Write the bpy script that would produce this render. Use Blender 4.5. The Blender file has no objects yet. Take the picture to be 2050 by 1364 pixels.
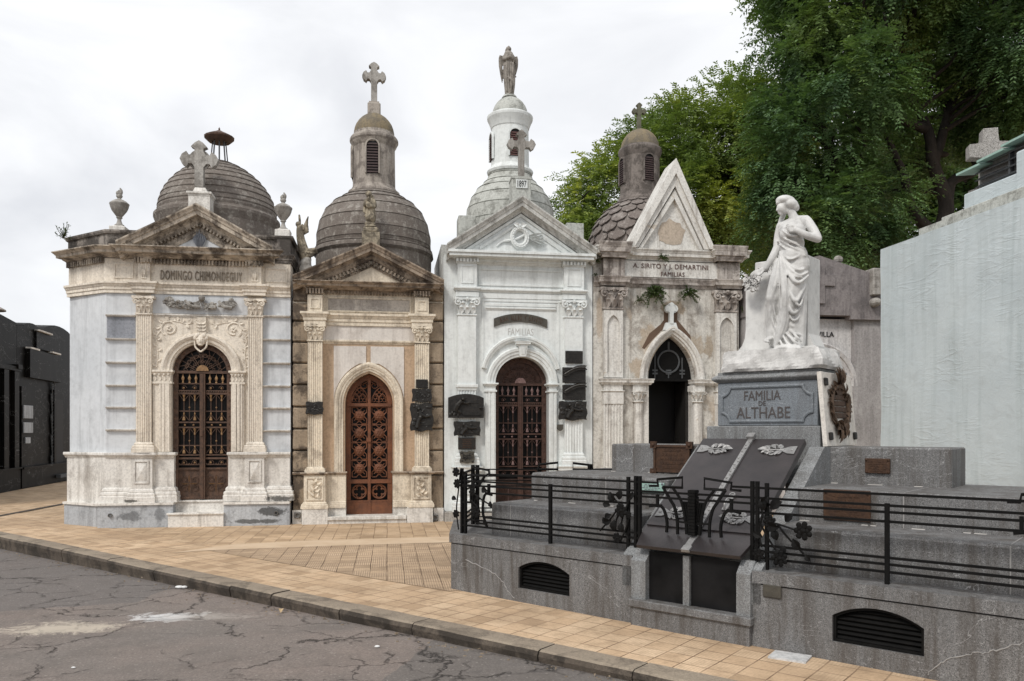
import bpy, bmesh, math, random
import numpy as np
from mathutils import Vector, Matrix, Quaternion
random.seed(7)
rng = np.random.default_rng(11)
SC = bpy.context.scene
COL = SC.collection
PI = math.pi
F_PX, CX, HY, EYE = 1570.0, 1025.0, 862.0, 1.6      # photo calibration (2050 wide)

# ------------------------------------------------------------------ frames
class Frame:
    """A vertical plane standing in the world: x along it, y into it, z up."""
    def __init__(s, ox, oy, deg):
        s.ox, s.oy, s.a = ox, oy, math.radians(deg)
        s.u = (math.cos(s.a), math.sin(s.a)); s.v = (-math.sin(s.a), math.cos(s.a))
    def s_at(s, px, d=0.0):
        r = (px - CX) / F_PX
        ox, oy = s.ox + s.v[0]*d, s.oy + s.v[1]*d
        return (r*oy - ox) / (s.u[0] - r*s.u[1])
    def depth(s, px, d=0.0):
        x = s.s_at(px, d)
        return s.oy + s.v[1]*d + s.u[1]*x
    def z_at(s, px, py, d=0.0):
        return EYE + (HY - py) * s.depth(px, d) / F_PX
    def P(s, px, py, d=0.0):
        return s.s_at(px, d), s.z_at(px, py, d)
    def world(s, x, y, z=0.0):
        return Vector((s.ox + s.u[0]*x + s.v[0]*y, s.oy + s.u[1]*x + s.v[1]*y, z))
ROW = Frame(-6.82, 12.90, 9.0)
TOMB = Frame(-0.618, 7.95, -41.0)

# ------------------------------------------------------------------ objects
def tag(o, label=None, cat=None, group=None, kind=None):
    if label: o['label'] = label
    if cat: o['category'] = cat
    if group: o['group'] = group
    if kind: o['kind'] = kind
    return o
def empty(name, loc=(0,0,0), rz=0.0, label=None, cat=None, group=None, parent=None):
    o = bpy.data.objects.new(name, None); COL.objects.link(o)
    o.location = loc; o.rotation_euler = (0, 0, rz); o.empty_display_size = .2
    if parent: o.parent = parent
    return tag(o, label, cat, group)
def link(name, me, mat=None, parent=None, smooth=None):
    o = bpy.data.objects.new(name, me); COL.objects.link(o)
    if mat is not None:
        for m in (mat if isinstance(mat, (list, tuple)) else [mat]): me.materials.append(m)
    if parent: o.parent = parent
    if smooth is not None:
        me.polygons.foreach_set('use_smooth', [True]*len(me.polygons))
        if smooth < 180: me.set_sharp_from_angle(angle=math.radians(smooth))
    return o
def copy_tree(o, parent=None):
    c = o.copy(); COL.objects.link(c)
    if parent: c.parent = parent
    for ch in o.children: copy_tree(ch, c)
    return c

SPLIT = set('base_wall dado rustic_blocks plinth plinth_slab ledge dado_cap pedestal jamb corner_block drain_pipe scroll_relief frieze_block flank_wall pilaster marble_wall marble_slab impost shadow_groove coping lower_panel mortar_joint bracket rosette pale_strip dentils finial ornament louvre trim'.split())
class B:
    """collects shapes, then links them as ONE mesh object"""
    def __init__(s): s.bm = bmesh.new()
    def face(s, vs):
        try: return s.bm.faces.new(vs)
        except ValueError: return None
    def quad(s, pts): return s.face([s.bm.verts.new(p) for p in pts])
    def box(s, x0, x1, y0, y1, z0, z1, bev=0.0):
        v = [s.bm.verts.new((x, y, z)) for x in (x0, x1) for y in (y0, y1) for z in (z0, z1)]
        fs = [s.face([v[i] for i in q]) for q in ((0,1,3,2),(4,6,7,5),(0,4,5,1),(2,3,7,6),(0,2,6,4),(1,5,7,3))]
        if bev > 0:
            es = list({e for f in fs for e in f.edges})
            bmesh.ops.bevel(s.bm, geom=es, offset=bev, segments=1, affect='EDGES', profile=.5)
        return s
    def obox(s, c, ax, ay, az, hx, hy, hz):
        c, ax, ay, az = Vector(c), Vector(ax).normalized(), Vector(ay).normalized(), Vector(az).normalized()
        v = [s.bm.verts.new(c + ax*i*hx + ay*j*hy + az*k*hz) for i in (-1,1) for j in (-1,1) for k in (-1,1)]
        for q in ((0,1,3,2),(4,6,7,5),(0,4,5,1),(2,3,7,6),(0,2,6,4),(1,5,7,3)): s.face([v[i] for i in q])
        return s
    def frust(s, x0,x1,y0,y1,z0, X0,X1,Y0,Y1,z1):
        v = [s.bm.verts.new(p) for p in ((x0,y0,z0),(x1,y0,z0),(x1,y1,z0),(x0,y1,z0),(X0,Y0,z1),(X1,Y0,z1),(X1,Y1,z1),(X0,Y1,z1))]
        for q in ((3,2,1,0),(4,5,6,7),(0,1,5,4),(1,2,6,5),(2,3,7,6),(3,0,4,7)): s.face([v[i] for i in q])
        return s
    def prism(s, pts, t0, t1, ax='y', cap=True, slope=None):
        """extrude a 2-D polygon; ax='y': pts are (x,z); ax='z': pts are (x,y); ax='x': pts are (y,z)"""
        def m(p, t): return {'y': (p[0], t, p[1]), 'z': (p[0], p[1], t), 'x': (t, p[0], p[1])}[ax]
        a = [s.bm.verts.new(m(p, t0)) for p in pts]; b = [s.bm.verts.new(m(p, t1)) for p in pts]
        n = len(pts)
        for i in range(n): s.face([a[i], a[(i+1) % n], b[(i+1) % n], b[i]])
        if cap: s.face(a); s.face(list(reversed(b)))
        return s
    def sweep(s, path, prof, mp, closed=False, caps=True):
        """sweep prof [(n, t)] along a planar path [(a, b)]; n = offset to the LEFT-hand normal, t = off plane; mp(a,b,t)->xyz"""
        n = len(path); rows = []
        for i in range(n):
            p = Vector(path[i]).to_2d()
            pr = Vector(path[i-1]).to_2d() if (i > 0 or closed) else None
            nx = Vector(path[(i+1) % n]).to_2d() if (i < n-1 or closed) else None
            d1 = (p - pr).normalized() if pr is not None else (nx - p).normalized()
            d2 = (nx - p).normalized() if nx is not None else d1
            n1, n2 = Vector((-d1.y, d1.x)), Vector((-d2.y, d2.x))
            m = (n1 + n2); m = m.normalized() if m.length > 1e-6 else n1
            k = 1.0 / max(.25, m.dot(n1))
            rows.append([s.bm.verts.new(mp(p.x + m.x*k*q[0], p.y + m.y*k*q[0], q[1])) for q in prof])
        L = len(prof)
        rng_ = range(n) if closed else range(n-1)
        for i in rng_:
            a, b = rows[i], rows[(i+1) % n]
            for j in range(L):
                s.face([a[j], a[(j+1) % L], b[(j+1) % L], b[j]])
        if caps and not closed: s.face(rows[0]); s.face(list(reversed(rows[-1])))
        return s
    def hmold(s, path, prof, closed=False):
        """horizontal moulding: path (x,y) with the outside on its RIGHT when walking +x along the front; prof [(out, z)]"""
        return s.sweep(path, [(-o, z) for o, z in prof], lambda a, b, t: (a, b, t), closed)
    def vmold(s, path, prof, y0=0.0, closed=False):
        """moulding in the facade plane: path (x,z), prof [(n, out)]"""
        return s.sweep(path, prof, lambda a, b, t: (a, y0 - t, b), closed)
    def lathe(s, c, prof, seg=24, a0=0.0, a1=2*PI, sy=1.0):
        full = abs(a1 - a0 - 2*PI) < 1e-6
        k = seg if full else seg+1
        rows = []
        for r, z in prof:
            if r < 1e-5: rows.append([s.bm.verts.new((c[0], c[1], c[2]+z))]*k)
            else: rows.append([s.bm.verts.new((c[0]+r*math.cos(a0+(a1-a0)*i/seg), c[1]+sy*r*math.sin(a0+(a1-a0)*i/seg), c[2]+z)) for i in range(k)])
        for a, b in zip(rows, rows[1:]):
            for i in range(k if full else k-1):
                vs = []
                for v in (a[i], a[(i+1) % k], b[(i+1) % k], b[i]):
                    if v not in vs: vs.append(v)
                if len(vs) > 2: s.face(vs)
        return s
    def tube(s, pts, r, seg=6, caps=True, closed=False):
        pts = [Vector(p) for p in pts]
        if len(pts) < 2: return s
        rr = r if isinstance(r, (list, tuple)) else [r]*len(pts)
        n = len(pts); rows = []; ref = None
        for i in range(n):
            if closed: d = pts[(i+1) % n] - pts[i-1]
            else: d = pts[min(i+1, n-1)] - pts[max(i-1, 0)]
            if d.length < 1e-9: d = Vector((0,0,1))
            d.normalize()
            if ref is None:
                ref = d.orthogonal().normalized()
                if seg == 4: 
                    up = Vector((0,0,1)) if abs(d.z) < .9 else Vector((0,1,0))
                    ref = (up - d*up.dot(d)).normalized(); q = d.cross(ref); ref = (ref + q).normalized()
            ref = (ref - d*ref.dot(d))
            ref = ref.normalized() if ref.length > 1e-6 else d.orthogonal().normalized()
            q = d.cross(ref)
            rows.append([s.bm.verts.new(pts[i] + (ref*math.cos(2*PI*j/seg) + q*math.sin(2*PI*j/seg))*rr[i]) for j in range(seg)])
        for i in range(n if closed else n-1):
            a, b = rows[i], rows[(i+1) % n]
            for j in range(seg): s.face([a[j], a[(j+1) % seg], b[(j+1) % seg], b[j]])
        if caps and not closed: s.face(list(reversed(rows[0]))); s.face(rows[-1])
        return s
    def ball(s, c, r, sx=1, sy=1, sz=1, u=10, v=7, rot=None):
        M = Matrix.Translation(Vector(c)) @ (rot.to_4x4() if rot is not None else Matrix.Identity(4)) @ Matrix.Diagonal((r*sx, r*sy, r*sz, 1))
        bmesh.ops.create_uvsphere(s.bm, u_segments=u, v_segments=v, radius=1, matrix=M)
        return s
    def leaf(s, c, d, n, L, W, curl=.25, th=0.0):
        """a pointed, slightly folded leaf from c along d with face normal n"""
        c, d = Vector(c), Vector(d).normalized(); n = Vector(n); n = (n - d*n.dot(d))
        n = n.normalized() if n.length > 1e-6 else d.orthogonal().normalized(); w = d.cross(n)
        st = ((0,.12),(.3,.85),(.55,1.0),(.8,.6),(1,0.02)); rows = []
        for t, q in st:
            p = c + d*(L*t) + n*(curl*L*t*(1-t)*2)
            rows.append([s.bm.verts.new(p + w*(-W*q) + n*(.12*L*q)), s.bm.verts.new(p), s.bm.verts.new(p + w*(W*q) + n*(.12*L*q))])
        for a, b in zip(rows, rows[1:]):
            s.face([a[0], a[1], b[1], b[0]]); s.face([a[1], a[2], b[2], b[1]])
        return s
    def xf(s, M):
        bmesh.ops.transform(s.bm, matrix=M, verts=s.bm.verts); return s
    def mesh(s, name, weld=False):
        if weld: bmesh.ops.remove_doubles(s.bm, verts=s.bm.verts, dist=1e-5)
        bmesh.ops.recalc_face_normals(s.bm, faces=s.bm.faces)
        me = bpy.data.meshes.new(name); s.bm.to_mesh(me); s.bm.free(); return me
    def split(s, gap=.03):
        """separate pieces standing apart along x become separate collectors"""
        bm = s.bm; bm.verts.ensure_lookup_table(); seen = set(); comps = []
        for v in bm.verts:
            if v in seen: continue
            st = [v]; seen.add(v); vs = []
            while st:
                q = st.pop(); vs.append(q)
                for e in q.link_edges:
                    o = e.other_vert(q)
                    if o not in seen: seen.add(o); st.append(o)
            lo = [min(q.co[k] for q in vs) - gap/2 for k in range(3)]; hi = [max(q.co[k] for q in vs) + gap/2 for k in range(3)]; comps.append((lo, hi, vs))
        par = list(range(len(comps)))
        def root(i):
            while par[i] != i: par[i] = par[par[i]]; i = par[i]
            return i
        for i, a in enumerate(comps):
            for j in range(i):
                c = comps[j]
                if all(a[0][k] <= c[1][k] and c[0][k] <= a[1][k] for k in range(3)): par[root(i)] = root(j)
        d = {}
        for i, c in enumerate(comps): d.setdefault(root(i), []).extend(c[2])
        gr = [(0, v) for v in d.values()]
        out = []
        for _, vs in gr:
            n = B(); mp = {v: n.bm.verts.new(v.co) for v in vs}; fs = {f for v in vs for f in v.link_faces}
            for f in fs: n.face([mp[v] for v in f.verts])
            out.append(n)
        return out
    def build(s, name, mat, parent=None, smooth=None, label=None, weld=False):
        if name in SPLIT:
            parts = s.split()
            if len(parts) > 1:
                s.bm.free(); return [p.build1(name, mat, parent, smooth, weld) for p in parts][0]
        return s.build1(name, mat, parent, smooth, weld)
    def build1(s, name, mat, parent=None, smooth=None, weld=False):
        return link(name, s.mesh(name, weld), mat, parent, smooth)

def arc(cx, cz, r, a0, a1, n=16, rz=None):
    rz = r if rz is None else rz
    return [(cx + r*math.cos(math.radians(a0+(a1-a0)*i/n)), cz + rz*math.sin(math.radians(a0+(a1-a0)*i/n))) for i in range(n+1)]
def pointed(x0, x1, zs, za, n=10):
    """pointed arch from (x0,zs) over the apex to (x1,zs): two circular arcs"""
    h = (x1-x0)/2; H = za - zs; cx = (x0+x1)/2
    R = (h*h + H*H)/(2*h)                       # radius of each arc, centre on the springing line
    th = math.asin(min(1, H/R)) if R >= h else PI/2
    L = [(x0 + R - R*math.cos(th*i/n), zs + R*math.sin(th*i/n)) for i in range(n+1)]
    Rr = [(x0 + x1 - p[0], p[1]) for p in reversed(L[:-1])]
    return L + Rr
def spiral(cx, cz, r0, r1, a0, turns, n=18):
    return [(cx + (r0+(r1-r0)*i/n)*math.cos(a0+2*PI*turns*i/n), cz + (r0+(r1-r0)*i/n)*math.sin(a0+2*PI*turns*i/n)) for i in range(n+1)]
def spline(pts, n=8):
    pts = [Vector(p) for p in pts]; out = []
    for i in range(len(pts)-1):
        p0, p1, p2, p3 = pts[max(i-1,0)], pts[i], pts[i+1], pts[min(i+2, len(pts)-1)]
        for k in range(n):
            t = k/n
            out.append(.5*((2*p1) + (-p0+p2)*t + (2*p0-5*p1+4*p2-p3)*t*t + (-p0+3*p1-3*p2+p3)*t*t*t))
    out.append(pts[-1]); return out

_dg = None
def text_mesh(body, height, width=None, depth=.012, spacing=1.0):
    """letters standing in the xz plane, facing -y, centred at the origin; returns a mesh"""
    cu = bpy.data.curves.new('letters', 'FONT'); cu.body = body; cu.align_x = 'CENTER'; cu.align_y = 'CENTER'
    cu.size = 1.0; cu.extrude = .5; cu.resolution_u = 3; cu.space_character = spacing; cu.space_line = .9
    ob = bpy.data.objects.new('letters_tmp', cu); COL.objects.link(ob)
    dg = bpy.context.evaluated_depsgraph_get()
    me = bpy.data.meshes.new_from_object(ob.evaluated_get(dg)); bpy.data.objects.remove(ob)
    co = np.empty(len(me.vertices)*3); me.vertices.foreach_get('co', co); co = co.reshape(-1, 3)
    lo, hi = co.min(0), co.max(0)
    kz = height/(hi[1]-lo[1]); kx = (width/(hi[0]-lo[0])) if width else kz
    out = np.stack([(co[:,0]-(lo[0]+hi[0])/2)*kx, -co[:,2]*depth*1.0, (co[:,1]-(lo[1]+hi[1])/2)*kz], 1)
    me.vertices.foreach_set('co', out.ravel()); me.update()
    return me
def merge_meshes(name, items):
    """items: (mesh, Matrix) -> one mesh"""
    bm = bmesh.new()
    for me, M in items:
        t = bmesh.new(); t.from_mesh(me); t.transform(M); tmp = bpy.data.meshes.new('t'); t.to_mesh(tmp); t.free()
        bm.from_mesh(tmp); bpy.data.meshes.remove(tmp)
    out = bpy.data.meshes.new(name); bm.to_mesh(out); bm.free(); return out
def sculpt(b, voxel=.012, smooth=4, name='figure', decim=None):
    """fuse the collected volumes into one continuous skin"""
    me = b.mesh(name); ob = bpy.data.objects.new('sculpt_tmp', me); COL.objects.link(ob)
    m = ob.modifiers.new('r', 'REMESH'); m.mode = 'VOXEL'; m.voxel_size = voxel; m.adaptivity = 0
    if smooth:
        q = ob.modifiers.new('s', 'SMOOTH'); q.factor = .5; q.iterations = smooth
    if decim:
        q = ob.modifiers.new('d', 'DECIMATE'); q.ratio = decim
    dg = bpy.context.evaluated_depsgraph_get(); dg.update()
    out = bpy.data.meshes.new_from_object(ob.evaluated_get(dg)); out.name = name
    bpy.data.objects.remove(ob); return out
# ------------------------------------------------------------------ materials
class N:
    def __init__(s, name):
        s.m = bpy.data.materials.new(name); s.m.use_nodes = True; s.t = s.m.node_tree; s.t.nodes.clear()
        s.out = s.t.nodes.new('ShaderNodeOutputMaterial')
        s.geo = s.t.nodes.new('ShaderNodeNewGeometry'); s.pos = s.geo.outputs['Position']
    def n(s, typ, **kw):
        nd = s.t.nodes.new(typ)
        for k, v in kw.items():
            if k.startswith('i_'): 
                key = k[2:]; nd.inputs[int(key) if key.isdigit() else key.replace('_', ' ')].default_value = v
            else: setattr(nd, k, v)
        return nd
    def l(s, a, b): s.t.links.new(a, b); return s
    def scale(s, vec, sc, off=(0,0,0), rot=(0,0,0)):
        m = s.n('ShaderNodeMapping'); m.inputs['Scale'].default_value = sc; m.inputs['Location'].default_value = off; m.inputs['Rotation'].default_value = rot
        s.l(vec, m.inputs['Vector']); return m.outputs['Vector']
    def noise(s, vec, sc, detail=4, rough=.6, dist=0.0):
        nd = s.n('ShaderNodeTexNoise'); nd.inputs['Scale'].default_value = sc; nd.inputs['Detail'].default_value = detail
        nd.inputs['Roughness'].default_value = rough; nd.inputs['Distortion'].default_value = dist
        s.l(vec, nd.inputs['Vector']); return nd.outputs['Fac']
    def ramp(s, fac, stops):
        nd = s.n('ShaderNodeValToRGB'); e = nd.color_ramp.elements
        while len(e) < len(stops): e.new(.5)
        for q, (p, c) in zip(e, stops):
            q.position = p; q.color = (c, c, c, 1) if isinstance(c, (int, float)) else (*c, 1)
        s.l(fac, nd.inputs['Fac']); return nd.outputs['Color']
    def mix(s, fac, a, b, mode='MIX'):
        nd = s.n('ShaderNodeMix', data_type='RGBA', blend_type=mode)
        for sock, v in ((nd.inputs['Factor'], fac), (nd.inputs['A'], a), (nd.inputs['B'], b)):
            if isinstance(v, (int, float)): sock.default_value = v if sock.type == 'VALUE' else (v, v, v, 1)
            elif isinstance(v, tuple): sock.default_value = (*v, 1)
            else: s.l(v, sock)
        return nd.outputs['Result']
    def math(s, op, a, b=None, clamp=False):
        nd = s.n('ShaderNodeMath', operation=op, use_clamp=clamp)
        for k, v in enumerate((a, b)):
            if v is None: continue
            if isinstance(v, (int, float)): nd.inputs[k].default_value = v
            else: s.l(v, nd.inputs[k])
        return nd.outputs[0]
    def bump(s, h, strength=.3, dist=.02, normal=None):
        nd = s.n('ShaderNodeBump'); nd.inputs['Strength'].default_value = strength; nd.inputs['Distance'].default_value = dist
        s.l(h, nd.inputs['Height'])
        if normal is not None: s.l(normal, nd.inputs['Normal'])
        return nd.outputs['Normal']
    def bsdf(s, col, rough=.8, normal=None, metal=0.0, spec=.4):
        p = s.n('ShaderNodeBsdfPrincipled')
        for sock, v in ((p.inputs['Base Color'], col), (p.inputs['Roughness'], rough), (p.inputs['Metallic'], metal)):
            if isinstance(v, (int, float)): sock.default_value = v
            elif isinstance(v, tuple): sock.default_value = (*v, 1)
            else: s.l(v, sock)
        p.inputs['Specular IOR Level'].default_value = spec
        if normal is not None: s.l(normal, p.inputs['Normal'])
        s.l(p.outputs[0], s.out.inputs['Surface']); return p

def stone(name, base, alt, grime, streak=.4, patch=.4, patch_sc=1.6, patch_cut=.55, vary=.8, bump=.25, rough=.85, fine=28, patches=None, streak_cut=.50, blots=None, grain=.8):
    """weathered masonry: tonal drift, run-off streaks (long in z), grime blotches, grain, optional fallen-paint patches"""
    s = N(name); p = s.pos
    drift = s.noise(p, .9*vary, 5, .6)
    col = s.mix(s.ramp(drift, [(.3, 0.0), (.72, 1.0)]), base, alt)
    sp = s.scale(p, (7.0, 7.0, .55))
    st = s.noise(sp, 1.0, 6, .68, .4)
    stm = s.math('MULTIPLY', s.ramp(st, [(streak_cut-.02, 0.0), (streak_cut+.15, 1.0)]), min(1, streak*1.35))
    col = s.mix(stm, col, grime)
    bl = s.noise(p, patch_sc, 8, .7, .3)
    blm = s.math('MULTIPLY', s.ramp(bl, [(patch_cut-.02, 0.0), (patch_cut+.08, 1.0)]), min(1, patch*1.25))
    col = s.mix(blm, col, grime)
    if patches:                                       # render fallen away, showing the coat below
        for (pc, psc, cut, amt) in patches:
            q = s.noise(s.scale(p, (1,1,.8), (3.1*psc, 1.7, 5.3)), psc, 7, .62, .6)
            col = s.mix(s.math('MULTIPLY', s.ramp(q, [(cut, 0.0), (cut+.025, 1.0)]), amt), col, pc)
    for (c, r, bc, amt) in (blots or []):
        v = s.n('ShaderNodeVectorMath', operation='SUBTRACT'); s.l(p, v.inputs[0]); v.inputs[1].default_value = c
        q = s.n('ShaderNodeVectorMath', operation='LENGTH'); s.l(s.scale(v.outputs[0], (1/r[0], 1/r[0], 1/r[1])), q.inputs[0])
        f = s.math('SUBTRACT', s.math('ADD', s.math('MULTIPLY', s.noise(p, 4.5, 9, .78, .5), 2.6), -.45), q.outputs['Value'])
        col = s.mix(s.math('MULTIPLY', s.ramp(f, [(0.0, 0.0), (.25, 1.0)]), amt), col, bc)
    gr = s.noise(p, fine, 6, .75)
    col = s.mix(grain, col, s.ramp(gr, [(.25, .5), (.52, 1.0), (.8, 1.25)]), 'MULTIPLY')
    sm = s.noise(p, 90, 3, .6)
    h = s.math('ADD', s.math('MULTIPLY', gr, .7), s.math('MULTIPLY', sm, .3))
    s.bsdf(col, rough, s.bump(h, bump, .03), spec=.3)
    return s.m
def granite(name, base, speck, dark, streak=.35, rough=.55, scale=1.0, spec=.35):
    s = N(name); p = s.pos
    v = s.n('ShaderNodeTexVoronoi'); v.inputs['Scale'].default_value = 210*scale; s.l(p, v.inputs['Vector'])
    g = s.ramp(v.outputs['Color'], [(.1, dark), (.45, base), (.7, base), (.95, speck)])
    n2 = s.noise(p, 60*scale, 5, .8)
    g = s.mix(.7, g, s.ramp(n2, [(.3, .5), (.5, 1.0), (.75, 1.35)]), 'MULTIPLY')
    d = s.noise(p, 1.4, 6, .7)
    g = s.mix(s.math('MULTIPLY', s.ramp(d, [(.4, 0.0), (.7, 1.0)]), .45), g, tuple(x*.6 for x in base))
    st = s.noise(s.scale(p, (6, 6, .5)), 1.1, 6, .7, .5)
    g = s.mix(s.math('MULTIPLY', s.ramp(st, [(.44, 0.0), (.62, 1.0)]), streak), g, (.058, .047, .038))
    s2 = s.noise(s.scale(p, (15, 15, 1.1), (3, 8, 1)), 1.0, 5, .7, .3)
    g = s.mix(s.math('MULTIPLY', s.math('MULTIPLY', s.ramp(s2, [(.52, 0.0), (.66, 1.0)]), s.ramp(d, [(.42, 0.0), (.58, 1.0)])), min(1, streak)), g, (.045, .035, .027))
    ve = s.noise(s.scale(p, (.7, .7, 1.6), (9, 2, 4), (.3, .5, .2)), 1.0, 6, .6, .8)
    vein = s.math('COMPARE', ve, .52); vein.node.inputs[2].default_value = .0012
    g = s.mix(s.math('MULTIPLY', vein, .35), g, (.6, .6, .6))
    s.bsdf(g, rough, s.bump(n2, .12, .01), spec=spec)
    return s.m
def metal(name, base, alt, rough=.55, metallic=.6, sc=14, bump=.25, spec=.5):
    s = N(name); n1 = s.noise(s.pos, sc, 6, .7)
    c = s.mix(s.ramp(n1, [(.35, 0.0), (.65, 1.0)]), base, alt)
    n2 = s.noise(s.pos, 70, 4, .7)
    s.bsdf(c, s.math('ADD', s.math('MULTIPLY', n1, .25), rough-.12), s.bump(n2, bump, .01), metallic, spec)
    return s.m
def plain(name, c, rough=.8, spec=.3):
    s = N(name); n1 = s.noise(s.pos, 6, 5, .6)
    s.bsdf(s.mix(.6, c, s.ramp(n1, [(.3, .75), (.7, 1.1)]), 'MULTIPLY'), rough, spec=spec); return s.m

M = {}
# first mausoleum: cool marble slabs, cream carved stone
M['marble_slab'] = stone('grey_marble_slabs', (.64,.655,.67), (.545,.565,.585), (.31,.32,.33), .30, .30, 1.3, .56, bump=.06, rough=.5, fine=9, grain=.35)
M['marble_dark'] = stone('bluish_marble_panel', (.26,.275,.31), (.33,.34,.37), (.16,.17,.19), .4, .3, 2.0, .5, bump=.05, rough=.5)
def RB(px, py, d, rx, rz, col, amt, fr=None):
    fr = fr or ROW; return (tuple(fr.world(fr.s_at(px, d), d, fr.z_at(px, py, d))), (rx, rz), col, amt)
M['plinth_marble'] = stone('stained_plinth_marble', (.47,.49,.51), (.33,.35,.375), (.10,.10,.10), .3, .5, 1.7, .6, bump=.08, rough=.55, blots=[RB(545, 1024, 0, .33, .09, (.05,.05,.05), .85), RB(505, 1044, 0, .5, .05, (.06,.06,.055), .8), RB(262, 1035, 0, .22, .12, (.10,.105,.11), .7), RB(320, 1030, 0, .12, .14, (.17,.18,.19), .7), RB(148, 1030, .3, .2, .1, (.2,.21,.22), .6)])
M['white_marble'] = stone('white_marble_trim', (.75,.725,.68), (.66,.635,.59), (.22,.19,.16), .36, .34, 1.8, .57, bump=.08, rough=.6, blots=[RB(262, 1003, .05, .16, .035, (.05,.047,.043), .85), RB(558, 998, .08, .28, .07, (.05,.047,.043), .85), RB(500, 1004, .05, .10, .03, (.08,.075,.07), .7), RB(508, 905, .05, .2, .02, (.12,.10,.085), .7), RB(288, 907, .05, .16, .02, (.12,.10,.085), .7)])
M['cream'] = stone('cream_carved_stone', (.78,.705,.60), (.71,.65,.565), (.30,.245,.19), .36, .30, 2.0, .58, bump=.12)
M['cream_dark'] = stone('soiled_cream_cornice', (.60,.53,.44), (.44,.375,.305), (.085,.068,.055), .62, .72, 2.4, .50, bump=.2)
M['cream_letter'] = stone('shaded_cream_lettering', (.36,.305,.24), (.27,.225,.18), (.12,.1,.08), .3, .3, 3, .5, bump=.1)  # cream letters coloured darker, in place of their shadow outlines
M['parapet'] = stone('soot_stained_parapet', (.36,.325,.29), (.20,.175,.155), (.06,.052,.046), .8, .75, 2.4, .47, bump=.25)
M['dome_brown'] = stone('lichen_brown_dome', (.20,.172,.15), (.13,.11,.095), (.36,.335,.30), .22, .6, 9.0, .54, bump=.6, fine=30)
M['stone_grey'] = stone('weathered_grey_stone', (.42,.405,.375), (.33,.31,.285), (.13,.115,.10), .5, .5, 3.0, .5, bump=.25)
# second
M['buff'] = stone('buff_limestone', (.75,.67,.545), (.67,.59,.475), (.24,.19,.14), .4, .40, 2.4, .55, bump=.15)
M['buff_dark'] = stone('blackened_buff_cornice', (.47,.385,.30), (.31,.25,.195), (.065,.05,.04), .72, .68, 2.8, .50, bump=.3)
M['tan'] = stone('tan_render', (.50,.365,.25), (.455,.335,.235), (.25,.185,.13), .25, .2, 2.0, .58, bump=.1)
M['rustic'] = stone('brown_rustic_blocks', (.36,.285,.205), (.26,.205,.15), (.085,.066,.05), .35, .75, 2.6, .51, bump=.4)
M['pale_panel'] = stone('pale_lilac_marble', (.67,.625,.575), (.60,.565,.525), (.34,.29,.25), .35, .35, 2.0, .57, bump=.05, rough=.55, grain=.4)
M['frieze_slate'] = stone('stained_frieze_panel', (.40,.365,.325), (.29,.26,.235), (.56,.51,.45), .5, .6, 3, .50, bump=.1)
M['lantern_stone'] = stone('streaked_lantern_stone', (.46,.42,.37), (.35,.31,.27), (.12,.10,.088), .6, .5, 4.0, .52, bump=.35)
M['lantern_dark'] = stone('dark_lantern_stone', (.235,.205,.185), (.165,.143,.128), (.07,.06,.053), .6, .6, 4.0, .49, bump=.4)
M['lichen'] = stone('yellow_lichen_cupola', (.26,.205,.12), (.19,.16,.115), (.12,.11,.095), .4, .5, 4.0, .5, bump=.4)
# third
M['white_plaster'] = stone('white_painted_plaster', (.735,.76,.75), (.665,.69,.68), (.36,.37,.35), .28, .16, 1.5, .62, bump=.05, rough=.7, fine=14, grain=.4)
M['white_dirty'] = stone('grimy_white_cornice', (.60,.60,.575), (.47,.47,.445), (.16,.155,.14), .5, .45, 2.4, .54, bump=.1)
M['dome_white'] = stone('grey_white_dome', (.50,.51,.475), (.42,.43,.40), (.20,.20,.18), .35, .6, 6, .53, bump=.25, fine=30)
# fourth
TAN_ = (.43,.355,.275)
M['peeling'] = stone('peeling_white_render', (.64,.62,.575), (.56,.54,.495), (.23,.20,.17), .55, .5, 3.6, .51, bump=.25,
                     patches=[((.45,.385,.31), 1.1, .58, .7)], blots=[RB(1305, 690, .22, .32, .42, TAN_, .9), RB(1390, 700, .22, .24, .42, (.41,.345,.27), .85), RB(1350, 615, .22, .34, .16, (.29,.235,.175), .9), RB(1277, 735, .22, .2, .25, TAN_, .85), RB(1420, 690, .22, .12, .3, (.34,.28,.21), .8), RB(1200, 640, .22, .08, .5, (.42,.34,.26), .7), RB(1222, 860, .22, .10, .3, (.40,.31,.23), .7)])
M['peeling_light'] = stone('chalky_render', (.71,.695,.66), (.635,.62,.58), (.27,.24,.21), .45, .35, 3.0, .56, bump=.2, patches=[((.42,.34,.25), 1.6, .64, .7)])
M['mauve_stone'] = stone('mauve_stained_stone', (.50,.46,.42), (.36,.32,.29), (.12,.098,.086), .6, .6, 4.2, .50, bump=.35)
M['dome_mauve'] = stone('mauve_scale_dome', (.20,.17,.155), (.13,.112,.10), (.35,.32,.295), .25, .6, 8, .54, bump=.6, fine=30)
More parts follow.
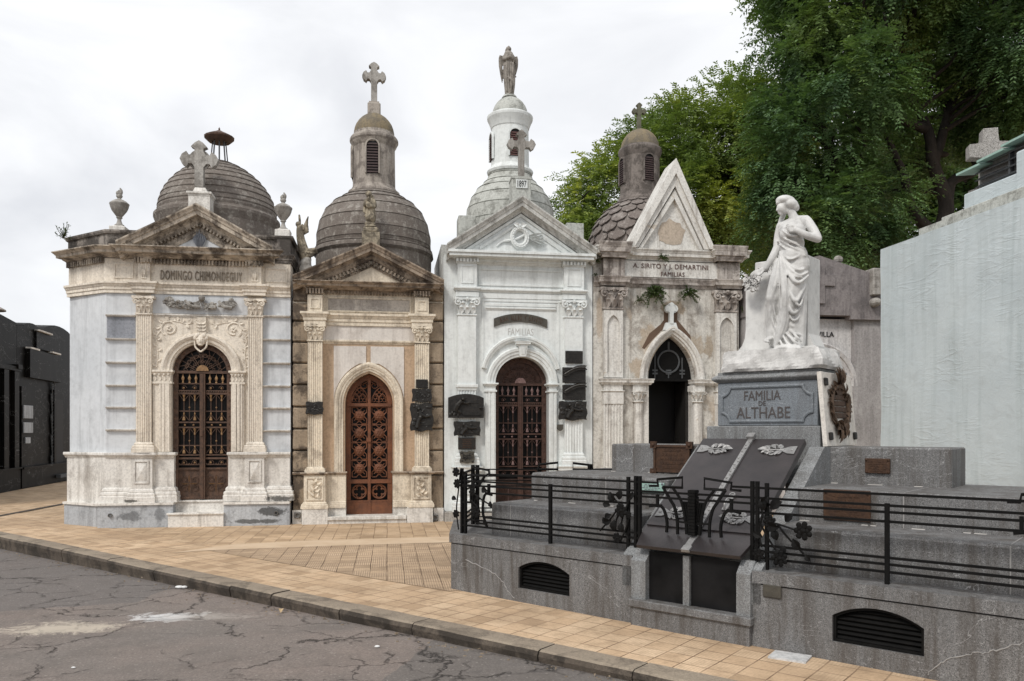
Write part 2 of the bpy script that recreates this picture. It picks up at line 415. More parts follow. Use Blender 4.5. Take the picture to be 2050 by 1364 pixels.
# fifth, blue, black
M['grey_cement'] = stone('grey_cement_gable', (.20,.18,.178), (.27,.245,.24), (.10,.09,.09), .5, .45, 1.8, .52, bump=.2)
M['white_smear'] = stone('limewashed_panel', (.70,.69,.68), (.55,.53,.52), (.25,.23,.23), .45, .35, 1.6, .53, bump=.15)
M['cement_pale'] = stone('pale_cement_pilaster', (.36,.34,.335), (.27,.255,.25), (.50,.48,.47), .4, .4, 1.6, .53, bump=.15)
M['black_granite'] = granite('black_polished_granite', (.004,.0039,.0038), (.016,.0155,.015), (.001,.001,.001), .1, .45, .5, .07)
M['granite'] = granite('speckled_grey_granite', (.172,.170,.169), (.33,.327,.325), (.06,.06,.06), .62, .65)
M['granite_light'] = granite('pale_grey_granite', (.235,.243,.246), (.40,.405,.41), (.09,.09,.09), .35, .6)
M['granite_panel'] = granite('blue_grey_granite_panel', (.20,.222,.245), (.32,.34,.36), (.09,.10,.11), .2, .5, 1.3)
M['cross_granite'] = granite('pinkish_cross_granite', (.34,.325,.305), (.62,.60,.57), (.08,.07,.065), .1, .65, .6)
M['carrara'] = stone('carrara_marble', (.62,.615,.60), (.555,.55,.535), (.33,.32,.305), .18, .16, 2.0, .60, bump=.02, rough=.5, fine=6)
M['carrara_rock'] = stone('rough_carrara_rock', (.60,.592,.575), (.51,.50,.485), (.30,.285,.27), .2, .22, 3.0, .56, bump=.2, rough=.6, fine=14)
M['cream_marble'] = stone('cream_marble_plate', (.70,.66,.60), (.64,.60,.55), (.42,.36,.3), .25, .15, 2.0, .6, bump=.03, rough=.5)
M['statue_lime'] = stone('lichened_statue_stone', (.40,.345,.255), (.27,.23,.17), (.10,.085,.065), .55, .65, 9.0, .47, bump=.4)
M['statue_grey'] = stone('grey_statue_stone', (.36,.335,.30), (.27,.245,.215), (.13,.115,.10), .5, .5, 8.0, .5, bump=.3)
# metals
M['rust'] = metal('rusted_door_iron', (.125,.072,.048), (.06,.04,.031), .65, .1, 14, .25, .3)
M['rust_orange'] = metal('orange_rust_iron', (.20,.072,.030), (.105,.042,.022), .65, .15, 7)
M['red_iron'] = metal('dark_red_iron', (.082,.042,.031), (.042,.025,.02), .6, .1, 14, .25, .3)
M['gilt'] = metal('worn_gilt_iron', (.36,.22,.10), (.16,.09,.05), .55, .4, 30)
M['pinkish_iron'] = metal('faded_pink_iron', (.22,.14,.13), (.12,.07,.065), .6, .3, 30)
M['black_iron'] = metal('black_wrought_iron', (.004,.004,.004), (.008,.0075,.007), .6, 0.0, 14, .25, .12)
M['bronze_dark'] = metal('dark_bronze', (.016,.0155,.015), (.036,.033,.030), .5, .3, 20, .5, .3)
M['bronze_brown'] = metal('brown_bronze', (.085,.045,.026), (.045,.026,.018), .6, .3, 18, .5, .3)
M['bronze_wreath'] = metal('dark_brown_wreath', (.11,.068,.042), (.055,.036,.025), .65, .15, 18, .5, .3)
M['bronze_olive'] = metal('olive_bronze', (.10,.092,.075), (.065,.06,.05), .5, .5, 18, .4)
M['bronze_door'] = metal('violet_brown_bronze_doors', (.050,.042,.042), (.034,.030,.031), .34, .3, 3.5, .10, .45)
M['steel_pale'] = metal('pale_nickel_strap', (.35,.345,.34), (.22,.215,.21), .5, .5, 20)
M['cross_lichen'] = stone('dull_lichen_cross', (.17,.165,.115), (.12,.12,.085), (.08,.08,.06), .4, .5, 8, .5, bump=.3)
M['interior_dark'] = plain('dark_interior', (.006,.006,.007), .6, .3)
M['dark_pane'] = (lambda s: (s.bsdf(s.mix(s.ramp(s.noise(s.pos, 2.2, 5, .6), [(.4, 0.0), (.75, 1.0)]), (.004,.004,.0042), (.016,.0155,.016)), .35, spec=.12), s.m)[1])(N('dark_glass_pane'))
M['louvre'] = metal('louvre_brown', (.055,.030,.028), (.03,.02,.02), .7, .1)
M['louvre_red'] = metal('louvre_red', (.11,.048,.042), (.06,.03,.028), .7, .1)
M['letter_dark'] = plain('dark_lettering', (.10,.085,.075), .8)
M['letter_faint'] = plain('faint_lettering', (.47,.46,.44), .85)
M['letter_brown'] = plain('brown_lettering', (.13,.085,.075), .7)
M['letter_cut'] = plain('cut_lettering', (.085,.075,.073), .8)
M['ink'] = plain('black_lettering', (.02,.02,.02), .7)
M['verdigris'] = metal('green_copper_sheet', (.34,.49,.43), (.26,.40,.35), .6, .15, 10, .1)
M['zinc'] = metal('dark_zinc_louvre', (.09,.095,.10), (.06,.065,.07), .6, .3)
M['pvc'] = plain('grey_pipe', (.16,.15,.14), .7)
M['mortar'] = plain('white_mortar', (.55,.53,.50), .9); M['joint'] = plain('dull_joint', (.30,.29,.28), .9)
M['render_patch'] = stone('bare_render_patch', (.50,.42,.335), (.44,.37,.30), (.26,.22,.18), .3, .3, 5, .55, bump=.2)
M['bronze_relief'] = metal('rubbed_bronze_relief', (.034,.032,.029), (.018,.017,.016), .42, .4, 25, .3, .4)
# blue rendered wall with lifting skin of paint
def _blue():
    s = N('pale_blue_render'); p = s.pos
    d = s.noise(p, .8, 5, .6)
    c = s.mix(s.ramp(d, [(.3, 0.0), (.7, 1.0)]), (.55,.61,.63), (.465,.525,.55))
    st = s.noise(s.scale(p, (5,5,.35)), 1.0, 5, .65, .3)
    c = s.mix(s.math('MULTIPLY', s.ramp(st, [(.50, 0.0), (.75, 1.0)]), .60), c, (.33,.39,.395)); c = s.mix(s.math('MULTIPLY', s.ramp(s.noise(p, 2.4, 7, .7), [(.54, 0.0), (.66, 1.0)]), .35), c, (.40,.44,.45))
    w = s.noise(s.scale(p, (.75, .75, 3.4)), 1.7, 5, .55, .8)
    wr = s.math('ABSOLUTE', s.math('SUBTRACT', w, .5))
    wr = s.math('MULTIPLY', s.ramp(wr, [(0.0, 1.0), (.02, .5), (.055, 0.0)]), s.ramp(s.noise(p, 1.15, 3, .5), [(.46, 0.0), (.66, .6)]))
    w2 = s.noise(s.scale(p, (1,1,1.6)), 4, 8, .62, .5)
    h = s.math('ADD', wr, s.math('MULTIPLY', w2, .9))
    cr = s.noise(s.scale(p, (1.6,1.6,.22), (4,2,7)), 1.3, 6, .6, .6); c = s.mix(s.math('MULTIPLY', s.ramp(cr, [(.60, 0.0), (.72, 1.0)]), .5), c, (.38,.43,.43))
    s.bsdf(c, .7, s.bump(h, .25, .05), spec=.2); return s.m
M['blue_render'] = _blue()
# ------------------------------------------------------------------ classical vocabulary
def U3(x0, x1, dw, df):            # three sides of a projecting block, for hmold
    return [(x0, dw), (x0, df), (x1, df), (x1, dw)]
def corn(z0, z1, out, inn=-.03, kind='cyma'):
    h = z1 - z0
    if kind == 'cyma':             # stepped cornice: bed mould, corona, cyma
        return [(inn, z0), (.10*out, z0), (.16*out, z0+.10*h), (.34*out, z0+.22*h), (.36*out, z0+.30*h), (.72*out, z0+.34*h), (.74*out, z0+.62*h),
                (.80*out, z0+.66*h), (.84*out, z0+.74*h), (.96*out, z0+.86*h), (out, z0+.90*h), (out, z1), (inn, z1)]
    if kind == 'arch':             # architrave: fascias and a crown
        return [(inn, z0), (.30*out, z0), (.30*out, z0+.30*h), (.48*out, z0+.32*h), (.48*out, z0+.55*h), (.62*out, z0+.60*h), (.80*out, z0+.76*h), (out, z0+.82*h), (out, z1), (inn, z1)]
    if kind == 'base':             # plinth block, torus, fillet
        return [(inn, z0), (out, z0), (out, z0+.40*h), (.82*out, z0+.45*h), (.88*out, z0+.55*h), (.80*out, z0+.66*h), (.40*out, z0+.72*h), (.48*out, z0+.80*h), (.34*out, z0+.92*h), (0, z1), (inn, z1)]
    if kind == 'cap':              # small projecting cap
        return [(inn, z0), (.15*out, z0), (.45*out, z0+.35*h), (.9*out, z0+.5*h), (out, z0+.6*h), (out, z0+.9*h), (.9*out, z1), (inn, z1)]
    return [(inn, z0), (out, z0), (out, z1), (inn, z1)]
def rake(b, xl, xm, xr, zl, zt, zr, prof, y0, xr_ext=0):
    """raking cornice of a pediment; prof [(dz, out)] is carried along with plumb cuts at the feet"""
    rows = [[b.bm.verts.new((x, y0 - o, z + dz)) for dz, o in prof] for x, z in ((xl, zl), (xm, zt), (xr, zr))]
    L = len(prof)
    for a, c in zip(rows, rows[1:]):
        for j in range(L): b.face([a[j], a[(j+1) % L], c[(j+1) % L], c[j]])
    b.face(rows[0]); b.face(list(reversed(rows[-1])))
def rake_prof(h, out, inn=-.05):
    return [(0, inn), (0, .30*out), (.12*h, .34*out), (.26*h, .52*out), (.30*h, .56*out), (.32*h, .78*out), (.58*h, .80*out), (.62*h, .86*out), (.74*h, .90*out), (.86*h, .98*out), (.90*h, out), (h, out), (h, inn)]
def fluted(b, x0, x1, z0, z1, dw, df, n=5, depth=.012, margin=.012):
    """pilaster shaft with n flutes"""
    w = (x1-x0-2*margin)/n; pts = [(x0, dw), (x0, df)]
    for i in range(n):
        a = x0 + margin + i*w
        pts.append((a+.12*w, df))
        for k in range(1, 5):
            t = k/5*PI; pts.append((a+.5*w-.38*w*math.cos(t), df+depth*math.sin(t)))
        pts.append((a+.88*w, df))
    pts += [(x1, df), (x1, dw)]
    b.prism(pts, z0, z1, 'z')
def pilaster_base(b, x0, x1, z0, z1, dw, df, out=.035):
    b.hmold(U3(x0, x1, dw, df), corn(z0, z1, out, -.02, 'base')); b.box(x0+.005, x1-.005, df+.004, dw, z0, z1)
def capital(b, x0, x1, z0, z1, dw, df, flare=.03):
    """leafy composite capital on a flat pilaster"""
    w, h = x1-x0, z1-z0; xm = (x0+x1)/2
    b.frust(x0, x1, df, dw, z0, x0-flare*.3, x1+flare*.3, df-flare*.3, dw, z0+.84*h)
    b.hmold(U3(x0, x1, dw, df), [(-.01, z0-.06*h), (.014, z0-.06*h), (.018, z0-.01*h), (.014, z0+.03*h), (-.01, z0+.03*h)])
    flare *= 1.35
    a0, a1 = x0-flare, x1+flare                                   # abacus with hollow front
    pts = [(a0, dw), (a0, df-flare), (a0+.15*w, df-flare*1.1)] + [(xm + (t-.5)*.8*w, df-flare*(1.0-.55*math.sin(PI*t))) for t in (.2,.4,.6,.8)] + [(a1-.15*w, df-flare*1.1), (a1, df-flare), (a1, dw)]
    b.prism(pts, z0+.86*h, z1, 'z')
    for row, (zz, hh, k) in enumerate(((z0, .45*h, 3), (z0+.18*h, .52*h, 2))):
        for i in range(k):
            x = x0 + w*(i+.5)/k
            b.leaf((x, df-.012-.012*row, zz), (0, -.30, 1), (0, -1, .1), hh, w/k*.44, curl=-.05)
            b.ball((x, df-.050-.018*row, zz+hh*.93), w*.085, 1.2, 1, .8, u=6, v=5)
    for sgn in (-1, 1):
        cx = xm + sgn*w*.50
        sp = spiral(0, 0, .20*w, .04*w, PI/2 if sgn > 0 else PI/2, -1.4*sgn, 16)
        b.tube([(cx + p[0], df-flare*.9, z0+.70*h + p[1]) for p in sp], [.058*w*(1-.4*i/16) for i in range(17)], 5)
        b.ball((cx, df-flare*1.05, z0+.70*h), .055*w, u=6, v=5)
        b.tube(spline([(xm, df-.015, z0+.40*h), (xm+sgn*.12*w, df-.025, z0+.66*h), (xm+sgn*.30*w, df-flare*.9, z0+.83*h), (cx, df-flare*.95, z0+.86*h)], 4), .030*w, 5)
    for k in range(6):
        a = k*PI/3; b.ball((xm+.07*w*math.cos(a), df-flare*.8, z0+.90*h+.07*w*math.sin(a)), .05*w, u=6, v=4)
    b.ball((xm, df-flare*1.0, z0+.90*h), .05*w, u=6, v=4)
def inset(b, x0, x1, z0, z1, df, m=.02, dep=.015, raised=True):
    """moulded panel frame on a face at df"""
    for q in ((x0, x1, z1-m, z1), (x0, x1, z0, z0+m), (x0, x0+m, z0+m, z1-m), (x1-m, x1, z0+m, z1-m)):
        b.box(q[0], q[1], df-dep, df+.01, q[2], q[3])
def dentils(b, x0, x1, z0, z1, df, out, pitch):
    n = max(1, int(round((x1-x0)/pitch))); p = (x1-x0)/n
    for i in range(n): b.box(x0+p*(i+.22), x0+p*(i+.78), df-out, df+.01, z0, z1)
def rake_dentils(b, xl, xm, xr, zl, zt, zr, y0, out, pitch, h):
    for (xa, za, xb, zb) in ((xl, zl, xm, zt), (xm, zt, xr, zr)):
        n = int(round(abs(xb-xa)/pitch)); sl = (zb-za)/(xb-xa); d = Vector((1, 0, sl)).normalized(); up = Vector((-sl, 0, 1)).normalized()
        for i in range(n):
            x = xa + (xb-xa)*(i+.5)/n
            b.obox((x, y0-out/2, za + sl*(x-xa) + h/2), d, (0,1,0), up, pitch*.27, out/2+.01, h/2)
def arch_wall(b, x0, x1, z0, z1, opening, d0, d1):
    """wall slab from d0 back to d1 with an opening that reaches the floor; opening = list (x,z) from left foot to right foot"""
    b.prism([(x0, z0)] + opening + [(x1, z0), (x1, z1), (x0, z1)], d0, d1, 'y')
def archivolt(b, opening, prof, y0, closed=False):
    b.vmold(opening, prof, y0)
def ring_dome(b, c, prof, seg=40): b.lathe(c, prof, seg)
def cross_poly(w, H, arm, za, t, kind='plain', flare=.0):
    """outline (x,z) of a cross: shaft width w, height H, total arm span arm, arm centre za, arm thickness t"""
    h, a, q = w/2, arm/2, t/2
    if kind == 'plain':
        return [(-h,0),(h,0),(h,za-q),(a,za-q),(a,za+q),(h,za+q),(h,H),(-h,H),(-h,za+q),(-a,za+q),(-a,za-q),(-h,za-q)]
    f = flare                        # pointed, splayed arm ends
    R = [(h,0),(h,za-q*1.9),(h+q*.55,za-q*1.05),(a-f*1.3,za-q),(a-f,za-q-f*.55),(a-f*.35,za-q-f*.1),(a,za),(a-f*.35,za+q+f*.1),(a-f,za+q+f*.55),(a-f*1.3,za+q),(h+q*.55,za+q*1.05),(h,za+q*1.9),(h,H-f*1.3),(h+f*.55,H-f),(h*.9,H-f*.35),(0,H)]
    return R + [(-x, z) for x, z in reversed(R[:-1])]
def cross_obj(name, c, rz, mat, parent, **k):
    th = k.pop('th', .09); ring = k.pop('ring', None); b = B()
    b.prism(cross_poly(**k), -th/2, th/2, 'y')
    if ring:
        za = k['za']
        b.tube([(ring*math.cos(2*PI*i/28), 0, za+ring*math.sin(2*PI*i/28)) for i in range(28)], ring*.13, 6, closed=True)
    b.xf(Matrix.Translation(c) @ Matrix.Rotation(rz, 4, 'Z'))
    return b.build(name, mat, parent)
def louvre_window(parent, c, R, zc0, w, h, mat_f, mat_l, ang, pointed_top=False, frame_mat=None):
    """arched louvre set into a round lantern of radius R at angle ang (0 = facing -y)"""
    Mx = Matrix.Translation(c) @ Matrix.Rotation(ang, 4, 'Z')
    hw = w/2; zs = zc0 + h - hw*1.05
    ar = [(-hw, zc0), (-hw, zs)] + arc(0, zs, hw, 180, 0, 10, hw*1.05)[1:-1] + [(hw, zs), (hw, zc0)]
    sag = R - math.sqrt(max(0, R*R-hw*hw))
    b = B(); b.prism([(-hw, zc0)] + ar[1:-1] + [(hw, zc0)], -R+.004-.0, -R+.10, 'y')
    bb = b.xf(Mx).build('window', mat_f, parent)
    b = B(); n = 11
    for i in range(n):
        z = zc0 + (zs + hw*.6 - zc0)*(i+.5)/n
        ww = hw*.93 if z < zs else math.sqrt(max(.01, hw*hw-(z-zs)**2))*.9
        b.obox((0, -R-.006, z), (1,0,0), (0,.5,1), (0,-1,.5), ww, .018, .005)
    b.xf(Mx).build('louvre', mat_l, bb)
    b = B(); b.vmold(ar, [(0, -.02), (0, .022), (.028, .022), (.028, -.02)], -R+.0)
    b.xf(Mx).build('window_frame', frame_mat, bb)
    return bb

def half_scroll(b, x, z, y, r, sgn, a0=0, turns=1.25, th=.006):
    b.tube([(x+p[0]*sgn, y, z+p[1]) for p in spiral(0, 0, r, r*.15, a0, turns, 14)], th, 4)
def iron_door(parent, x0, x1, zb, zs, d, mat, gilt, mid, plate=None, pane=M['dark_pane'], solid_fan=False):
    """pair of arched iron grille leaves with fanlight"""
    w = x1-x0; xm = (x0+x1)/2; R = w/2; H = zs-zb
    fr = B(); t = .085*w
    fr.box(x0, x0+t, d-.02, d+.03, zb, zs); fr.box(x1-t, x1, d-.02, d+.03, zb, zs)
    fr.box(x0, x1, d-.028, d+.032, zs-.022, zs+.022)
    fr.vmold(arc(xm, zs, R-.001, 180, 0, 24), [(0, -.03), (0, .02), (-t, .02), (-t, -.03)], d)
    for i in range(13): fr.ball((xm+(R-t/2)*math.cos(PI*i/12), d-.022, zs+(R-t/2)*math.sin(PI*i/12)), .016, u=6, v=4)
    for s in (x0+t/2, x1-t/2):
        for i in range(16): fr.ball((s, d-.022, zb+H*(i+.5)/16), .014, u=6, v=4)
    door = fr.build('door', mat, parent)
    pb = B(); pb.prism([(x0+.01, zb)] + [(x0+.01, zs)] + arc(xm, zs, R-.01, 180, 0, 20)[1:-1] + [(x1-.01, zs), (x1-.01, zb)], d+.06, d+.07, 'y')
    pb.build('pane', pane, door)
    fb = B(); r1 = R-t
    for i in range(1, 12):
        a = PI*i/12; c, s = math.cos(a), math.sin(a); L = r1*.97
        if i % 2 == 0: fb.tube([(xm+.12*w*c, d, zs+.12*w*s), (xm+L*c, d, zs+L*s)], .006, 4)
        else: fb.tube(spline([(xm+.12*w*c, d, zs+.12*w*s), (xm+.3*w*math.cos(a-.12), d, zs+.3*w*math.sin(a-.12)), (xm+L*c, d, zs+L*s)], 4), .006, 4)
        for sg in (-1, 1):
            q = a + sg*.13; rr = r1*.74
            fb.tube([(xm+rr*math.cos(q)+p[0], d, zs+rr*math.sin(q)+p[1]) for p in spiral(0, 0, .047*w, .008*w, a+PI*.5*sg, 1.2*sg, 12)], .0055, 4)
        q = a; rr = r1*.46
        fb.tube([(xm+rr*math.cos(q)+p[0], d, zs+rr*math.sin(q)+p[1]) for p in spiral(0, 0, .03*w, .006*w, a, 1.1, 10)], .005, 4)
    if solid_fan: fb.prism([(xm+r1*math.cos(PI*i/20), zs+r1*math.sin(PI*i/20)) for i in range(21)], d+.012, d+.02, 'y')
    fb.build('fanlight', mid, door)
    gb = B(); gb.prism([(xm+.105*w*math.cos(PI*i/14), zs+.02+.105*w*math.sin(PI*i/14)) for i in range(15)], d-.045, d-.02, 'y')
    gb.build('sun_plate', gilt, door)
    mb = B(); mb.box(xm-.045*w, xm+.045*w, d-.05, d+.035, zb+.01, zs-.03); mb.box(xm-.012, xm+.012, d-.062, d-.05, zb+.01, zs-.03)
    mb.box(xm-.03, xm+.012, d-.075, d-.05, zb+.50*H, zb+.545*H)
    mb.build('meeting_stile', mat, door)
    for sg in (-1, 1):
        xa, xb = (x0+t, xm-.045*w) if sg < 0 else (xm+.045*w, x1-t)
        lw = xb-xa; lb, gl = B(), B()
        for f, hh in ((.0,.028),(.235,.02),(.27,.012),(.315,.02),(.345,.012),(.56,.016),(.60,.016),(.825,.022),(.85,.012),(.905,.012)):
            lb.box(xa, xb, d-.012, d+.014, zb+H*f, zb+H*f+hh*H*.75)
        for q in (.27, .835, .0): 
            for i in range(9): lb.ball((xa+lw*(i+.5)/9, d-.014, zb+H*(q+.012)), .011, u=5, v=4)
        for sec0, sec1 in ((.36,.56),(.62,.825)):
            for fx_ in (.25, .75):
                x = xa+lw*fx_
                lb.tube([(x, d, zb+H*sec0), (x, d, zb+H*sec1)], .008, 6)
                gl.lathe((x, d, 0), [(.006, zb+H*(sec1-.055)), (.018, zb+H*(sec1-.05)), (.010, zb+H*(sec1-.03)), (.045*lw*1.6, zb+H*(sec1-.004)), (.0, zb+H*sec1)], 7)
                gl.lathe((x, d, 0), [(.0, zb+H*sec0), (.085*lw, zb+H*(sec0+.002)), (.06*lw, zb+H*(sec0+.022)), (.006, zb+H*(sec0+.034)), (.016, zb+H*(sec0+.055)), (.006, zb+H*(sec0+.065))], 7)
                for k in (-1, 1): 
                    lb.tube([(x, d, zb+H*(sec1-.05)), (x+k*.22*lw, d, zb+H*(sec1-.003))], .005, 4); lb.tube([(x, d, zb+H*(sec0+.05)), (x+k*.22*lw, d, zb+H*(sec0+.003))], .005, 4)
            x = xa+lw*.5
            lb.tube([(x, d, zb+H*sec0), (x, d, zb+H*sec1)], .007, 5); gl.ball((x, d, zb+H*(sec0+sec1)/2), .016, u=6, v=5)
            lb.box(xa, xb, d-.006, d+.006, zb+H*(.42 if sec0 < .5 else .69), zb+H*(.428 if sec0 < .5 else .698))
        for f in (.25, .75):
            for zz in (.29, .875): 
                half_scroll(lb, xa+lw*f, zb+H*zz, d, .13*lw, 1 if f < .5 else -1, 0, 1.2); gl.ball((xa+lw*f, d-.012, zb+H*zz), .018, u=6, v=5)
            gl.ball((xa+lw*f*.8+lw*.1, d-.012, zb+H*.585), .018, u=6, v=5)
        for f in (.2, .5, .8):                         # spear heads along the top
            x = xa+lw*f; z0_ = zb+H*.91; hh = H*.085
            gl.lathe((x, d, 0), [(.006, z0_-.005), (.02, z0_+.1*hh), (.010, z0_+.2*hh), (.052*lw*1.5, z0_+.48*hh), (.030*lw, z0_+.70*hh), (0, z0_+hh)], 6, sy=.4)
        cx, cz, hh = (xa+xb)/2, zb+H*.125, H*.095        # scrolled lower panel
        for k in (-1, 1):
            for m_ in (-1, 1):
                lb.tube([(cx+k*.23*lw+p[0]*k, d, cz+m_*.35*hh+p[1]*m_) for p in spiral(0, 0, .20*lw, .03*lw, -PI*.6, 1.3, 18)], .006, 4)
        for dx, dz in ((0, .8), (0, -.8), (.38, 0), (-.38, 0)):
            gl.leaf((cx, d-.01, cz), (dx*lw*1.0, 0, dz*hh), (0,-1,0), math.hypot(dx*lw, dz*hh), .025*lw, 0)
        lb.box(xa, xb, d+.016, d+.024, zb+.02*H, zb+.235*H)
        lf = lb.build('door_leaf', mid, door); gl.build('gilt_ornament', gilt, lf) if False else gl.build('ornament', gilt, door)
    return door

def body(parent, W, depth, H, mat, d0=.30, t=.18, x0=0.0, roof_z=None, back=True):
    """side walls, back wall and roof slab behind the facade: a real, closed, dark chamber"""
    b = B()
    b.box(x0, x0+t, d0, depth, 0.002, H); b.box(x0+W-t, x0+W, d0, depth, 0.002, H)
    b.box(x0+t, x0+W-t, depth-t, depth, 0.002, H); b.box(x0+t, x0+W-t, d0, depth-t, H-.15, H-.003)
    return b.build('wall', mat, parent)
# ================================================================== first mausoleum: canted corner, cream and grey marble
def make_first():
    s0 = 0.0
    X = lambda px, d=0.0: ROW.s_at(px, d) - s0
    Z = lambda py, px=400, d=0.1: ROW.z_at(px, py, d)
    root = empty('mausoleum', ROW.world(s0, 0), ROW.a, 'grey marble and cream stone mausoleum with canted left side and a wide brown dome', 'mausoleum', 'family mausoleums in the row')
    W = 3.06; dw = .16
    xd0, xd1 = X(344, .16), X(463, .16); xm = (xd0+xd1)/2; zs = Z(746, 400, .3); zt0 = Z(1005, 400)
    # cant: the left side turns back
    ca = math.radians(218-180); CL = 1.0
    wl = X(212, dw); cx, cy = wl - CL*math.cos(ca), dw + CL*math.sin(ca)
    R = (xd1-xd0)/2
    op = [(xd0, 0.0)] + arc(xm, zs, R, 180, 0, 22) + [(xd1, 0.0)]
    zc = Z(497, 400, -.1)                          # top of main cornice
    b = B(); arch_wall(b, X(272, dw)+.0, X(526, dw), 0.002, zc-.1, op, dw, .5)
    b.build('door_wall', M['cream'], root)
    b = B()
    bounds = [632, 679, 726, 772, 816, 861]
    b.box(wl, X(272, dw)-.001, dw, .5, .3, zc-.1); b.box(X(526, dw)+.001, W, dw, .5, .3, zc-.1)
    b.prism([(wl, dw+.0), (cx, cy), (cx+.3, cy+.25), (wl, .5)], .3, zc-.1, 'z')
    b.build('marble_wall', M['marble_slab'], root)
    b = B(); b.box(X(213, dw)+.01, X(272, dw)-.01, dw-.006, dw+.02, Z(678, 240), Z(634, 240)); b.build('dark_panel', M['marble_dark'], root)
    b = B()                                        # thin ledges between the slabs
    for py in bounds:
        z = Z(py, 240, dw); b.hmold([(X(213, dw), dw), (X(272, dw), dw)], [(-.02, z-.022), (.02, z-.022), (.055, z-.006), (.06, z+.010), (-.02, z+.018)])
        z = Z(py+1.5, 550, dw); b.hmold([(X(526, dw), dw), (W-.002, dw)], [(-.02, z-.022), (.02, z-.022), (.055, z-.006), (.06, z+.010), (-.02, z+.018)])
    z = Z(634, 400, dw); b.hmold([(X(303, dw), dw), (X(496, dw), dw)], corn(z-.02, z+.03, .035, -.02, 'cap'))
    b.build('ledge', M['white_marble'], root)
    # chamber behind
    b = B(); t = .15
    b.prism([(cx, cy), (cx+.3, cy+.25), (cx+.3, 3.3), (cx, 3.3)], .002, zc-.1, 'z')
    b.box(W-.18, W, .5, 3.3, .002, zc-.1); b.box(cx+.3, W-.18, 3.1, 3.3, .002, zc-.1)
    b.prism([(wl, .5), (W-.18, .5), (W-.18, 3.1), (cx+.3, 3.1), (cx+.3, cy+.25)], zc-.30, zc-.12, 'z')
    b.build('chamber', M['parapet'], root)
    # plinth in grey marble, with its thin white top slab
    zp = Z(1010, 390, 0); b = B(); xs0, xs1 = X(346, 0), X(448, 0)
    a = .055
    ox, oy = -math.sin(ca)*.10, -math.cos(ca)*.10
    pl = [(cx+ox-.05, cy+oy+.05), (wl-.13, 0.06), (X(194.5), .06), (X(194.5), 0)]
    b.prism([(cx+ox, cy+oy), (X(203), .075), (X(203)+.35, .075), (cx+.3, cy+.25)], -.1, zp-.02, 'z')
    b.box(X(195), xs0, 0, .4, -.1, zp); b.box(xs1, W+.004, 0, .4, -.1, zp-.01)
    b.build('plinth', M['plinth_marble'], root)
    b = B()
    b.box(X(195)-.025, xs0+.012, -.03, .4, zp+.001, zp+.035); b.box(xs1-.012, W+.004, -.03, .4, zp-.009, zp+.03)
    b.prism([(cx+ox-.02, cy+oy-.02), (X(203)-.02, .045), (X(203)+.3, .045), (cx+.3, cy+.25)], zp-.019, zp+.018, 'z')
    b.build('plinth_slab', M['white_marble'], root)
    b = B()                                        # steps before the door
    b.box(X(337, -.02), xs1, -.04, .35, -.1, Z(1031, 390, -.04)); b.box(X(337, -.02)-.02, xs1+.01, -.065, .35, Z(1031, 390, -.04)+.002, Z(1028, 390, -.04)+.01, .006)
    b.box(xs0+.001, xs1-.001, .16, .6, -.1, zt0-.01); b.box(xs0+.002, xs1-.002, .135, .6, zt0-.008, zt0+.022, .006)
    b.build('doorstep', M['white_marble'], root)
    # dado: base course, die, cap
    zb0, zb1 = zp+.036, Z(975, 400); zc0, zc1 = Z(917, 400), Z(907, 400)
    b = B()
    for (xa, xb) in ((X(207, .08), X(349, .1)), (X(455, .1), W+.002)):
        b.hmold([(xa, .45), (xa, .10), (xb, .10), (xb, .45)], corn(zb0, zb1, .06, -.04, 'base')); b.box(xa+.01, xb-.01, .12, .45, zb0, zc1-.02)
    for (xa, xb) in ((X(262, .05), X(305, .05)), (X(490, .05), X(529, .05))):
        b.hmold(U3(xa, xb, .2, .04), corn(zb0, zb1-.02, .055, -.03, 'base')); b.box(xa, xb, .04, .3, zb0, zc1-.03)
        inset(b, xa+.05, xb-.05, Z(968, 280), Z(922, 280), .04, .022, .018)
        xc = (xa+xb)/2; zc_ = (Z(968, 280)+Z(922, 280))/2; hw, hh = (xb-xa)/2-.085, (Z(922, 280)-Z(968, 280))/2-.04
        b.frust(xc-hw, xc+hw, .022, .05, zc_-hh, xc-hw, xc+hw, .022, .05, zc_+hh) if False else None
        v = [b.bm.verts.new(p) for p in ((xc-hw, .038, zc_-hh), (xc+hw, .038, zc_-hh), (xc+hw, .038, zc_+hh), (xc-hw, .038, zc_+hh), (xc, .005, zc_))]
        for i in range(4): b.face([v[i], v[(i+1) % 4], v[4]])
    b.prism([(cx+ox*.5, cy+oy*.5), (X(207, .1), .13), (X(207, .1)+.3, .13), (cx+.3, cy+.25)], zb0-.02, zc1-.02, 'z')
    b.build('dado', M['white_marble'], root)
    b = B()
    path_l = [(cx+ox*.5-.02, cy+oy*.5), (X(212, .1), .12), (X(262, .05)-.02, .12), (X(262, .05)-.02, .035), (X(305, .05)+.02, .035), (X(305, .05)+.02, .11), (X(346, .1), .11), (X(346, .1), .3)]
    b.hmold(path_l, corn(zc0, zc1+.01, .05, -.03, 'cap'))
    path_r = [(X(461, .1), .3), (X(461, .1), .11), (X(490, .05)-.02, .11), (X(490, .05)-.02, .035), (X(529, .05)+.02, .035), (X(529, .05)+.02, .12), (W+.003, .12)]
    b.hmold(path_r, corn(zc0, zc1+.01, .05, -.03, 'cap'))
    b.build('dado_cap', M['white_marble'], root)
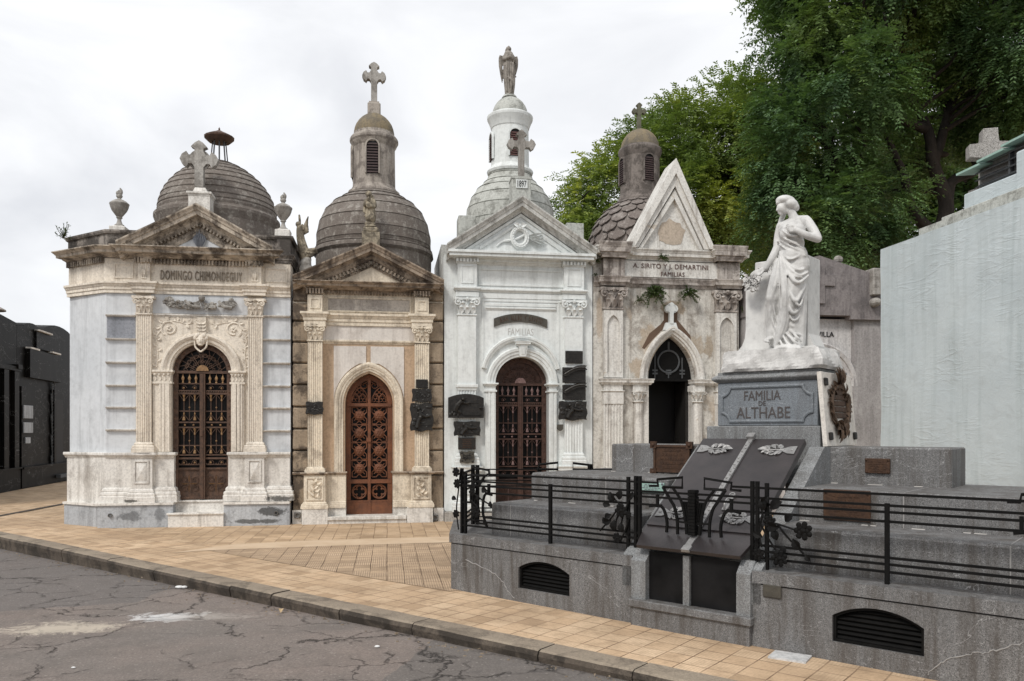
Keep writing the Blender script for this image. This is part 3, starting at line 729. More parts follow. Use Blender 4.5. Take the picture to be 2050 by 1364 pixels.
    # pilasters
    for (pa, pb_) in ((273, 302.5), (496.5, 525)):
        xa, xb = X(pa, .07), X(pb_, .07); b = B()
        fluted(b, xa, xb, Z(886, 400, .07), Z(633, 400, .07), dw+.02, .07, 6, .014)
        p = b.build('pilaster', M['cream'], root)
        b = B(); pilaster_base(b, xa, xb, zc1+.012, Z(885, 400, .07), dw+.02, .07, .065); b.build('pilaster_base', M['cream'], p)
        b = B(); capital(b, xa, xb, Z(633, 400, .07)+.02, Z(596, 400, .07), dw+.02, .07, .045); b.build('capital', M['cream'], p)
    # door case: jamb piers with small leafy imposts, archivolt, mask keystone, spandrel scrolls
    for (xa, xb) in ((X(306, .13), xd0), (xd1, X(489, .13))):
        b = B(); inner = xb if xa < xm-.3 else xa
        b.box(xa+.002, xb, .125, .36, zc1, Z(766, 400, .12))
        k = -1 if inner == xb else 1
        for j, (o, w_, q) in enumerate(((.02, .07, .10), (.10, .05, .11), (.16, .03, .115))):
            a0 = inner + k*o; b.box(min(a0, a0+k*w_), max(a0, a0+k*w_), q-.012, .13, zc1+.02, Z(768, 400, .12))
        j = b.build('jamb', M['cream'], root)
        b = B(); b.hmold([(xa+.002, .3), (xa+.002, .115), (xb+.0, .115), (xb+.0, .3)], corn(Z(749, 400, .12)-.012, Z(742, 400, .12), .035, -.02, 'cap'))
        b.hmold([(xa+.002, .3), (xa+.002, .115), (xb+.0, .115), (xb+.0, .3)], corn(Z(769, 400, .12), Z(765, 400, .12), .018, -.02, 'x'))
        b.box(xa+.004, xb-.002, .118, .3, Z(765, 400, .12), Z(749, 400, .12))
        n = 4
        for i in range(n):
            x = xa+(xb-xa)*(i+.5)/n; b.leaf((x, .112, Z(764, 400, .12)), (0,-.1,1), (0,-1,0), .085, .03, -.1); b.ball((x, .10, Z(751, 400, .12)), .02, u=6, v=5)
        b.build('impost', M['cream'], j)
    b = B(); ar = arc(xm, zs, R, 180, 0, 30); ex = .17
    archivolt(b, ar, [(0, -.08), (0, .0), (.03, .012), (.035, .03), (.085, .035), (.09, .05), (.13, .075), (.165, .07), (.175, .05), (.175, -.02), (.1, -.08)], dw)
    b.build('archivolt', M['cream'], root)
    b = B(); zk = zs+R+.02                         # mask keystone over the arch, acanthus console above
    b.ball((xm+.01, dw-.12, zk+.02), .085, .85, .7, 1.15, 12, 9); b.ball((xm+.01, dw-.185, zk+.0), .018, 1, 1, 1.8, 6, 5); b.ball((xm+.01, dw-.16, zk-.055), .035, 1, .7, .5, 8, 5)
    for k in (-1, 1):
        b.ball((xm+.01+k*.032, dw-.165, zk+.035), .016, u=6, v=5); b.ball((xm+.01+k*.085, dw-.12, zk+.06), .045, .8, .8, 1, 8, 6); b.ball((xm+.01+k*.05, dw-.13, zk+.10), .045, u=8, v=6)
        b.tube(spline([(xm+.01+k*.10, dw-.10, zk+.03), (xm+.01+k*.085, dw-.12, zk-.09), (xm+.01, dw-.12, zk-.17)], 5), .016, 5)
    for i in range(4):
        z = zk+.14+.055*i
        for k in (-1, 1): b.leaf((xm+.01, dw-.06-.012*i, z), (k*.8, -.1, .5), (0,-1,.1), .10, .032, -.2)
    b.box(xm-.06, xm+.08, dw-.06, dw+.02, zk+.10, Z(634, 400, dw)-.022)
    b.build('keystone', M['cream'], root)
    b = B()
    for k in (-1, 1):
        sx, sz = xm + k*.52, Z(659, 400, dw)
        for p in range(5): b.ball((sx+.03*math.cos(p*1.257), dw-.012, sz+.03*math.sin(p*1.257)), .022, 1, .8, 1, 6, 5)
        b.tube([(sx+q[0]*k, dw-.004, sz+q[1]) for q in spiral(0, 0, .135, .085, -PI*.3, .95, 24)], [.017]*25, 5)
        b.tube(spline([(sx+k*.13, dw-.003, sz-.03), (sx+k*.21, dw-.003, sz-.16), (sx+k*.185, dw-.003, sz-.40), (sx+k*.20, dw-.003, sz-.66)], 6), .014, 5)
        b.tube(spline([(sx-k*.05, dw-.003, sz+.13), (sx-k*.18, dw-.003, sz+.11), (sx-k*.28, dw-.003, sz+.08), (sx-k*.38, dw-.003, sz+.105)], 6), .012, 5)
        for (lx, lz, dx, dz) in ((.20,-.12,.5,.6),(.20,-.2,-.6,.4),(.19,-.3,.6,.5),(.185,-.38,-.6,.5),(.19,-.48,.6,.5),(.19,-.56,-.5,.6),(.2,-.64,.5,.4),(-.2,.1,-.3,.6),(-.27,.08,-.4,-.5),(-.32,.09,-.3,.6),(.0,.14,.5,.5),(.09,.1,.8,.3),(.14,.02,.8,-.2),(-.12,.12,-.2,.7)):
            b.leaf((sx+k*lx, dw-.006, sz+lz), (k*dx, -.12, dz), (0,-1,0), .085, .026, .1)
    b.build('scroll_relief', M['cream'], root)
    # garland panel
    b = B(); b.box(X(303, dw), X(496, dw), dw-.012, dw+.02, Z(633, 400, dw)+.032, Z(591, 400, dw)); b.build('garland_panel', M['marble_slab'], root)
    b = B(); gz = Z(606, 400, .1); x0_, x1_ = X(335, .1), X(468, .1); L = x1_-x0_; r_ = random.Random(3)
    for i in range(64):
        t = r_.random(); sag = -.055*math.sin(PI*t*2-PI/2 if False else PI*t)
        if abs(t-.5) < .07: continue
        zz = gz + sag*1.15 + r_.uniform(-.04, .04); rr = r_.uniform(.022, .045)
        b.ball((x0_+L*t, .11-r_.uniform(0, .05), zz), rr, 1, .8, 1, 7, 5)
        if r_.random() < .6: b.leaf((x0_+L*t, .09, zz), (r_.uniform(-1, 1), -.3, r_.uniform(-1, .6)), (0,-1,0), .09, .03, .3)
    for k, xx in ((-1, x0_+.04), (1, x1_-.04)):
        b.ball((xx, .09, gz+.05), .045, u=8, v=6)
        for a in range(5): b.leaf((xx, .08, gz+.04), (math.cos(-.4-a*.55)*.7, -.1, math.sin(-.4-a*.55)), (0,-1,0), .13, .028, .2)
    b.ball((x0_+L*.52, .07, gz+.07), .055, u=9, v=7)
    for a in range(6): b.tube(spline([(x0_+L*.52, .08, gz+.05), (x0_+L*.5-.035*(a-2.5), .075, gz-.02), (x0_+L*.5-.06*(a-2.5), .09, gz-.065)], 4), .013, 5)
    for (t0, t1) in ((.27, .50), (.78, .98)):
        b.tube(spline([(x0_+L*t0, .06, gz+.02), (x0_+L*(t0*.6+t1*.4), .05, gz-.06), (x0_+L*t1, .06, gz-.09)], 6), [.03]*13, 6)
    b.build('garland', M['stone_grey'], root)
    # entablature
    xr = W+.003
    PL = (X(268, .05), X(306, .05)); PR = (X(490, .05), X(529, .05))
    def path(dbase, db, left=True):
        return [(cx+ox*.3, cy+oy*.3), (X(212, dbase), dbase), (PL[0], dbase), (PL[0], db), (PL[1], db), (PL[1], dbase), (PR[0], dbase), (PR[0], db), (PR[1], db), (PR[1], dbase), (xr, dbase)]
    b = B(); b.hmold(path(dw-.01, .055), corn(Z(590, 400, .1), Z(568, 400, .1), .085, -.08, 'arch')); b.build('architrave', M['cream'], root)
    b = B(); zf0, zf1 = Z(568, 400, .1)+.002, Z(522, 400, .1)
    b.box(wl, xr-.002, dw-.02, .5, zf0, zf1); b.prism([(wl, dw-.02), (cx+ox*.2, cy+oy*.2), (cx+.3, cy+.25), (wl+.1, .5)], zf0, zf1, 'z')
    for (xa, xb) in (PL, PR):
        xa, xb = xa+.06, xb-.05; b.box(xa, xb, .06, dw, zf0, zf1); inset(b, xa+.05, xb-.05, zf0+.05, zf1-.05, .06, .02, .014); b.leaf(((xa+xb)/2, .05, zf0+.07), (0,0,1), (0,-1,0), .16, .035)
    inset(b, X(226, .1), X(268, .1)-.02, zf0+.06, zf1-.08, dw-.02, .025, .014); inset(b, X(531, .1), X(575, .1), zf0+.06, zf1-.08, dw-.02, .025, .014)
    b.build('frieze', M['cream'], root)
    me = text_mesh('DOMINGO CHIMONDEGUY', .16, X(485, .14)-X(322, .14), .03, 1.15)
    o = link('inscription', me, M['cream_letter'], root); o.location = ((X(485, .14)+X(322, .14))/2, dw-.028, Z(553, 400, .14))
    b = B(); zd0, zd1 = Z(531, 400, .1), Z(521, 400, .1)
    dentils(b, X(306, .1), X(490, .1), zd0, zd1, dw-.015, .06, .055); dentils(b, PL[0], PL[1], zd0, zd1, .06, .05, .05); dentils(b, PR[0], PR[1], zd0, zd1, .06, .05, .05)
    cdir = Vector((-math.cos(ca), math.sin(ca), 0)); nrm = Vector((-math.sin(ca), -math.cos(ca), 0))
    for i in range(16):
        c = Vector((wl, dw, (zd0+zd1)/2)) + cdir*(CL*(i+.5)/16) + nrm*.045; b.obox(c, cdir, nrm, (0,0,1), .018, .03, (zd1-zd0)/2)
    b.build('dentils', M['cream_dark'], root)
    b = B(); zc1_ = Z(497, 400, -.15)
    pth = [(cx+ox*.3, cy+oy*.3), (X(212, .1), dw-.02), (X(262, -.1), dw-.02), (X(262, -.1), .05), (X(532, -.1), .05), (X(532, -.1), dw-.02), (xr-.26, dw-.02)]
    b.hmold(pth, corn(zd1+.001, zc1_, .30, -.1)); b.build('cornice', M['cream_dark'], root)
    # pediment
    d0 = .05; xl, xrr = X(231, -.25), X(544, -.25); xa = X(392, -.25); zt = Z(406, 392, -.25); h = .25; zb = zc1_+.002
    sl = (zt - h - (zb - h*.0))/(xa-xl) if False else None
    b = B(); zf = zb - .26
    # underside starts at the cornice: the raking moulding sinks behind the level one at its feet
    rake(b, xl, xa, xrr, zb-.19, zt-h, zb-.19, [(max(q[0], 0), q[1]) for q in rake_prof(h, .30, -.12)], d0)
    b.build('raking_cornice', M['cream_dark'], root)
    b = B(); b.prism([(xl+.12, zb-.02), (xrr-.12, zb-.02), (xa, zt-h+.05)], d0-.012, d0+.16, 'y'); b.build('tympanum', M['marble_slab'], root)
    b = B()
    for i in range(7): 
        a = PI/2+(i-3)*.16; b.leaf((xa+.0, d0-.02, zb+.02), (math.cos(a), -.05, math.sin(a)), (0,-1,0), .33-.03*abs(i-3), .03, .05)
    b.build('palmette', M['marble_dark'], root)
    b = B(); rake_dentils(b, xl+.5, xa, xrr-.5, zb-.19+.5*(zt-h-zb+.19)/(xa-xl)-.075, zt-h-.075, zb-.19+.5*(zt-h-zb+.19)/(xrr-xa)-.075, d0, .08, .055, .055)
    rake(b, xl+.3, xa, xrr-.3, zb-.19+.3*(zt-h-zb+.19)/(xa-xl)-.03, zt-h-.03, zb-.19+.3*(zt-h-zb+.19)/(xrr-xa)-.03, [(-.19,-.02),(-.19,.03),(-.13,.045),(-.12,.02),(-.03,.02),(-.01,.07),(.04,.09),(.04,-.02)], d0)
    b.build('pediment_dentils', M['cream_dark'], root)
    # parapet
    zp0, zp1 = zc1_-.02, Z(468, 400, .2); b = B()
    pp = [(X(127, .7), cy+.12), (X(215, .2), .17), (W, .17), (W, 3.2), (X(127, .7), 3.2)]
    b.prism(pp, zp0, zp1-.06, 'z'); 
    b.hmold([(pp[0][0], 3.2)] + pp[:3] + [(W, 3.0)], [(-.3, zp1-.06), (.03, zp1-.06), (.045, zp1-.03), (.045, zp1), (-.3, zp1)])
    b.frust(W-.25, W+.02, .10, .5, zp1-.55, W-.03, W-.001, .12, .5, zp1-.08) if False else None
    b.build('parapet', M['parapet'], root)
    b = B(); b.hmold([(xr-.25, dw-.02), (xr, dw-.02), (xr, 3.0)], corn(zd1+.001, zc1_, .06, -.2, 'arch')); b.box(W-.22, W+.004, .1, .3, zc1_-.01, zp1-.07); b.build('cornice_end', M['parapet'], root)
    # cross and its pedestal
    dc = .35; b = B(); xa_, xb_ = X(377, dc), X(420, dc)
    xc = (xa_+xb_)/2; b.box(xa_, xb_, dc, dc+.32, zt-.5, Z(389, 400, dc)); b.hmold([(xa_, dc+.32), (xa_, dc), (xb_, dc), (xb_, dc+.32)], corn(Z(389, 400, dc)-.03, Z(384, 400, dc), .03, -.03, 'cap'))
    b.frust(xa_+.05, xb_-.05, dc+.05, dc+.27, Z(384, 400, dc), xa_+.09, xb_-.09, dc+.08, dc+.24, Z(373, 400, dc))
    b.build('cross_pedestal', M['white_marble'], root)
    z0_ = Z(376, 400, dc+.15); H = Z(283, 400, dc+.15) - z0_
    cross_obj('cross', (X(399.5, dc+.15), dc+.16, z0_), 0, M['stone_grey'], root, w=.145, H=H, arm=X(439, dc+.15)-X(362, dc+.15), za=Z(321, 400, dc+.15)-z0_, t=.15, kind='fl', flare=.11, th=.12, ring=.165)
    # dome
    dd = 1.75; cxm = X(437, dd); dep = ROW.depth(437, dd); q = dep/F_PX
    zf = lambda py: EYE+(HY-py)*q
    prof = [(1.12*1.0, zf(520)), (117*q*.98, zf(460)), (117*q, zf(452)), (119*q, zf(447)), (119*q, zf(441)), (114*q, zf(437)), (112*q, zf(434))]
    rows = [(434, 112), (424.5, 111.3), (415, 109.5), (402, 105.5), (389, 99.5), (377, 91.5), (365, 81.5), (354.5, 70), (345, 57.5), (337, 44), (330.5, 30), (326, 16), (323, 0)]
    for i in range(1, len(rows)):
        (ya, ra), (yb, rb) = rows[i-1], rows[i]
        if i % 2 == 0 or i > 2: prof += [(ra*q+.012, zf(ya)-.002), (ra*q+.014, zf(ya)+.01)]
        prof += [((ra+rb)/2*q+.012, zf((ya+yb)/2)), (rb*q, zf(yb))]
    b = B(); b.lathe((cxm, dd, 0), prof, 48); dome = b.build('dome', M['dome_brown'], root, smooth=14)
    # iron ventilator on top
    b = B(); cl = (X(439, dd), dd, 0); qx = q
    for k in range(8):
        a = 2*PI*k/8+.2; b.tube([(cl[0]+.155*math.cos(a), dd+.155*math.sin(a), zf(328)), (cl[0]+.115*math.cos(a), dd+.115*math.sin(a), zf(283))], .012, 5)
    b.tube([(cl[0], dd, zf(325)), (cl[0], dd, zf(283))], .016, 6)
    v = b.build('ventilator', M['zinc'], dome)
    b = B(); b.lathe((cl[0], dd, 0), [(0, zf(284)), (.2, zf(285)), (28.5*q, zf(278)), (29*q, zf(275)), (20*q, zf(270)), (9*q, zf(265)), (3*q, zf(261.5)), (.012, zf(260)), (.02, zf(258.5)), (.008, zf(256.5)), (0, zf(254))], 16)
    b.build('ventilator_cap', M['rust'], dome)
    # door
    iron_door(root, xd0+.005, xd1-.005, zt0+.03, zs, .25, M['rust'], M['gilt'], M['rust'])
    b = B()
    for px, py in ((221, 1032), (553, 1027)):
        x, z = X(px), Z(py, px, 0); b.lathe((0,0,0), [(.026,0), (.034,.0), (.034,.05), (.026,.05), (.026,0)], 12)
        b.bm.verts.ensure_lookup_table(); vs = b.bm.verts[-60:]
        bmesh.ops.transform(b.bm, matrix=Matrix.Translation((x, .02, z)) @ Matrix.Rotation(PI/2, 4, 'X'), verts=vs)
    b.build('drain_pipe', M['pvc'], root)
    return root, dict(zp1=zp1, X=X, Z=Z)
first, FI = make_first()
# urns on the parapet
def make_urn():
    r = empty('urn')
    b = B(); b.box(-.135, .135, -.135, .135, 0, .13, .008); b.frust(-.11,.11,-.11,.11,.13,-.07,.07,-.07,.07,.155); b.build('urn_base', M['white_marble'], r)
    b = B(); b.lathe((0,0,0), [(.085,.15),(.085,.17),(.05,.20),(.032,.26),(.035,.29),(.055,.305),(.045,.32),(.075,.36),(.125,.43),(.15,.49),(.158,.53),(.165,.54),(.165,.56),(.15,.57),(.12,.60),(.075,.625),(.04,.64),(.03,.655),(.05,.68),(.055,.70),(.045,.725),(.025,.74),(0,.745)], 20)
    b.build('vase', M['stone_grey'], r, smooth=40)
    b = B()
    for a, h in ((0,.13),(2.1,.09),(4.0,.07)): b.tube(spline([(.015*math.cos(a), .015*math.sin(a), .72), (.03*math.cos(a), .03*math.sin(a), .72+h*.5), (.012*math.cos(a+.8), .012*math.sin(a+.8), .72+h)], 4), [.03,.032,.034,.034,.03,.026,.018,.012,.004], 7)
    b.build('flame', M['stone_grey'], r, smooth=180); return r
u1 = make_urn(); u2 = copy_tree(u1)
for o, px, d, top, lab in ((u1, 239, .33, 467, 'stone flame urn on the far left corner of the first roof parapet'), (u2, 567, .33, 473, 'stone flame urn beside the big dome, next to the raised-arm angel')):
    o.location = ROW.world(ROW.s_at(px, d), d, ROW.z_at(px, top, d-.13)); o.rotation_euler.z = ROW.a
    tag(o, lab, 'urn', 'urns on the first parapet')
    k = (ROW.z_at(px, top-91 if px < 300 else top-88, d) - o.location.z)/.85; o.scale = (k, k, k)
# ================================================================== second mausoleum: buff stone, pointed door, bulbous dome
def gothic_door(parent, x0, x1, zb, zs, za, d, mat, mat2):
    w = x1-x0; xm = (x0+x1)/2; H = zs-zb; b = B(); t = .105*w
    op = pointed(x0, x1, zs, za, 12)
    b.vmold([(x0, zb)] + op + [(x1, zb)], [(0, -.035), (0, .03), (-t, .03), (-t, -.035)], d)
    door = b.build('door', mat, parent)
    pb = B(); pb.prism([(x0+.01, zb)] + pointed(x0+.01, x1-.01, zs, za-.02, 12) + [(x1-.01, zb)], d+.05, d+.06, 'y'); pb.build('pane', M['dark_pane'], door)
    b = B(); b.box(xm-.032*w, xm+.032*w, d-.055, d+.03, zb+.01, za-.06); b.box(x0+.02, x1-.02, d-.05, d+.03, zs-.045, zs+.012)
    b.box(x0+.01, x1-.01, d-.04, d+.03, zb+.0, zb+.13*H); b.box(x0+.01, x1-.01, d-.045, d+.03, zb+.13*H, zb+.145*H); b.box(x0+.01, x1-.01, d-.045, d+.03, zb+.295*H, zb+.33*H)
    b.box(xm-.045, xm+.03, d-.085, d-.055, zb+.665*H, zb+.70*H); b.box(xm-.02, xm+.02, d-.08, d-.055, zb+.69*H, zb+.73*H)
    b.build('meeting_stile', mat, door)
    for k in (-1, 1):
        xa, xb = (x0+t, xm-.032*w) if k < 0 else (xm+.032*w, x1-t)
        lw = xb-xa; xc = (xa+xb)/2; b, ro = B(), B()
        zz0, zz1 = zb+.345*H, zs-.05; ch = (zz1-zz0)/4
        for i in range(4):
            a0, a1 = zz0+ch*i+.012, zz0+ch*(i+1)-.012; cz = (a0+a1)/2; r = lw*.27
            L, Rr = xa+.02, xb-.02; hx, hz = lw*.17, ch*.17
            # square frame with scooped middles, ring in the centre
            pts = []
            for (cx_, cz_, s0, s1) in ((L, a0, 1, 1), (Rr, a0, -1, 1), (Rr, a1, -1, -1), (L, a1, 1, -1)): pts.append((cx_, cz_))
            for (p, q, nx, nz) in ((pts[0], pts[1], 0, 1), (pts[1], pts[2], -1, 0), (pts[2], pts[3], 0, -1), (pts[3], pts[0], 1, 0)):
                P, Q = Vector(p), Vector(q); dd = Q-P; m1, m2 = P+dd*.30, P+dd*.70; n_ = Vector((nx, nz))
                path = [P, m1] + [m1.lerp(m2, t_) + n_*(.16*lw*math.sin(PI*t_)) for t_ in (.2,.4,.6,.8)] + [m2, Q]
                b.tube([(v.x, d, v.y) for v in path], .011, 4)
            b.tube([(xc+r*math.cos(2*PI*j/18), d, cz+r*math.sin(2*PI*j/18)) for j in range(18)], .014, 5, closed=True)
            for a in range(4):
                th = PI/4+a*PI/2; b.tube([(xc+r*math.cos(th), d, cz+r*math.sin(th)), (xc+r*1.65*math.cos(th), d, cz+r*1.65*math.sin(th))], .009, 4)
            ro.lathe((0,0,0), [(r*.98, 0), (r*.95, .012), (r*.8, .02), (.0, .03)], 18)
            ro.bm.verts.ensure_lookup_table(); n_v = len(ro.bm.verts)
            vs = [v for v in ro.bm.verts if not v.tag]
            bmesh.ops.transform(ro.bm, matrix=Matrix.Translation((xc, d-.004, cz)) @ Matrix.Rotation(PI/2, 4, 'X'), verts=vs)
            for v in ro.bm.verts: v.tag = True
            for a in range(6): ro.ball((xc+r*.5*math.cos(a*PI/3), d-.03, cz+r*.5*math.sin(a*PI/3)), r*.27, 1, .5, 1, 6, 5)
            ro.ball((xc, d-.036, cz), r*.25, 1, .6, 1, 6, 5)
            for v in ro.bm.verts: v.tag = True
            b.box(xa, xb, d-.008, d+.008, zz0+ch*(i+1)-.010, zz0+ch*(i+1)+.002)
        cz = zb+.22*H; r = lw*.42                    # quatrefoil roundel
        b.tube([(xc+r*math.cos(2*PI*j/24), d, cz+r*math.sin(2*PI*j/24)) for j in range(24)], .015, 5, closed=True)
        for a in range(4):
            th = a*PI/2; c = (xc+r*.48*math.cos(th), cz+r*.48*math.sin(th))
            b.tube([(c[0]+r*.40*math.cos(th-2.2+4.4*j/14), d, c[1]+r*.40*math.sin(th-2.2+4.4*j/14)) for j in range(15)], .013, 5)
        # tracery in the head: two small lancets and scrolls
        hz = za-zs; zl = zs+.02
        for f in (.27, .70):
            xx = xa+lw*f; hw = lw*.22
            b.tube([(p[0], d, p[1]) for p in [(xx-hw, zl)] + pointed(xx-hw, xx+hw, zl+.10*hz, zl+.30*hz, 6) + [(xx+hw, zl)]], .011, 4)
            for a in range(3): 
                th = PI/2+a*2*PI/3; c = (xx+.035*math.cos(th), zl+.12*hz+.035*math.sin(th)); b.tube([(c[0]+.03*math.cos(2*PI*j/9), d, c[1]+.03*math.sin(2*PI*j/9)) for j in range(9)], .006, 4, closed=True)
        b.tube([(p[0], d, p[1]) for p in pointed(xa+.03, xb-.0, zl+.08*hz, zl+.52*hz, 8)], .012, 4)
        for a in range(4): th = a*PI/2; b.tube([(xc+.04*math.cos(th)+.032*math.cos(2*PI*j/9), d, zl+.36*hz+.04*math.sin(th)+.032*math.sin(2*PI*j/9)) for j in range(9)], .007, 4, closed=True)
        for (fx_, fz, rr, a0, tn) in ((.80, .60, .085, PI/2, 1.3), (.86, .78, .05, -PI/2, 1.2), (.5, .66, .055, PI, 1.2), (.32, .52, .045, PI, 1.1), (.66, .86, .03, 0, 1.1)):
            xx = xa+lw*(fx_ if k < 0 else 1-fx_); b.tube([(xx+p[0]*(-k), d, zl+fz*hz+p[1]) for p in spiral(0, 0, rr, rr*.2, a0, tn, 16)], .011, 4)
        b.build('door_leaf', mat2, door); ro.build('rosette', M['rust_orange'], door)
    return door

def lantern_dome(root, d, pxc, domep, ring, shaft, corn_, cup, mats, win, seg=40, winmat=None, win_side=True):
    """dome rows [(py, half px)], lantern drum, cornice and cupola; all heights are read off at depth d"""
    dep = ROW.depth(pxc, d); q = dep/F_PX; x = ROW.s_at(pxc, d) - root['s0']; zf = lambda py: EYE+(HY-py)*q
    prof = []
    for i, (py, r) in enumerate(domep):
        if i > 1 and i % 2 == 0: prof += [(r*q+.012, zf(py)-.004), (r*q-.006, zf(py)), (r*q-.006, zf(py)+.012), (r*q+.008, zf(py)+.016)]
        else: prof.append((r*q, zf(py)))
    b = B(); b.lathe((x, d, 0), prof, seg); dome = b.build('dome', mats[0], root, smooth=13)
    b = B(); b.lathe((x, d, 0), [(r*q, zf(py)) for py, r in ring + shaft + corn_], 36); lan = b.build('lantern', mats[1], root, smooth=13)
    b = B(); b.lathe((x, d, 0), [(r*q, zf(py)) for py, r in cup], 32); b.build('cupola', mats[2], root, smooth=40)
    R = shaft[0][1]*q; wpx, wb, wt, ww = win
    off = (wpx-pxc)*q; ang = math.asin(max(-.9, min(.9, off/R)))
    for a in ((ang, ang-PI/2*1.02) if win_side else (ang,)):
        louvre_window(root, (x, d, 0), R+.004, zf(wb), ww*q, zf(wt)-zf(wb), M['interior_dark'], winmat or M['louvre'], a, frame_mat=mats[1])
    return x, q, zf

def make_second():
    s0 = ROW.s_at(583); X = lambda px, d=0.0: ROW.s_at(px, d) - s0
    Z = lambda py, px=740, d=0.1: ROW.z_at(px, py, d)
    root = empty('mausoleum', ROW.world(s0, 0), ROW.a, 'buff and brown stone mausoleum with an orange iron pointed door', 'mausoleum', 'family mausoleums in the row'); root['s0'] = s0
    W = ROW.s_at(889.5)-s0; dw = .22; x0, x1 = X(692, .4), X(786, .4); zs, za, zb = Z(809, 740, .4), Z(749, 740, .4), Z(1036, 740, .3)
    zc = Z(572, 740, .0)
    op = [(x0, 0)] + pointed(x0, x1, zs, za, 12) + [(x1, 0)]
    b = B(); arch_wall(b, X(640, dw), X(835, dw), .002, zc, op, dw, .5); b.build('door_wall', M['tan'], root)
    # rusticated flanks: every block a swelling face, mortar grooves between
    ys = [563, 606, 644, 686, 728, 771, 815, 859, 902, 946]
    b = B(); b.box(.004, X(640, dw)-.001, dw+.02, .5, .002, zc); b.box(X(835, dw)+.001, W-.004, dw+.02, .5, .002, zc); b.build('flank_wall', M['rustic'], root)
    b = B(); r_ = random.Random(5)
    for (xa, xb, px) in ((.006, X(618, dw), 600), (X(857, dw), W-.006, 875)):
        for ya, yb in zip(ys, ys[1:]):
            zt, zl = Z(ya, px, dw)-.012, Z(yb, px, dw)+.012; o = .05+r_.uniform(0, .02)
            b.box(xa, xb, dw-o, dw+.04, zl, zt, .02)
        b.box(xa, xb, dw-.035, dw+.03, .16, Z(950, px, dw)-.02, .015)
    b.build('rustic_blocks', M['rustic'], root)
    # plinth blocks, dado, cap
    b = B()
    for (pa, pb_) in ((604, 656), (815, 867)):
        xa, xb = X(pa), X(pb_); zt = Z(1017, 740, 0); b.box(xa, xb, 0, .3, -.1, zt, .006)
    for (pa, pb_) in ((656, 692), (786, 815)): b.box(X(pa, .1)+.001, X(pb_, .1)-.001, .16, .5, -.1, Z(1017, 740, .1))
    b.box(.004, X(604)-.02, .13, .5, -.1, Z(1020, 740, .1)); b.box(X(867)+.02, W-.004, .13, .5, -.1, Z(1020, 740, .1))
    b.build('plinth', M['white_marble'], root)
    b = B(); b.box(X(656, .05)+.002, X(814, .05)-.002, .03, .5, -.1, Z(1041, 740, 0)); b.box(X(656, .05)+.001, X(814, .05)-.001, .0, .5, Z(1041, 740, 0)+.001, Z(1034, 740, 0), .006); b.build('threshold', M['white_marble'], root)
    for (pa, pb_, ja, jb) in ((608, 651, 651, 692), (823, 863.5, 786, 823)):
        b = B(); xa, xb = X(pa, .03), X(pb_, .03); zt, zm, zl = Z(951, 740, .05), Z(1004, 740, .05), Z(1017, 740, .05)
        b.box(xa, xb, .04, .3, zm, zt); b.hmold(U3(xa, xb, .3, .04), corn(zl, zm, .05, -.03, 'base')); b.box(xa, xb, .05, .3, zl, zm)
        inset(b, xa+.03, xb-.03, zm+.03, zt-.03, .04, .025, .016); xc, zc_ = (xa+xb)/2, (zm+zt)/2
        b.tube(spline([(xc+.02, .03, zm+.09), (xc-.02, .02, zc_-.06), (xc+.025, .02, zc_+.06), (xc-.01, .03, zt-.09)], 5), .014, 5)
        for i in range(9):
            a = r_.uniform(-.6, 3.7); b.leaf((xc+.03*math.sin(i*2.1), .028, zm+.09+(zt-zm-.17)*i/9), (math.cos(a)*.8, -.25, .3+abs(math.sin(a))*.6), (0,-1,0), .11, .035, .3)
        xa2, xb2 = sorted((X(ja, .1), X(jb, .1))); xa2 += .001; xb2 -= .001
        b.box(xa2, xb2, .17, .5, zm, zt); b.hmold([(xa2, .16), (xb2, .16)], corn(zl, zm, .03, -.03, 'base')); b.box(xa2, xb2, .17, .5, zl, zm)
        b.build('pedestal', M['buff'], root)
    b = B(); z0_, z1_ = Z(951, 740, .05)+.001, Z(945, 740, .05)
    b.hmold([(.004, dw-.05), (X(607, .03)-.02, dw-.05), (X(607, .03)-.02, .03), (X(652, .03), .03), (X(652, .03), .16), (x0, .16), (x0, .35)], corn(z0_, z1_, .035, -.03, 'cap'))
    b.hmold([(x1, .35), (x1, .16), (X(822.5, .03), .16), (X(822.5, .03), .03), (X(864.5, .03)+.02, .03), (X(864.5, .03)+.02, dw-.05), (W-.004, dw-.05)], corn(z0_, z1_, .035, -.03, 'cap'))
    b.build('dado_cap', M['buff_dark'], root)
    for pa, pb_ in ((616, 645), (830.5, 859)):
        xa, xb = X(pa, .08), X(pb_, .08); b = B(); fluted(b, xa, xb, Z(934, 740, .08), Z(687, 740, .08), dw+.02, .08, 6, .014); p = b.build('pilaster', M['buff'], root)
        b = B(); pilaster_base(b, xa, xb, z1_, Z(934, 740, .08), dw+.02, .08, .05); b.build('pilaster_base', M['buff'], p)
        b = B(); capital(b, xa, xb, Z(686, 740, .08)+.02, Z(652, 740, .08), dw+.02, .08, .045); b.build('capital', M['buff'], p)
    # spandrel slabs of pale marble above the pointed arch, white lintel, keystone strip
    b = B(); zA, zB = Z(694, 740, dw), Z(812, 740, dw)
    oa = pointed(X(668, dw), X(809, dw), zs, Z(722, 740, dw), 12); n_ = len(oa)//2
    b.prism([(X(668, dw)+.002, zA)] + [(X(668, dw)+.002, zB)] + oa[1:n_-1] + [(X(733, dw), oa[n_-2][1]), (X(733, dw), zA)], dw-.015, dw+.02, 'y')
    b.prism([(X(809, dw)-.002, zA), (X(742, dw), zA), (X(742, dw), oa[n_+2][1])] + oa[n_+2:-1] + [(X(809, dw)-.002, zB)], dw-.0152, dw+.02, 'y')
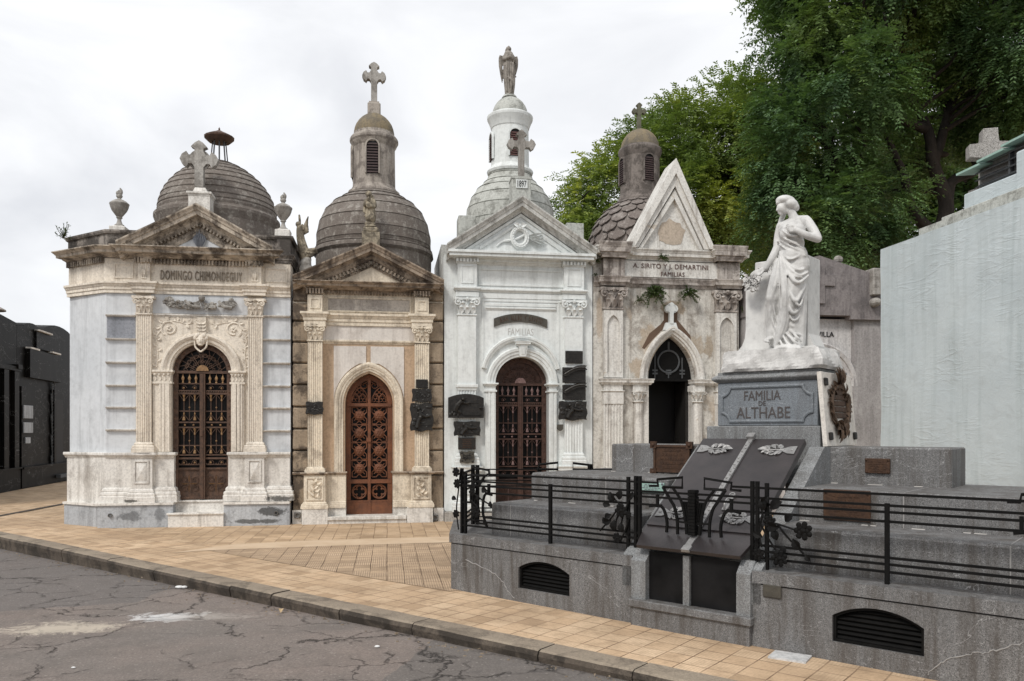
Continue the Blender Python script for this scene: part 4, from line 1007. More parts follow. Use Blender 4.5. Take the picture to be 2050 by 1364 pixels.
    b.box(X(646, dw), X(830, dw), dw-.02, dw+.02, Z(684, 740, dw)+.02, Z(652, 740, dw)); b.build('marble_slab', M['pale_panel'], root)
    b = B(); b.hmold([(X(646, dw), dw), (X(830, dw), dw)], corn(Z(690, 740, dw), Z(684, 740, dw)+.018, .04, -.02, 'cap')); b.build('ledge', M['buff'], root)
    b = B()
    full = [(x0, Z(945, 740, dw)+.0)] + pointed(x0, x1, zs, za, 14) + [(x1, Z(945, 740, dw))]
    b.vmold(full, [(0,-.25),(0,-.02),(.03,.0),(.035,.025),(.07,.03),(.075,.045),(.11,.05),(.115,.062),(.15,.075),(.175,.07),(.185,.045),(.195,-.02)], dw)
    b.build('archivolt', M['buff'], root)
    # entablature
    PL, PR = (X(612, .07), X(649, .07)), (X(827, .07), X(862, .07))
    def path(a, c): return [(.003, a), (PL[0], a), (PL[0], c), (PL[1], c), (PL[1], a), (PR[0], a), (PR[0], c), (PR[1], c), (PR[1], a), (W-.003, a)]
    b = B(); b.hmold(path(dw-.02, .06)[1:-1], corn(Z(652, 740, .1), Z(628, 740, .1), .085, -.12, 'arch')); b.build('architrave', M['buff'], root)
    b = B(); zf0, zf1 = Z(628, 740, .1)+.002, Z(594, 740, .1); b.box(.003, W-.003, dw-.02, .5, zf0, zc)
    for (xa, xb) in (PL, PR): b.box(xa+.03, xb-.03, .06, dw, zf0, zf1); inset(b, xa+.07, xb-.07, zf0+.06, zf1-.05, .06, .025, .014)
    inset(b, PL[1]+.03, PR[0]-.03, zf0+.03, zf1-.01, dw-.02, .025, .02)
    b.build('frieze', M['buff'], root)
    b = B(); b.box(PL[1]+.06, PR[0]-.06, dw-.03, dw, zf0+.06, zf1-.04); b.build('frieze_panel', M['frieze_slate'], root)
    b = B(); zd0, zd1 = Z(592, 740, .1), Z(582, 740, .1)
    dentils(b, PL[1], PR[0], zd0+.02, zd1, dw-.015, .06, .055); dentils(b, PL[0], PL[1], zd0, zd1, .06, .06, .05); dentils(b, PR[0], PR[1], zd0, zd1, .06, .06, .05); b.build('dentils', M['buff_dark'], root)
    b = B(); xl, xr = X(584, -.12)+.01, X(889, -.12)-.0; zc0, zc1 = zd1+.001, Z(564, 740, -.12)
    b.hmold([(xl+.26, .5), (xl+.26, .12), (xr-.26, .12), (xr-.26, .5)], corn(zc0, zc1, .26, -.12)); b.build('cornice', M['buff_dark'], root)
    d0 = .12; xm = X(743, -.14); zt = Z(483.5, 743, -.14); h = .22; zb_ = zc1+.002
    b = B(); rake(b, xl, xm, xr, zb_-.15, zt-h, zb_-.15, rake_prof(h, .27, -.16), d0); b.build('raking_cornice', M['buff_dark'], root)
    b = B(); b.prism([(xl+.12, zb_-.02), (xr-.12, zb_-.02), (xm, zt-h+.04)], d0-.01, d0+.2, 'y'); b.build('tympanum', M['buff'], root)
    sl = (zt-h-zb_+.15)/(xm-xl)
    b = B(); rake_dentils(b, xl+.45, xm, xr-.45, zb_-.15+.45*sl-.13, zt-h-.13, zb_-.15+.45*sl-.13, d0, .08, .062, .06)
    rake(b, xl+.35, xm, xr-.35, zb_-.15+.35*sl-.17, zt-h-.17, zb_-.15+.35*sl-.17, [(0,-.02),(0,.03),(.03,.03),(.03,-.02)], d0); rake(b, xl+.2, xm, xr-.2, zb_-.15+.2*sl-.06, zt-h-.06, zb_-.15+.2*sl-.06, [(0,-.02),(0,.06),(.06,.10),(.06,-.02)], d0); b.build('pediment_dentils', M['buff_dark'], root)
    # roof behind the pediment and the chamber
    b = B(); b.prism([(xl+.1, zc-.2), (xr-.1, zc-.2), (xr-.1, zb_+.04), (xm, zt-.05), (xl+.1, zb_+.04)], d0+.16, 3.2, 'y'); b.build('roof', M['parapet'], root)
    body(root, W-.01, 3.2, zc-.19, M['rustic'], .5, .16, .005)
    # apex pedestal
    b = B(); dc = .34; xa, xb = X(727, dc), X(758, dc); b.box(xa-.02, xb+.02, dc-.05, dc+.3, zt-.30, Z(465, 740, dc)); b.box(xa+.0, xb-.0, dc-.03, dc+.26, Z(465, 740, dc), Z(455, 740, dc), .02); b.build('apex_pedestal', M['statue_lime'], root)
    d = 1.75
    x, q, zf = lantern_dome(root, d, 749, [(570, 113), (520, 114), (516, 117), (511, 117.5), (506, 115), (502, 112), (497, 112), (490, 112.5), (478, 111.8), (466, 110), (453, 106.5), (441, 102), (430, 96), (421, 89), (413, 80.5), (407, 72), (402, 64), (396, 55), (390, 46)],
        [(398, 48), (396, 50.5), (392, 52), (388, 51), (385, 46), (383, 45), (379, 43)], [(377, 42), (300, 41)],
        [(298, 42), (294, 44.5), (290, 46), (287, 48), (283, 48), (280, 46.5), (277, 44), (275, 40.5), (270, 40)],
        [(276, 40), (268, 40), (260, 38.5), (252, 35.5), (245, 31), (238.5, 25), (233, 17.5), (229.5, 9), (228.5, 0)],
        [M['dome_brown'], M['lantern_stone'], M['lichen']], (746.5, 360.5, 295.5, 23))
    b = B(); b.box(x-12.8*q, x+12.8*q, d-.13, d+.13, zf(236), zf(210), .02); b.box(x-10*q, x+10*q, d-.10, d+.10, zf(210), zf(207)); b.build('cross_pedestal', M['lantern_stone'], root)
    cross_obj('cross', (x, d, zf(208)), 0, M['stone_grey'], root, w=12*q, H=81*q, arm=47*q, za=53*q, t=12*q, kind='fl', flare=8*q, th=.13)
    b = B()
    for px, py in ((594, 1032), (872, 1037)):
        xx, z = X(px), Z(py, px, .1); b.box(xx-.05, xx+.05, .10, .14, z-.05, z+.05) 
        b.tube([(xx+.04*math.cos(2*PI*i/14), .09, z+.04*math.sin(2*PI*i/14)) for i in range(14)], .014, 5, closed=True)
    b.build('drain_pipe', M['pvc'], root)
    gothic_door(root, x0+.005, x1-.005, zb+.005, zs, za-.01, .42, M['rust_orange'], M['rust_orange'])
    return root
second = make_second()
# ================================================================== third mausoleum: white painted plaster
def make_third():
    s0 = ROW.s_at(890.5); X = lambda px, d=0.0: ROW.s_at(px, d) - s0
    Z = lambda py, px=1042, d=0.1: ROW.z_at(px, py, d)
    root = empty('mausoleum', ROW.world(s0, 0), ROW.a, 'white painted plaster mausoleum with an arched dark red iron door', 'mausoleum', 'family mausoleums in the row'); root['s0'] = s0
    W = ROW.s_at(1192)-s0; dw = .20; x0, x1 = X(988.6, .4), X(1094, .4); xm = (x0+x1)/2; zs = Z(770, 1042, .4); zc = Z(510, 1042, .0); R = (x1-x0)/2
    op = [(x0, 0)] + arc(xm, zs, R, 180, 0, 22) + [(x1, 0)]
    b = B(); arch_wall(b, 0.004, W-.004, .002, zc, op, dw, .5); b.build('facade_wall', M['white_plaster'], root)
    body(root, W-.008, 3.2, zc-.02, M['white_dirty'], .5, .16, .004)
    b = B(); b.box(0, X(925, .1)-.28, .12, .5, -.1, .16); b.box(.0, x0-.05, .05, .5, -.1, .16, .01); b.box(x1+.05, W, .05, .5, -.1, .16, .01); b.box(x0-.04, x1+.04, .12, .55, -.1, .12); b.build('plinth', M['stone_grey'], root)
    b = B()                                         # pedestals
    for pa, pb_ in ((909, 962), (1122, 1176)):
        xa, xb = X(pa, .05), X(pb_, .05); zt = Z(934, 1042, .05)
        b.box(xa+.03, xb-.03, .09, dw+.02, .16, zt-.08); b.hmold(U3(xa+.03, xb-.03, dw+.02, .09), corn(.161, .40, .06, -.03, 'base')); b.hmold(U3(xa+.03, xb-.03, dw+.02, .09), corn(zt-.12, zt, .07, -.09))
        inset(b, xa+.09, xb-.09, .46, zt-.18, .09, .02, .014)
    b.build('pedestal', M['white_plaster'], root)
    for i, (pa, pb_) in enumerate(((917, 953), (1131, 1166.5))):
        xa, xb = X(pa, .11), X(pb_, .11); b = B(); zm = Z(776 if i == 0 else 800, 1042, .11); zb1 = Z(907, 1042, .11)
        b.box(xa, xb, .11, dw+.02, zm, Z(634, 1042, .11)); fluted(b, xa, xb, zb1-.01, zm-.001, dw+.02, .112, 6, .014)
        if i == 0: b.hmold(U3(xa, xb, dw+.02, .11), corn(zm-.06, zm+.05, .03, -.02, 'cap'))
        p = b.build('pilaster', M['white_plaster'], root)
        b = B(); pilaster_base(b, xa, xb, Z(934, 1042, .11)+.002, zb1, dw+.02, .11, .06); b.build('pilaster_base', M['white_plaster'], p)
        b = B(); capital(b, xa, xb, Z(634, 1042, .11)+.015, Z(599, 1042, .11), dw+.02, .11, .05); b.build('capital', M['white_plaster'], p)
    b = B()                                         # door case
    for (xa, xb) in ((X(971.5, .15), x0), (x1, X(1114.5, .15))):
        k = -1 if xb == x0 else 1; inn = x0 if k < 0 else x1
        b.box(xa, xb, .15, .42, .16, zs-.04)
        for o, w_ in ((.02, .05), (.10, .035)): b.box(min(inn+k*o, inn+k*(o+w_)), max(inn+k*o, inn+k*(o+w_)), .138, .16, .17, Z(784, 1042, .15))
        b.hmold([(xa, .4), (xa, .145), (xb, .145), (xb, .4)], corn(Z(774, 1042, .15), Z(767.5, 1042, .15), .045, -.03, 'cap')); b.hmold([(xa, .4), (xa, .145), (xb, .145), (xb, .4)], corn(Z(785, 1042, .15), Z(781.5, 1042, .15), .02, -.03, 'x'))
    b.build('jamb', M['white_plaster'], root)
    b = B(); ar = arc(xm, zs, R, 180, 0, 30)
    b.vmold(ar, [(0,-.25),(0,.025),(.045,.03),(.05,.045),(.10,.05),(.105,.065),(.15,.07),(.165,.05),(.175,-.02)], dw)
    b.build('archivolt', M['white_plaster'], root)
    b = B(); hx = (X(1120, dw)-X(964, dw))/2; zl = Z(738, 1042, dw); zt = Z(673, 1042, dw); sag = zt-zl; Rr = (hx*hx+sag*sag)/(2*sag); a = math.degrees(math.asin(hx/Rr)); xc_ = (X(1120, dw)+X(964, dw))/2
    b.vmold(arc(xc_, zt-Rr, Rr-.10, 90+a, 90-a, 28), [(0,-.02),(0,.03),(.02,.05),(.05,.055),(.055,.07),(.09,.075),(.10,.05),(.105,-.02)], dw); b.build('label_mould', M['white_plaster'], root)
    b = B(); zk0, zk1 = Z(714, 1042, .1), Z(690, 1042, .1)
    b.frust(xm-.055, xm+.055, .09, dw, zk0, xm-.085, xm+.085, .07, dw, zk1); b.hmold(U3(xm-.10, xm+.10, dw, .07), corn(zk1-.02, Z(686, 1042, .1)+.02, .045, -.03)); b.frust(xm-.03, xm+.03, .078, .1, zk0+.04, xm-.045, xm+.045, .055, .1, zk1-.04); b.build('keystone', M['white_plaster'], root)
    b = B(); xa, xb = X(965, dw), X(1120, dw); z_t = Z(602, 1042, dw)
    for q in ((xa, xa+.03, zl+.02, z_t), (xb-.03, xb, zl+.02, z_t), (xa+.03, xb-.03, z_t-.03, z_t)): b.box(q[0], q[1], dw-.012, dw+.01, q[2], q[3])
    b.hmold([(X(972, dw), dw), (X(1112, dw), dw)], corn(Z(623, 1042, dw), Z(616, 1042, dw), .03, -.02, 'cap')); b.hmold([(X(972, dw), dw), (X(1112, dw), dw)], corn(Z(618, 1042, dw)+.035, Z(616, 1042, dw)+.06, .02, -.02, 'x')); b.build('panel_frame', M['white_plaster'], root)
    # entablature
    PL, PR = (X(914, .1), X(957, .1)), (X(1127, .1), X(1171, .1))
    def path(a_, c): return [(.003, a_), (PL[0], a_), (PL[0], c), (PL[1], c), (PL[1], a_), (PR[0], a_), (PR[0], c), (PR[1], c), (PR[1], a_), (W-.003, a_)]
    b = B(); b.hmold(path(dw, .09)[1:-1], corn(Z(586, 1042, .1), Z(578, 1042, .1), .05, -.05, 'cap')); b.hmold(path(dw, .10)[1:-1], [(-.05, Z(598, 1042, .1)+.01), (.012, Z(598, 1042, .1)+.01), (.012, Z(587, 1042, .1)), (-.05, Z(587, 1042, .1))])
    zf0, zf1 = Z(577.5, 1042, .1), Z(531, 1042, .1)
    for xa, xb in (PL, PR): b.box(xa+.02, xb-.02, .09, dw, zf0, zf1+.1); inset(b, xa+.08, xb-.08, zf0+.06, zf1-.04, .09, .018, .012)
    inset(b, X(958, dw), X(1127, dw), Z(574, 1042, dw), Z(540, 1042, dw), dw, .03, .018); b.build('frieze', M['white_plaster'], root)
    b = B()
    for xa, xb in (PL, PR): b.box(xa-.01, xb+.01, .07, dw, zf1, Z(519, 1042, .1)); dentils(b, xa-.02, xb+.02, Z(529, 1042, .1), Z(522, 1042, .1), .07, .045, .06); b.box(xa-.045, xb+.045, .015, dw, Z(521, 1042, .1), Z(516, 1042, .1))
    b.hmold([(PL[1]+.02, dw), (PR[0]-.02, dw)], corn(Z(531, 1042, .1), Z(516, 1042, .1), .12, -.02)); b.build('dentils', M['white_plaster'], root)
    b = B(); xl, xr = X(895, -.05), X(1194, -.05); zc0, zc1 = Z(516, 1042, -.05)+.001, Z(504, 1042, -.05)
    b.box(xl+.04, xr-.04, -.06, .5, zc0, zc1-.05, .006); b.box(xl+.02, xr-.02, -.085, .5, zc1-.049, zc1, .004); b.build('cornice', M['white_plaster'], root)
    d0 = .12; xp = X(1046.5, -.1); zt = Z(391, 1042, -.1); h = .26; zb_ = zc1+.002
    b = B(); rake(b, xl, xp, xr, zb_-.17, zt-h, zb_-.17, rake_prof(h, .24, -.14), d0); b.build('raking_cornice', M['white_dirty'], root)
    b = B(); b.prism([(xl+.15, zb_-.01), (xr-.15, zb_-.01), (xp, zt-h+.05)], d0-.01, d0+.25, 'y'); sl = (zt-h-zb_+.17)/(xp-xl)
    for off in (.05, .17): rake(b, xl+.25+off*2, xp, xr-.25-off*2, zb_-.17+(.25+off*2)*sl-off-.02, zt-h-off-.02, zb_-.17+(.25+off*2)*sl-off-.02, [(0,-.02),(0,.035),(.05,.05),(.05,-.02)], d0)
    b.build('tympanum', M['white_plaster'], root)
    b = B(); cx_, cz_ = X(1042, 0), Z(475, 1042, .05); b.tube([(cx_+.135*math.cos(2*PI*i/24), d0-.04, cz_+.16*math.sin(2*PI*i/24)) for i in range(24)], .048, 8, closed=True)
    for i in range(20): a = 2*PI*i/20; b.leaf((cx_+.135*math.cos(a), d0-.08, cz_+.16*math.sin(a)), (-math.sin(a), -.2, math.cos(a)), (0,-1,0), .07, .02, .2)
    for k in (-1, 1): b.leaf((cx_, d0-.06, cz_+.19), (k*.9, -.1, .35), (0,-1,0), .13, .04, .3)
    b.ball((cx_, d0-.06, cz_+.21), .035, u=7, v=5)
    b.tube(spline([(cx_+.1, d0-.03, cz_+.06), (cx_-.08, d0-.05, cz_-.04), (cx_-.3, d0-.03, cz_-.08), (cx_-.42, d0-.02, cz_-.17)], 6), [.022]*12+[.016]*7, 6)
    for (a_, L) in ((.25,.36),(.05,.34),(-.12,.40),(-.3,.42),(-.45,.38)): b.leaf((cx_+.10, d0-.03, cz_), (math.cos(a_), -.03, math.sin(a_)), (0,-1,0), L, .028, .1)
    b.build('wreath_relief', M['white_plaster'], root)
    b = B(); b.prism([(xl+.1, zc-.02), (xr-.1, zc-.02), (xr-.1, zb_+.05), (xp, zt-.06), (xl+.1, zb_+.05)], d0+.2, 1.0, 'y'); b.box(.004, W-.004, 1.0, 3.2, zc-.02, zb_+.32); b.build('roof', M['white_dirty'], root)
    b = B(); dc = .5
    for pa, pb_, yt in ((918, 952, 436), (1134, 1169, 442)): b.box(X(pa, dc), X(pb_, dc), dc, dc+.4, zb_-.1, Z(yt, 1042, dc), .01)
    b.build('corner_block', M['dome_white'], root)
    # cross on its dated pedestal
    b = B(); dc = .30; xa, xb = X(1025, dc), X(1063, dc); b.box(xa, xb, dc, dc+.34, zt-.35, Z(354, 1042, dc), .008); b.box(xa-.01, xb+.01, dc-.01, dc+.35, Z(358, 1042, dc), Z(353, 1042, dc)); b.build('cross_pedestal', M['dome_white'], root)
    b = B(); b.box(X(1033, dc), X(1056, dc), dc-.02, dc+.02, Z(377, 1042, dc), Z(360, 1042, dc)); pl = b.build('date_plate', M['white_plaster'], root)
    o = link('date', text_mesh('1897', .115, .165, .012), M['ink'], pl); o.location = ((X(1033, dc)+X(1056, dc))/2, dc-.02, Z(368.5, 1042, dc))
    z0_ = Z(354, 1042, dc+.15); H = Z(261, 1042, dc+.15)-z0_; q = ROW.depth(1042, .45)/F_PX
    cross_obj('cross', (X(1043.5, dc+.15), dc+.16, z0_), 0, M['stone_grey'], root, w=11.5*q, H=H, arm=58*q, za=Z(290, 1042, dc+.15)-z0_, t=12*q, kind='fl', flare=10*q, th=.11)
    d = 1.75
    lantern_dome(root, d, 1021, [(490, 88), (466, 88.5), (452, 88.5), (437, 88), (425, 86), (413, 82.5), (402.5, 78), (393, 72.5), (385, 66.5), (378, 60), (371, 53), (364, 47), (356, 43), (350, 41)],
        [(352, 42), (351, 45), (347, 46.5), (344, 45), (342, 41), (339, 39.5)], [(336, 38), (262, 37)],
        [(260, 38.5), (256, 39.5), (252, 41), (247, 43), (242, 45.5), (238, 46), (236, 45.5), (234, 42), (232, 37)],
        [(235, 36), (229, 35.5), (222, 34), (215, 31), (208, 26.5), (202, 20), (198, 13), (195.5, 6), (195, 0)],
        [M['dome_white'], M['white_plaster'], M['dome_white']], (1026, 325, 272, 24), winmat=M['louvre_red'])
    # lettering over the door: curved bronze band and the painted-out word beneath
    b = B(); xa, xb = X(988.6, dw), X(1095, dw); hx = (xb-xa)/2; xc_ = (xa+xb)/2; z_m, z_e, z_b = Z(628.6, 1042, dw), Z(639.5, 1042, dw), Z(656, 1042, dw); sag = z_m-z_e; Rr = (hx*hx+sag*sag)/(2*sag); th = z_e-z_b; a = math.degrees(math.asin(hx/Rr))
    up = arc(xc_, z_m-Rr, Rr, 90+a, 90-a, 20); b.prism(up + [(p[0], p[1]-th) for p in reversed(up)], dw-.03, dw-.001, 'y'); bp = b.build('name_plate', M['bronze_olive'], root)
    items = []; word = 'JUAN ALLIO Y SIVITO'; n = len(word)
    for i, ch in enumerate(word):
        if ch == ' ': continue
        xx = xa+.09+(xb-xa-.18)*(i+.5)/n; al = math.asin((xx-xc_)/Rr)
        items.append((text_mesh(ch, .09, None if ch == 'I' else .038, .01), Matrix.Translation((xx, dw-.029, z_m-Rr+math.cos(al)*Rr-th*.52)) @ Matrix.Rotation(al, 4, 'Y')))
    link('name_letters', merge_meshes('name_letters', items), M['bronze_brown'], bp)
    o = link('faint_word', text_mesh('FAMILIAS', .13, X(1068, dw)-X(1017, dw), .004), M['letter_faint'], root); o.location = ((X(1068, dw)+X(1017, dw))/2, dw-.001, Z(665, 1042, dw))
    iron_door(root, x0+.005, x1-.005, .13, zs, .42, M['red_iron'], M['pinkish_iron'], M['red_iron'], solid_fan=True)
    return root
third = make_third()
# ================================================================== fourth mausoleum: peeling render, steep gable, scale dome
def make_fourth():
    s0 = ROW.s_at(1193.5); X = lambda px, d=0.0: ROW.s_at(px, d) - s0
    Z = lambda py, px=1343, d=0.1: ROW.z_at(px, py, d)
    root = empty('mausoleum', ROW.world(s0, 0), ROW.a, 'peeling render mausoleum with a steep triangular gable and open pointed doorway', 'mausoleum', 'family mausoleums in the row'); root['s0'] = s0
    W = ROW.s_at(1490)-s0; dw = .22; x0, x1 = X(1293, .35), X(1386, .35); xm = (x0+x1)/2; zs, za = Z(760, 1343, .3), Z(674, 1343, .3); zc = Z(520, 1343, .0)
    op = [(x0, 0)] + pointed(x0, x1, zs, za, 14) + [(x1, 0)]
    b = B(); arch_wall(b, .004, W-.004, .002, zc, op, dw, .5); b.build('facade_wall', M['peeling'], root)
    body(root, W-.008, 3.2, zc-.02, M['mauve_stone'], .5, .16, .004)
    b = B(); b.box(.17, W-.17, 1.15, 1.18, .002, zc-.2); b.build('dark_backing', M['interior_dark'], root)  # added black sheet, stands in for the deep shade inside the doorway
    # render patch fallen away round the arch: a thin standing edge left over the door
    b = B(); oo = pointed(x0-.16, x1+.16, zs, Z(648, 1343, dw), 14)
    # left and right scars
    def scar(pts): b.prism([(X(px, dw), Z(py, px, dw)) for px, py in pts], dw-.004, dw+.01, 'y')
    scar([(1285,697),(1300,668),(1322,650),(1329,641),(1329,612),(1356,612),(1356,641),(1368,655),(1382,672),(1383,681),(1366,665),(1344,650),(1322,664),(1303,684),(1290,699)])
    b.build('bare_brick', plain('bare_brown_brick', (.13,.085,.06), .95), root)
    for (xa, xb) in ((X(1210, .1), X(1248, .1)), (X(1436, .1), X(1476, .1))):
        b = B(); df = .13; zt, zl = Z(623, 1343, .1), Z(757, 1343, .1)
        b.box(xa, xb, df+.03, dw+.02, zl, zt); w = xb-xa; nx0, nx1 = xa+.05, xb-.05
        niche = [(nx0, zl+.10)] + pointed(nx0, nx1, zt-.30, zt-.08, 8) + [(nx1, zl+.10)]
        b.prism([(xa, zl)] + [(xa, zt), (xb, zt), (xb, zl), (nx1, zl), (nx1, zl+.10)] + list(reversed(niche))[1:-1] + [(nx0, zl+.10), (nx0, zl)], df, df+.04, 'y')
        b.box(nx0, nx1, df+.005, df+.04, zl, zl+.10)
        b.vmold(niche, [(-.012,-.01),(-.012,.012),(.01,.012),(.01,-.01)], df); p = b.build('pilaster', M['peeling_light'], root)
        b = B(); capital(b, xa, xb, zt+.03, Z(579, 1343, .1), dw+.02, df, .055); b.build('capital', M['mauve_stone'], p)
        b = B(); fluted(b, xa, xb, .16, Z(808, 1343, .1), dw+.02, df, 6, .014); b.box(xa-.01, xb+.01, df-.012, dw+.02, Z(806, 1343, .1)-.03, Z(786, 1343, .1)); b.hmold(U3(xa, xb, dw+.02, df), corn(Z(786, 1343, .1), Z(783, 1343, .1), .03, -.02, 'cap')); b.box(xa, xb, df+.002, dw+.02, Z(783, 1343, .1), Z(771, 1343, .1)); b.build('lower_pilaster', M['peeling_light'], p)
    # imposts and colonettes beside the door
    for (pa, pb_, k) in ((1205, x0, -1), (1432, x1, 1)):
        b = B(); zi0, zi1 = Z(771, 1343, .1), Z(759, 1343, .1)
        if k < 0: path = [(X(1207, .1), dw+.02), (X(1207, .1), .12), (X(1250, .1), .12), (X(1250, .1), .17), (X(1268, .1), .17), (X(1268, .1), .13), (x0+.02, .13), (x0+.02, .4)]
        else: path = [(x1-.02, .4), (x1-.02, .13), (X(1412, .1), .13), (X(1412, .1), .17), (X(1434, .1), .17), (X(1434, .1), .12), (X(1478, .1), .12), (X(1478, .1), dw+.02)]
        b.hmold(path, corn(zi0, zi1, .06, -.04)); 
        xc = X(1281, .12) if k < 0 else X(1400, .12); r = .085
        b.box(xc-.12, xc+.12, .14, .4, Z(783, 1343, .1), zi0)
        imp = b.build('impost', M['peeling_light'], root)
        b = B(); b.lathe((xc, .20, 0), [(r, .16), (r, Z(806, 1343, .1)), (r+.03, Z(805, 1343, .1)), (r+.03, Z(803, 1343, .1)), (r-.01, Z(802, 1343, .1)), (r+.03, Z(788, 1343, .1)), (r+.05, Z(785, 1343, .1)), (r+.05, Z(783, 1343, .1)), (0, Z(783, 1343, .1))], 14)
        for i in range(5):
            a = PI + PI*(i+.5)/5; b.leaf((xc+r*math.cos(a), .20+r*math.sin(a), Z(803, 1343, .1)), (.5*math.cos(a), .5*math.sin(a), 1), (math.cos(a), math.sin(a), .3), .15, .035, -.2)
        for kk in (-1, 1): b.tube([(xc+kk*(r+.02)+p[0], .11, Z(788, 1343, .1)+p[1]) for p in spiral(0, 0, .035, .006, 0, 1.2*kk, 10)], .012, 5)
        jx0, jx1 = (xc+.08, x0) if k < 0 else (x1, xc-.08)
        b.box(min(jx0, jx1), max(jx0, jx1), .19, .5, .002, zi0); b.build('colonette', M['peeling_light'], root)
    b = B(); full = pointed(x0, x1, zs, za, 16)
    b.vmold(full, [(0,-.22),(0,-.02),(.03,.01),(.035,.04),(.075,.05),(.08,.075),(.125,.10),(.155,.095),(.165,.06),(.17,-.02)], dw); b.build('archivolt', M['peeling_light'], root)
    b = B(); xt = X(1344, .15); zt = Z(655, 1343, .15); b.frust(xt-.15, xt+.13, .13, .25, zt-.06, xt-.10, xt+.09, .14, .24, zt+.08); b.build('cross_foot', M['white_plaster'], root)
    q = ROW.depth(1343, .17)/F_PX; cross_obj('door_cross', (xt, .17, zt+.06), 0, M['white_plaster'], root, w=8*q, H=(646-603)*q, arm=27*q, za=30*q, t=9*q, kind='fl', flare=6*q, th=.09)
    # metal tympanum, open dark door
    b = B(); b.prism(pointed(x0+.01, x1-.01, zs, za-.01, 14), .40, .42, 'y'); b.box(x0, x1, .37, .43, zs-.03, zs+.02); ty = b.build('transom_panel', M['black_iron'], root)
    b = B(); b.tube([(xm+.21*math.cos(2*PI*i/28), .385, zs+.34+.21*math.sin(2*PI*i/28)) for i in range(28)], .018, 6, closed=True)
    for dx, h in ((-.27, .5), (.27, .42), (0, .14)):
        b.tube([(xm+dx, .385, zs+.03), (xm+dx, .385, zs+h)], .014, 5)
        for zz in (.10, .16): b.box(xm+dx-.05, xm+dx+.05, .375, .40, zs+zz, zs+zz+.03)
    b.tube([(xm, .385, zs+.55), (xm, .385, zs+.72)], .02, 5); b.build('transom_tracery', M['zinc'], ty)
    b = B(); b.box(x1-.10, x1-.06, .44, 1.0, .13, zs-.04); 
    for i in range(9): b.ball((x1-.11, .5+.05*i, .9+.07*i), .015, u=5, v=4)
    b.box(x1-.115, x1-.10, .46, .5, 1.15, 1.2); b.build('door_leaf', M['bronze_dark'], root)
    b = B(); b.box(x0-.05, x1+.05, .1, .6, -.1, .12); b.box(0, x0-.05, .06, .5, -.1, .16); b.box(x1+.05, W, .06, .5, -.1, .16); b.build('plinth', M['stone_grey'], root)
    # entablature
    PL, PR = (X(1205, .1), X(1254, .1)), (X(1436, .1), X(1484, .1))
    def path(a_, c): return [(.003, a_), (PL[0], a_), (PL[0], c), (PL[1], c), (PL[1], a_), (PR[0], a_), (PR[0], c), (PR[1], c), (PR[1], a_), (W-.003, a_)]
    b = B(); b.hmold(path(dw-.01, .09), corn(Z(575, 1343, .1), Z(557, 1343, .1), .07, -.08)); b.build('architrave', M['mauve_stone'], root)
    b = B(); zf0, zf1 = Z(557, 1343, .1)+.001, Z(521, 1343, .1)
    for xa, xb in (PL, PR): b.box(xa+.03, xb-.03, .10, dw+.02, zf0, zf1)
    b.build('frieze_block', M['mauve_stone'], root)
    b = B(); xa, xb = X(1250, .15), X(1439, .15); b.box(xa, xb, dw-.05, dw+.02, Z(557, 1343, .15)+.01, Z(524, 1343, .15)); fp = b.build('name_panel', M['peeling_light'], root)
    o = link('inscription', text_mesh('A. SIRITO Y J. DEMARTINI', .115, X(1418, .15)-X(1268, .15), .014, 1.05), M['letter_brown'], fp); o.location = ((X(1268, .15)+X(1418, .15))/2, dw-.054, Z(535, 1343, .15))
    o = link('inscription', text_mesh('FAMILIAS', .085, X(1371, .15)-X(1324, .15), .014, 1.1), M['letter_brown'], fp); o.location = ((X(1324, .15)+X(1371, .15))/2, dw-.054, Z(549, 1343, .15))
    b = B(); b.hmold(path(dw-.02, .08), corn(zf1+.001, Z(497, 1343, .0), .14, -.10)); b.build('cornice', M['peeling_light'], root)
    b = B()
    for pa, pb_ in ((1201.6, 1263), (1432.6, 1494)):
        xa, xb = X(pa, -.06), X(pb_, -.06); b.hmold(U3(xa+.06, xb-.06, .5, .0), corn(Z(519, 1343, 0), Z(489, 1343, 0), .09, -.1)); b.box(xa+.08, xb-.08, .05, .5, Z(519, 1343, 0), Z(489, 1343, 0)-.002)
    b.build('corner_block', M['mauve_stone'], root)
    # steep gable
    d0 = .10; xl, xr, xp = X(1258, 0)+.02, X(1432, 0), X(1354, 0); zt = Z(316, 1343, 0); zb = Z(496, 1343, 0)+.002
    b = B(); b.prism([(xl+.2, zb), (xr-.2, zb), (xp-.02, zt-.55)], d0+.06, d0+.3, 'y'); ga = b.build('gable', M['peeling_light'], root)
    b = B(); ins = lambda o: ((xl+o*.95, xr-o*.95), zt-o*2.5)
    for (o0, o1, out) in ((0, .11, .14), (.11, .20, .09), (.22, .29, .06)):
        (a0, a1), at = ins(o0); (c0, c1), ct = ins(o1)
        b.prism([(a0, zb), (xp, at), (a1, zb), (c1, zb), (xp-.01*o1, ct), (c0, zb)], d0-out+.04, d0+(.5 if o0 == 0 else .2), 'y')
    b.build('gable_coping', M['peeling_light'], root)
    b = B(); pts = []; r_ = random.Random(8); cx_, cz_ = X(1346, .1), Z(467, 1343, .1)
    for i in range(22): a = 2*PI*i/22; rr = (.26+.03*r_.uniform(-1, 1)); pts.append((cx_+rr*math.cos(a), cz_+rr*(1.0 if math.sin(a) > 0 else .85)*math.sin(a)))
    b.prism(pts, d0+.053, d0+.10, 'y'); b.build('render_patch', M['render_patch'], root)
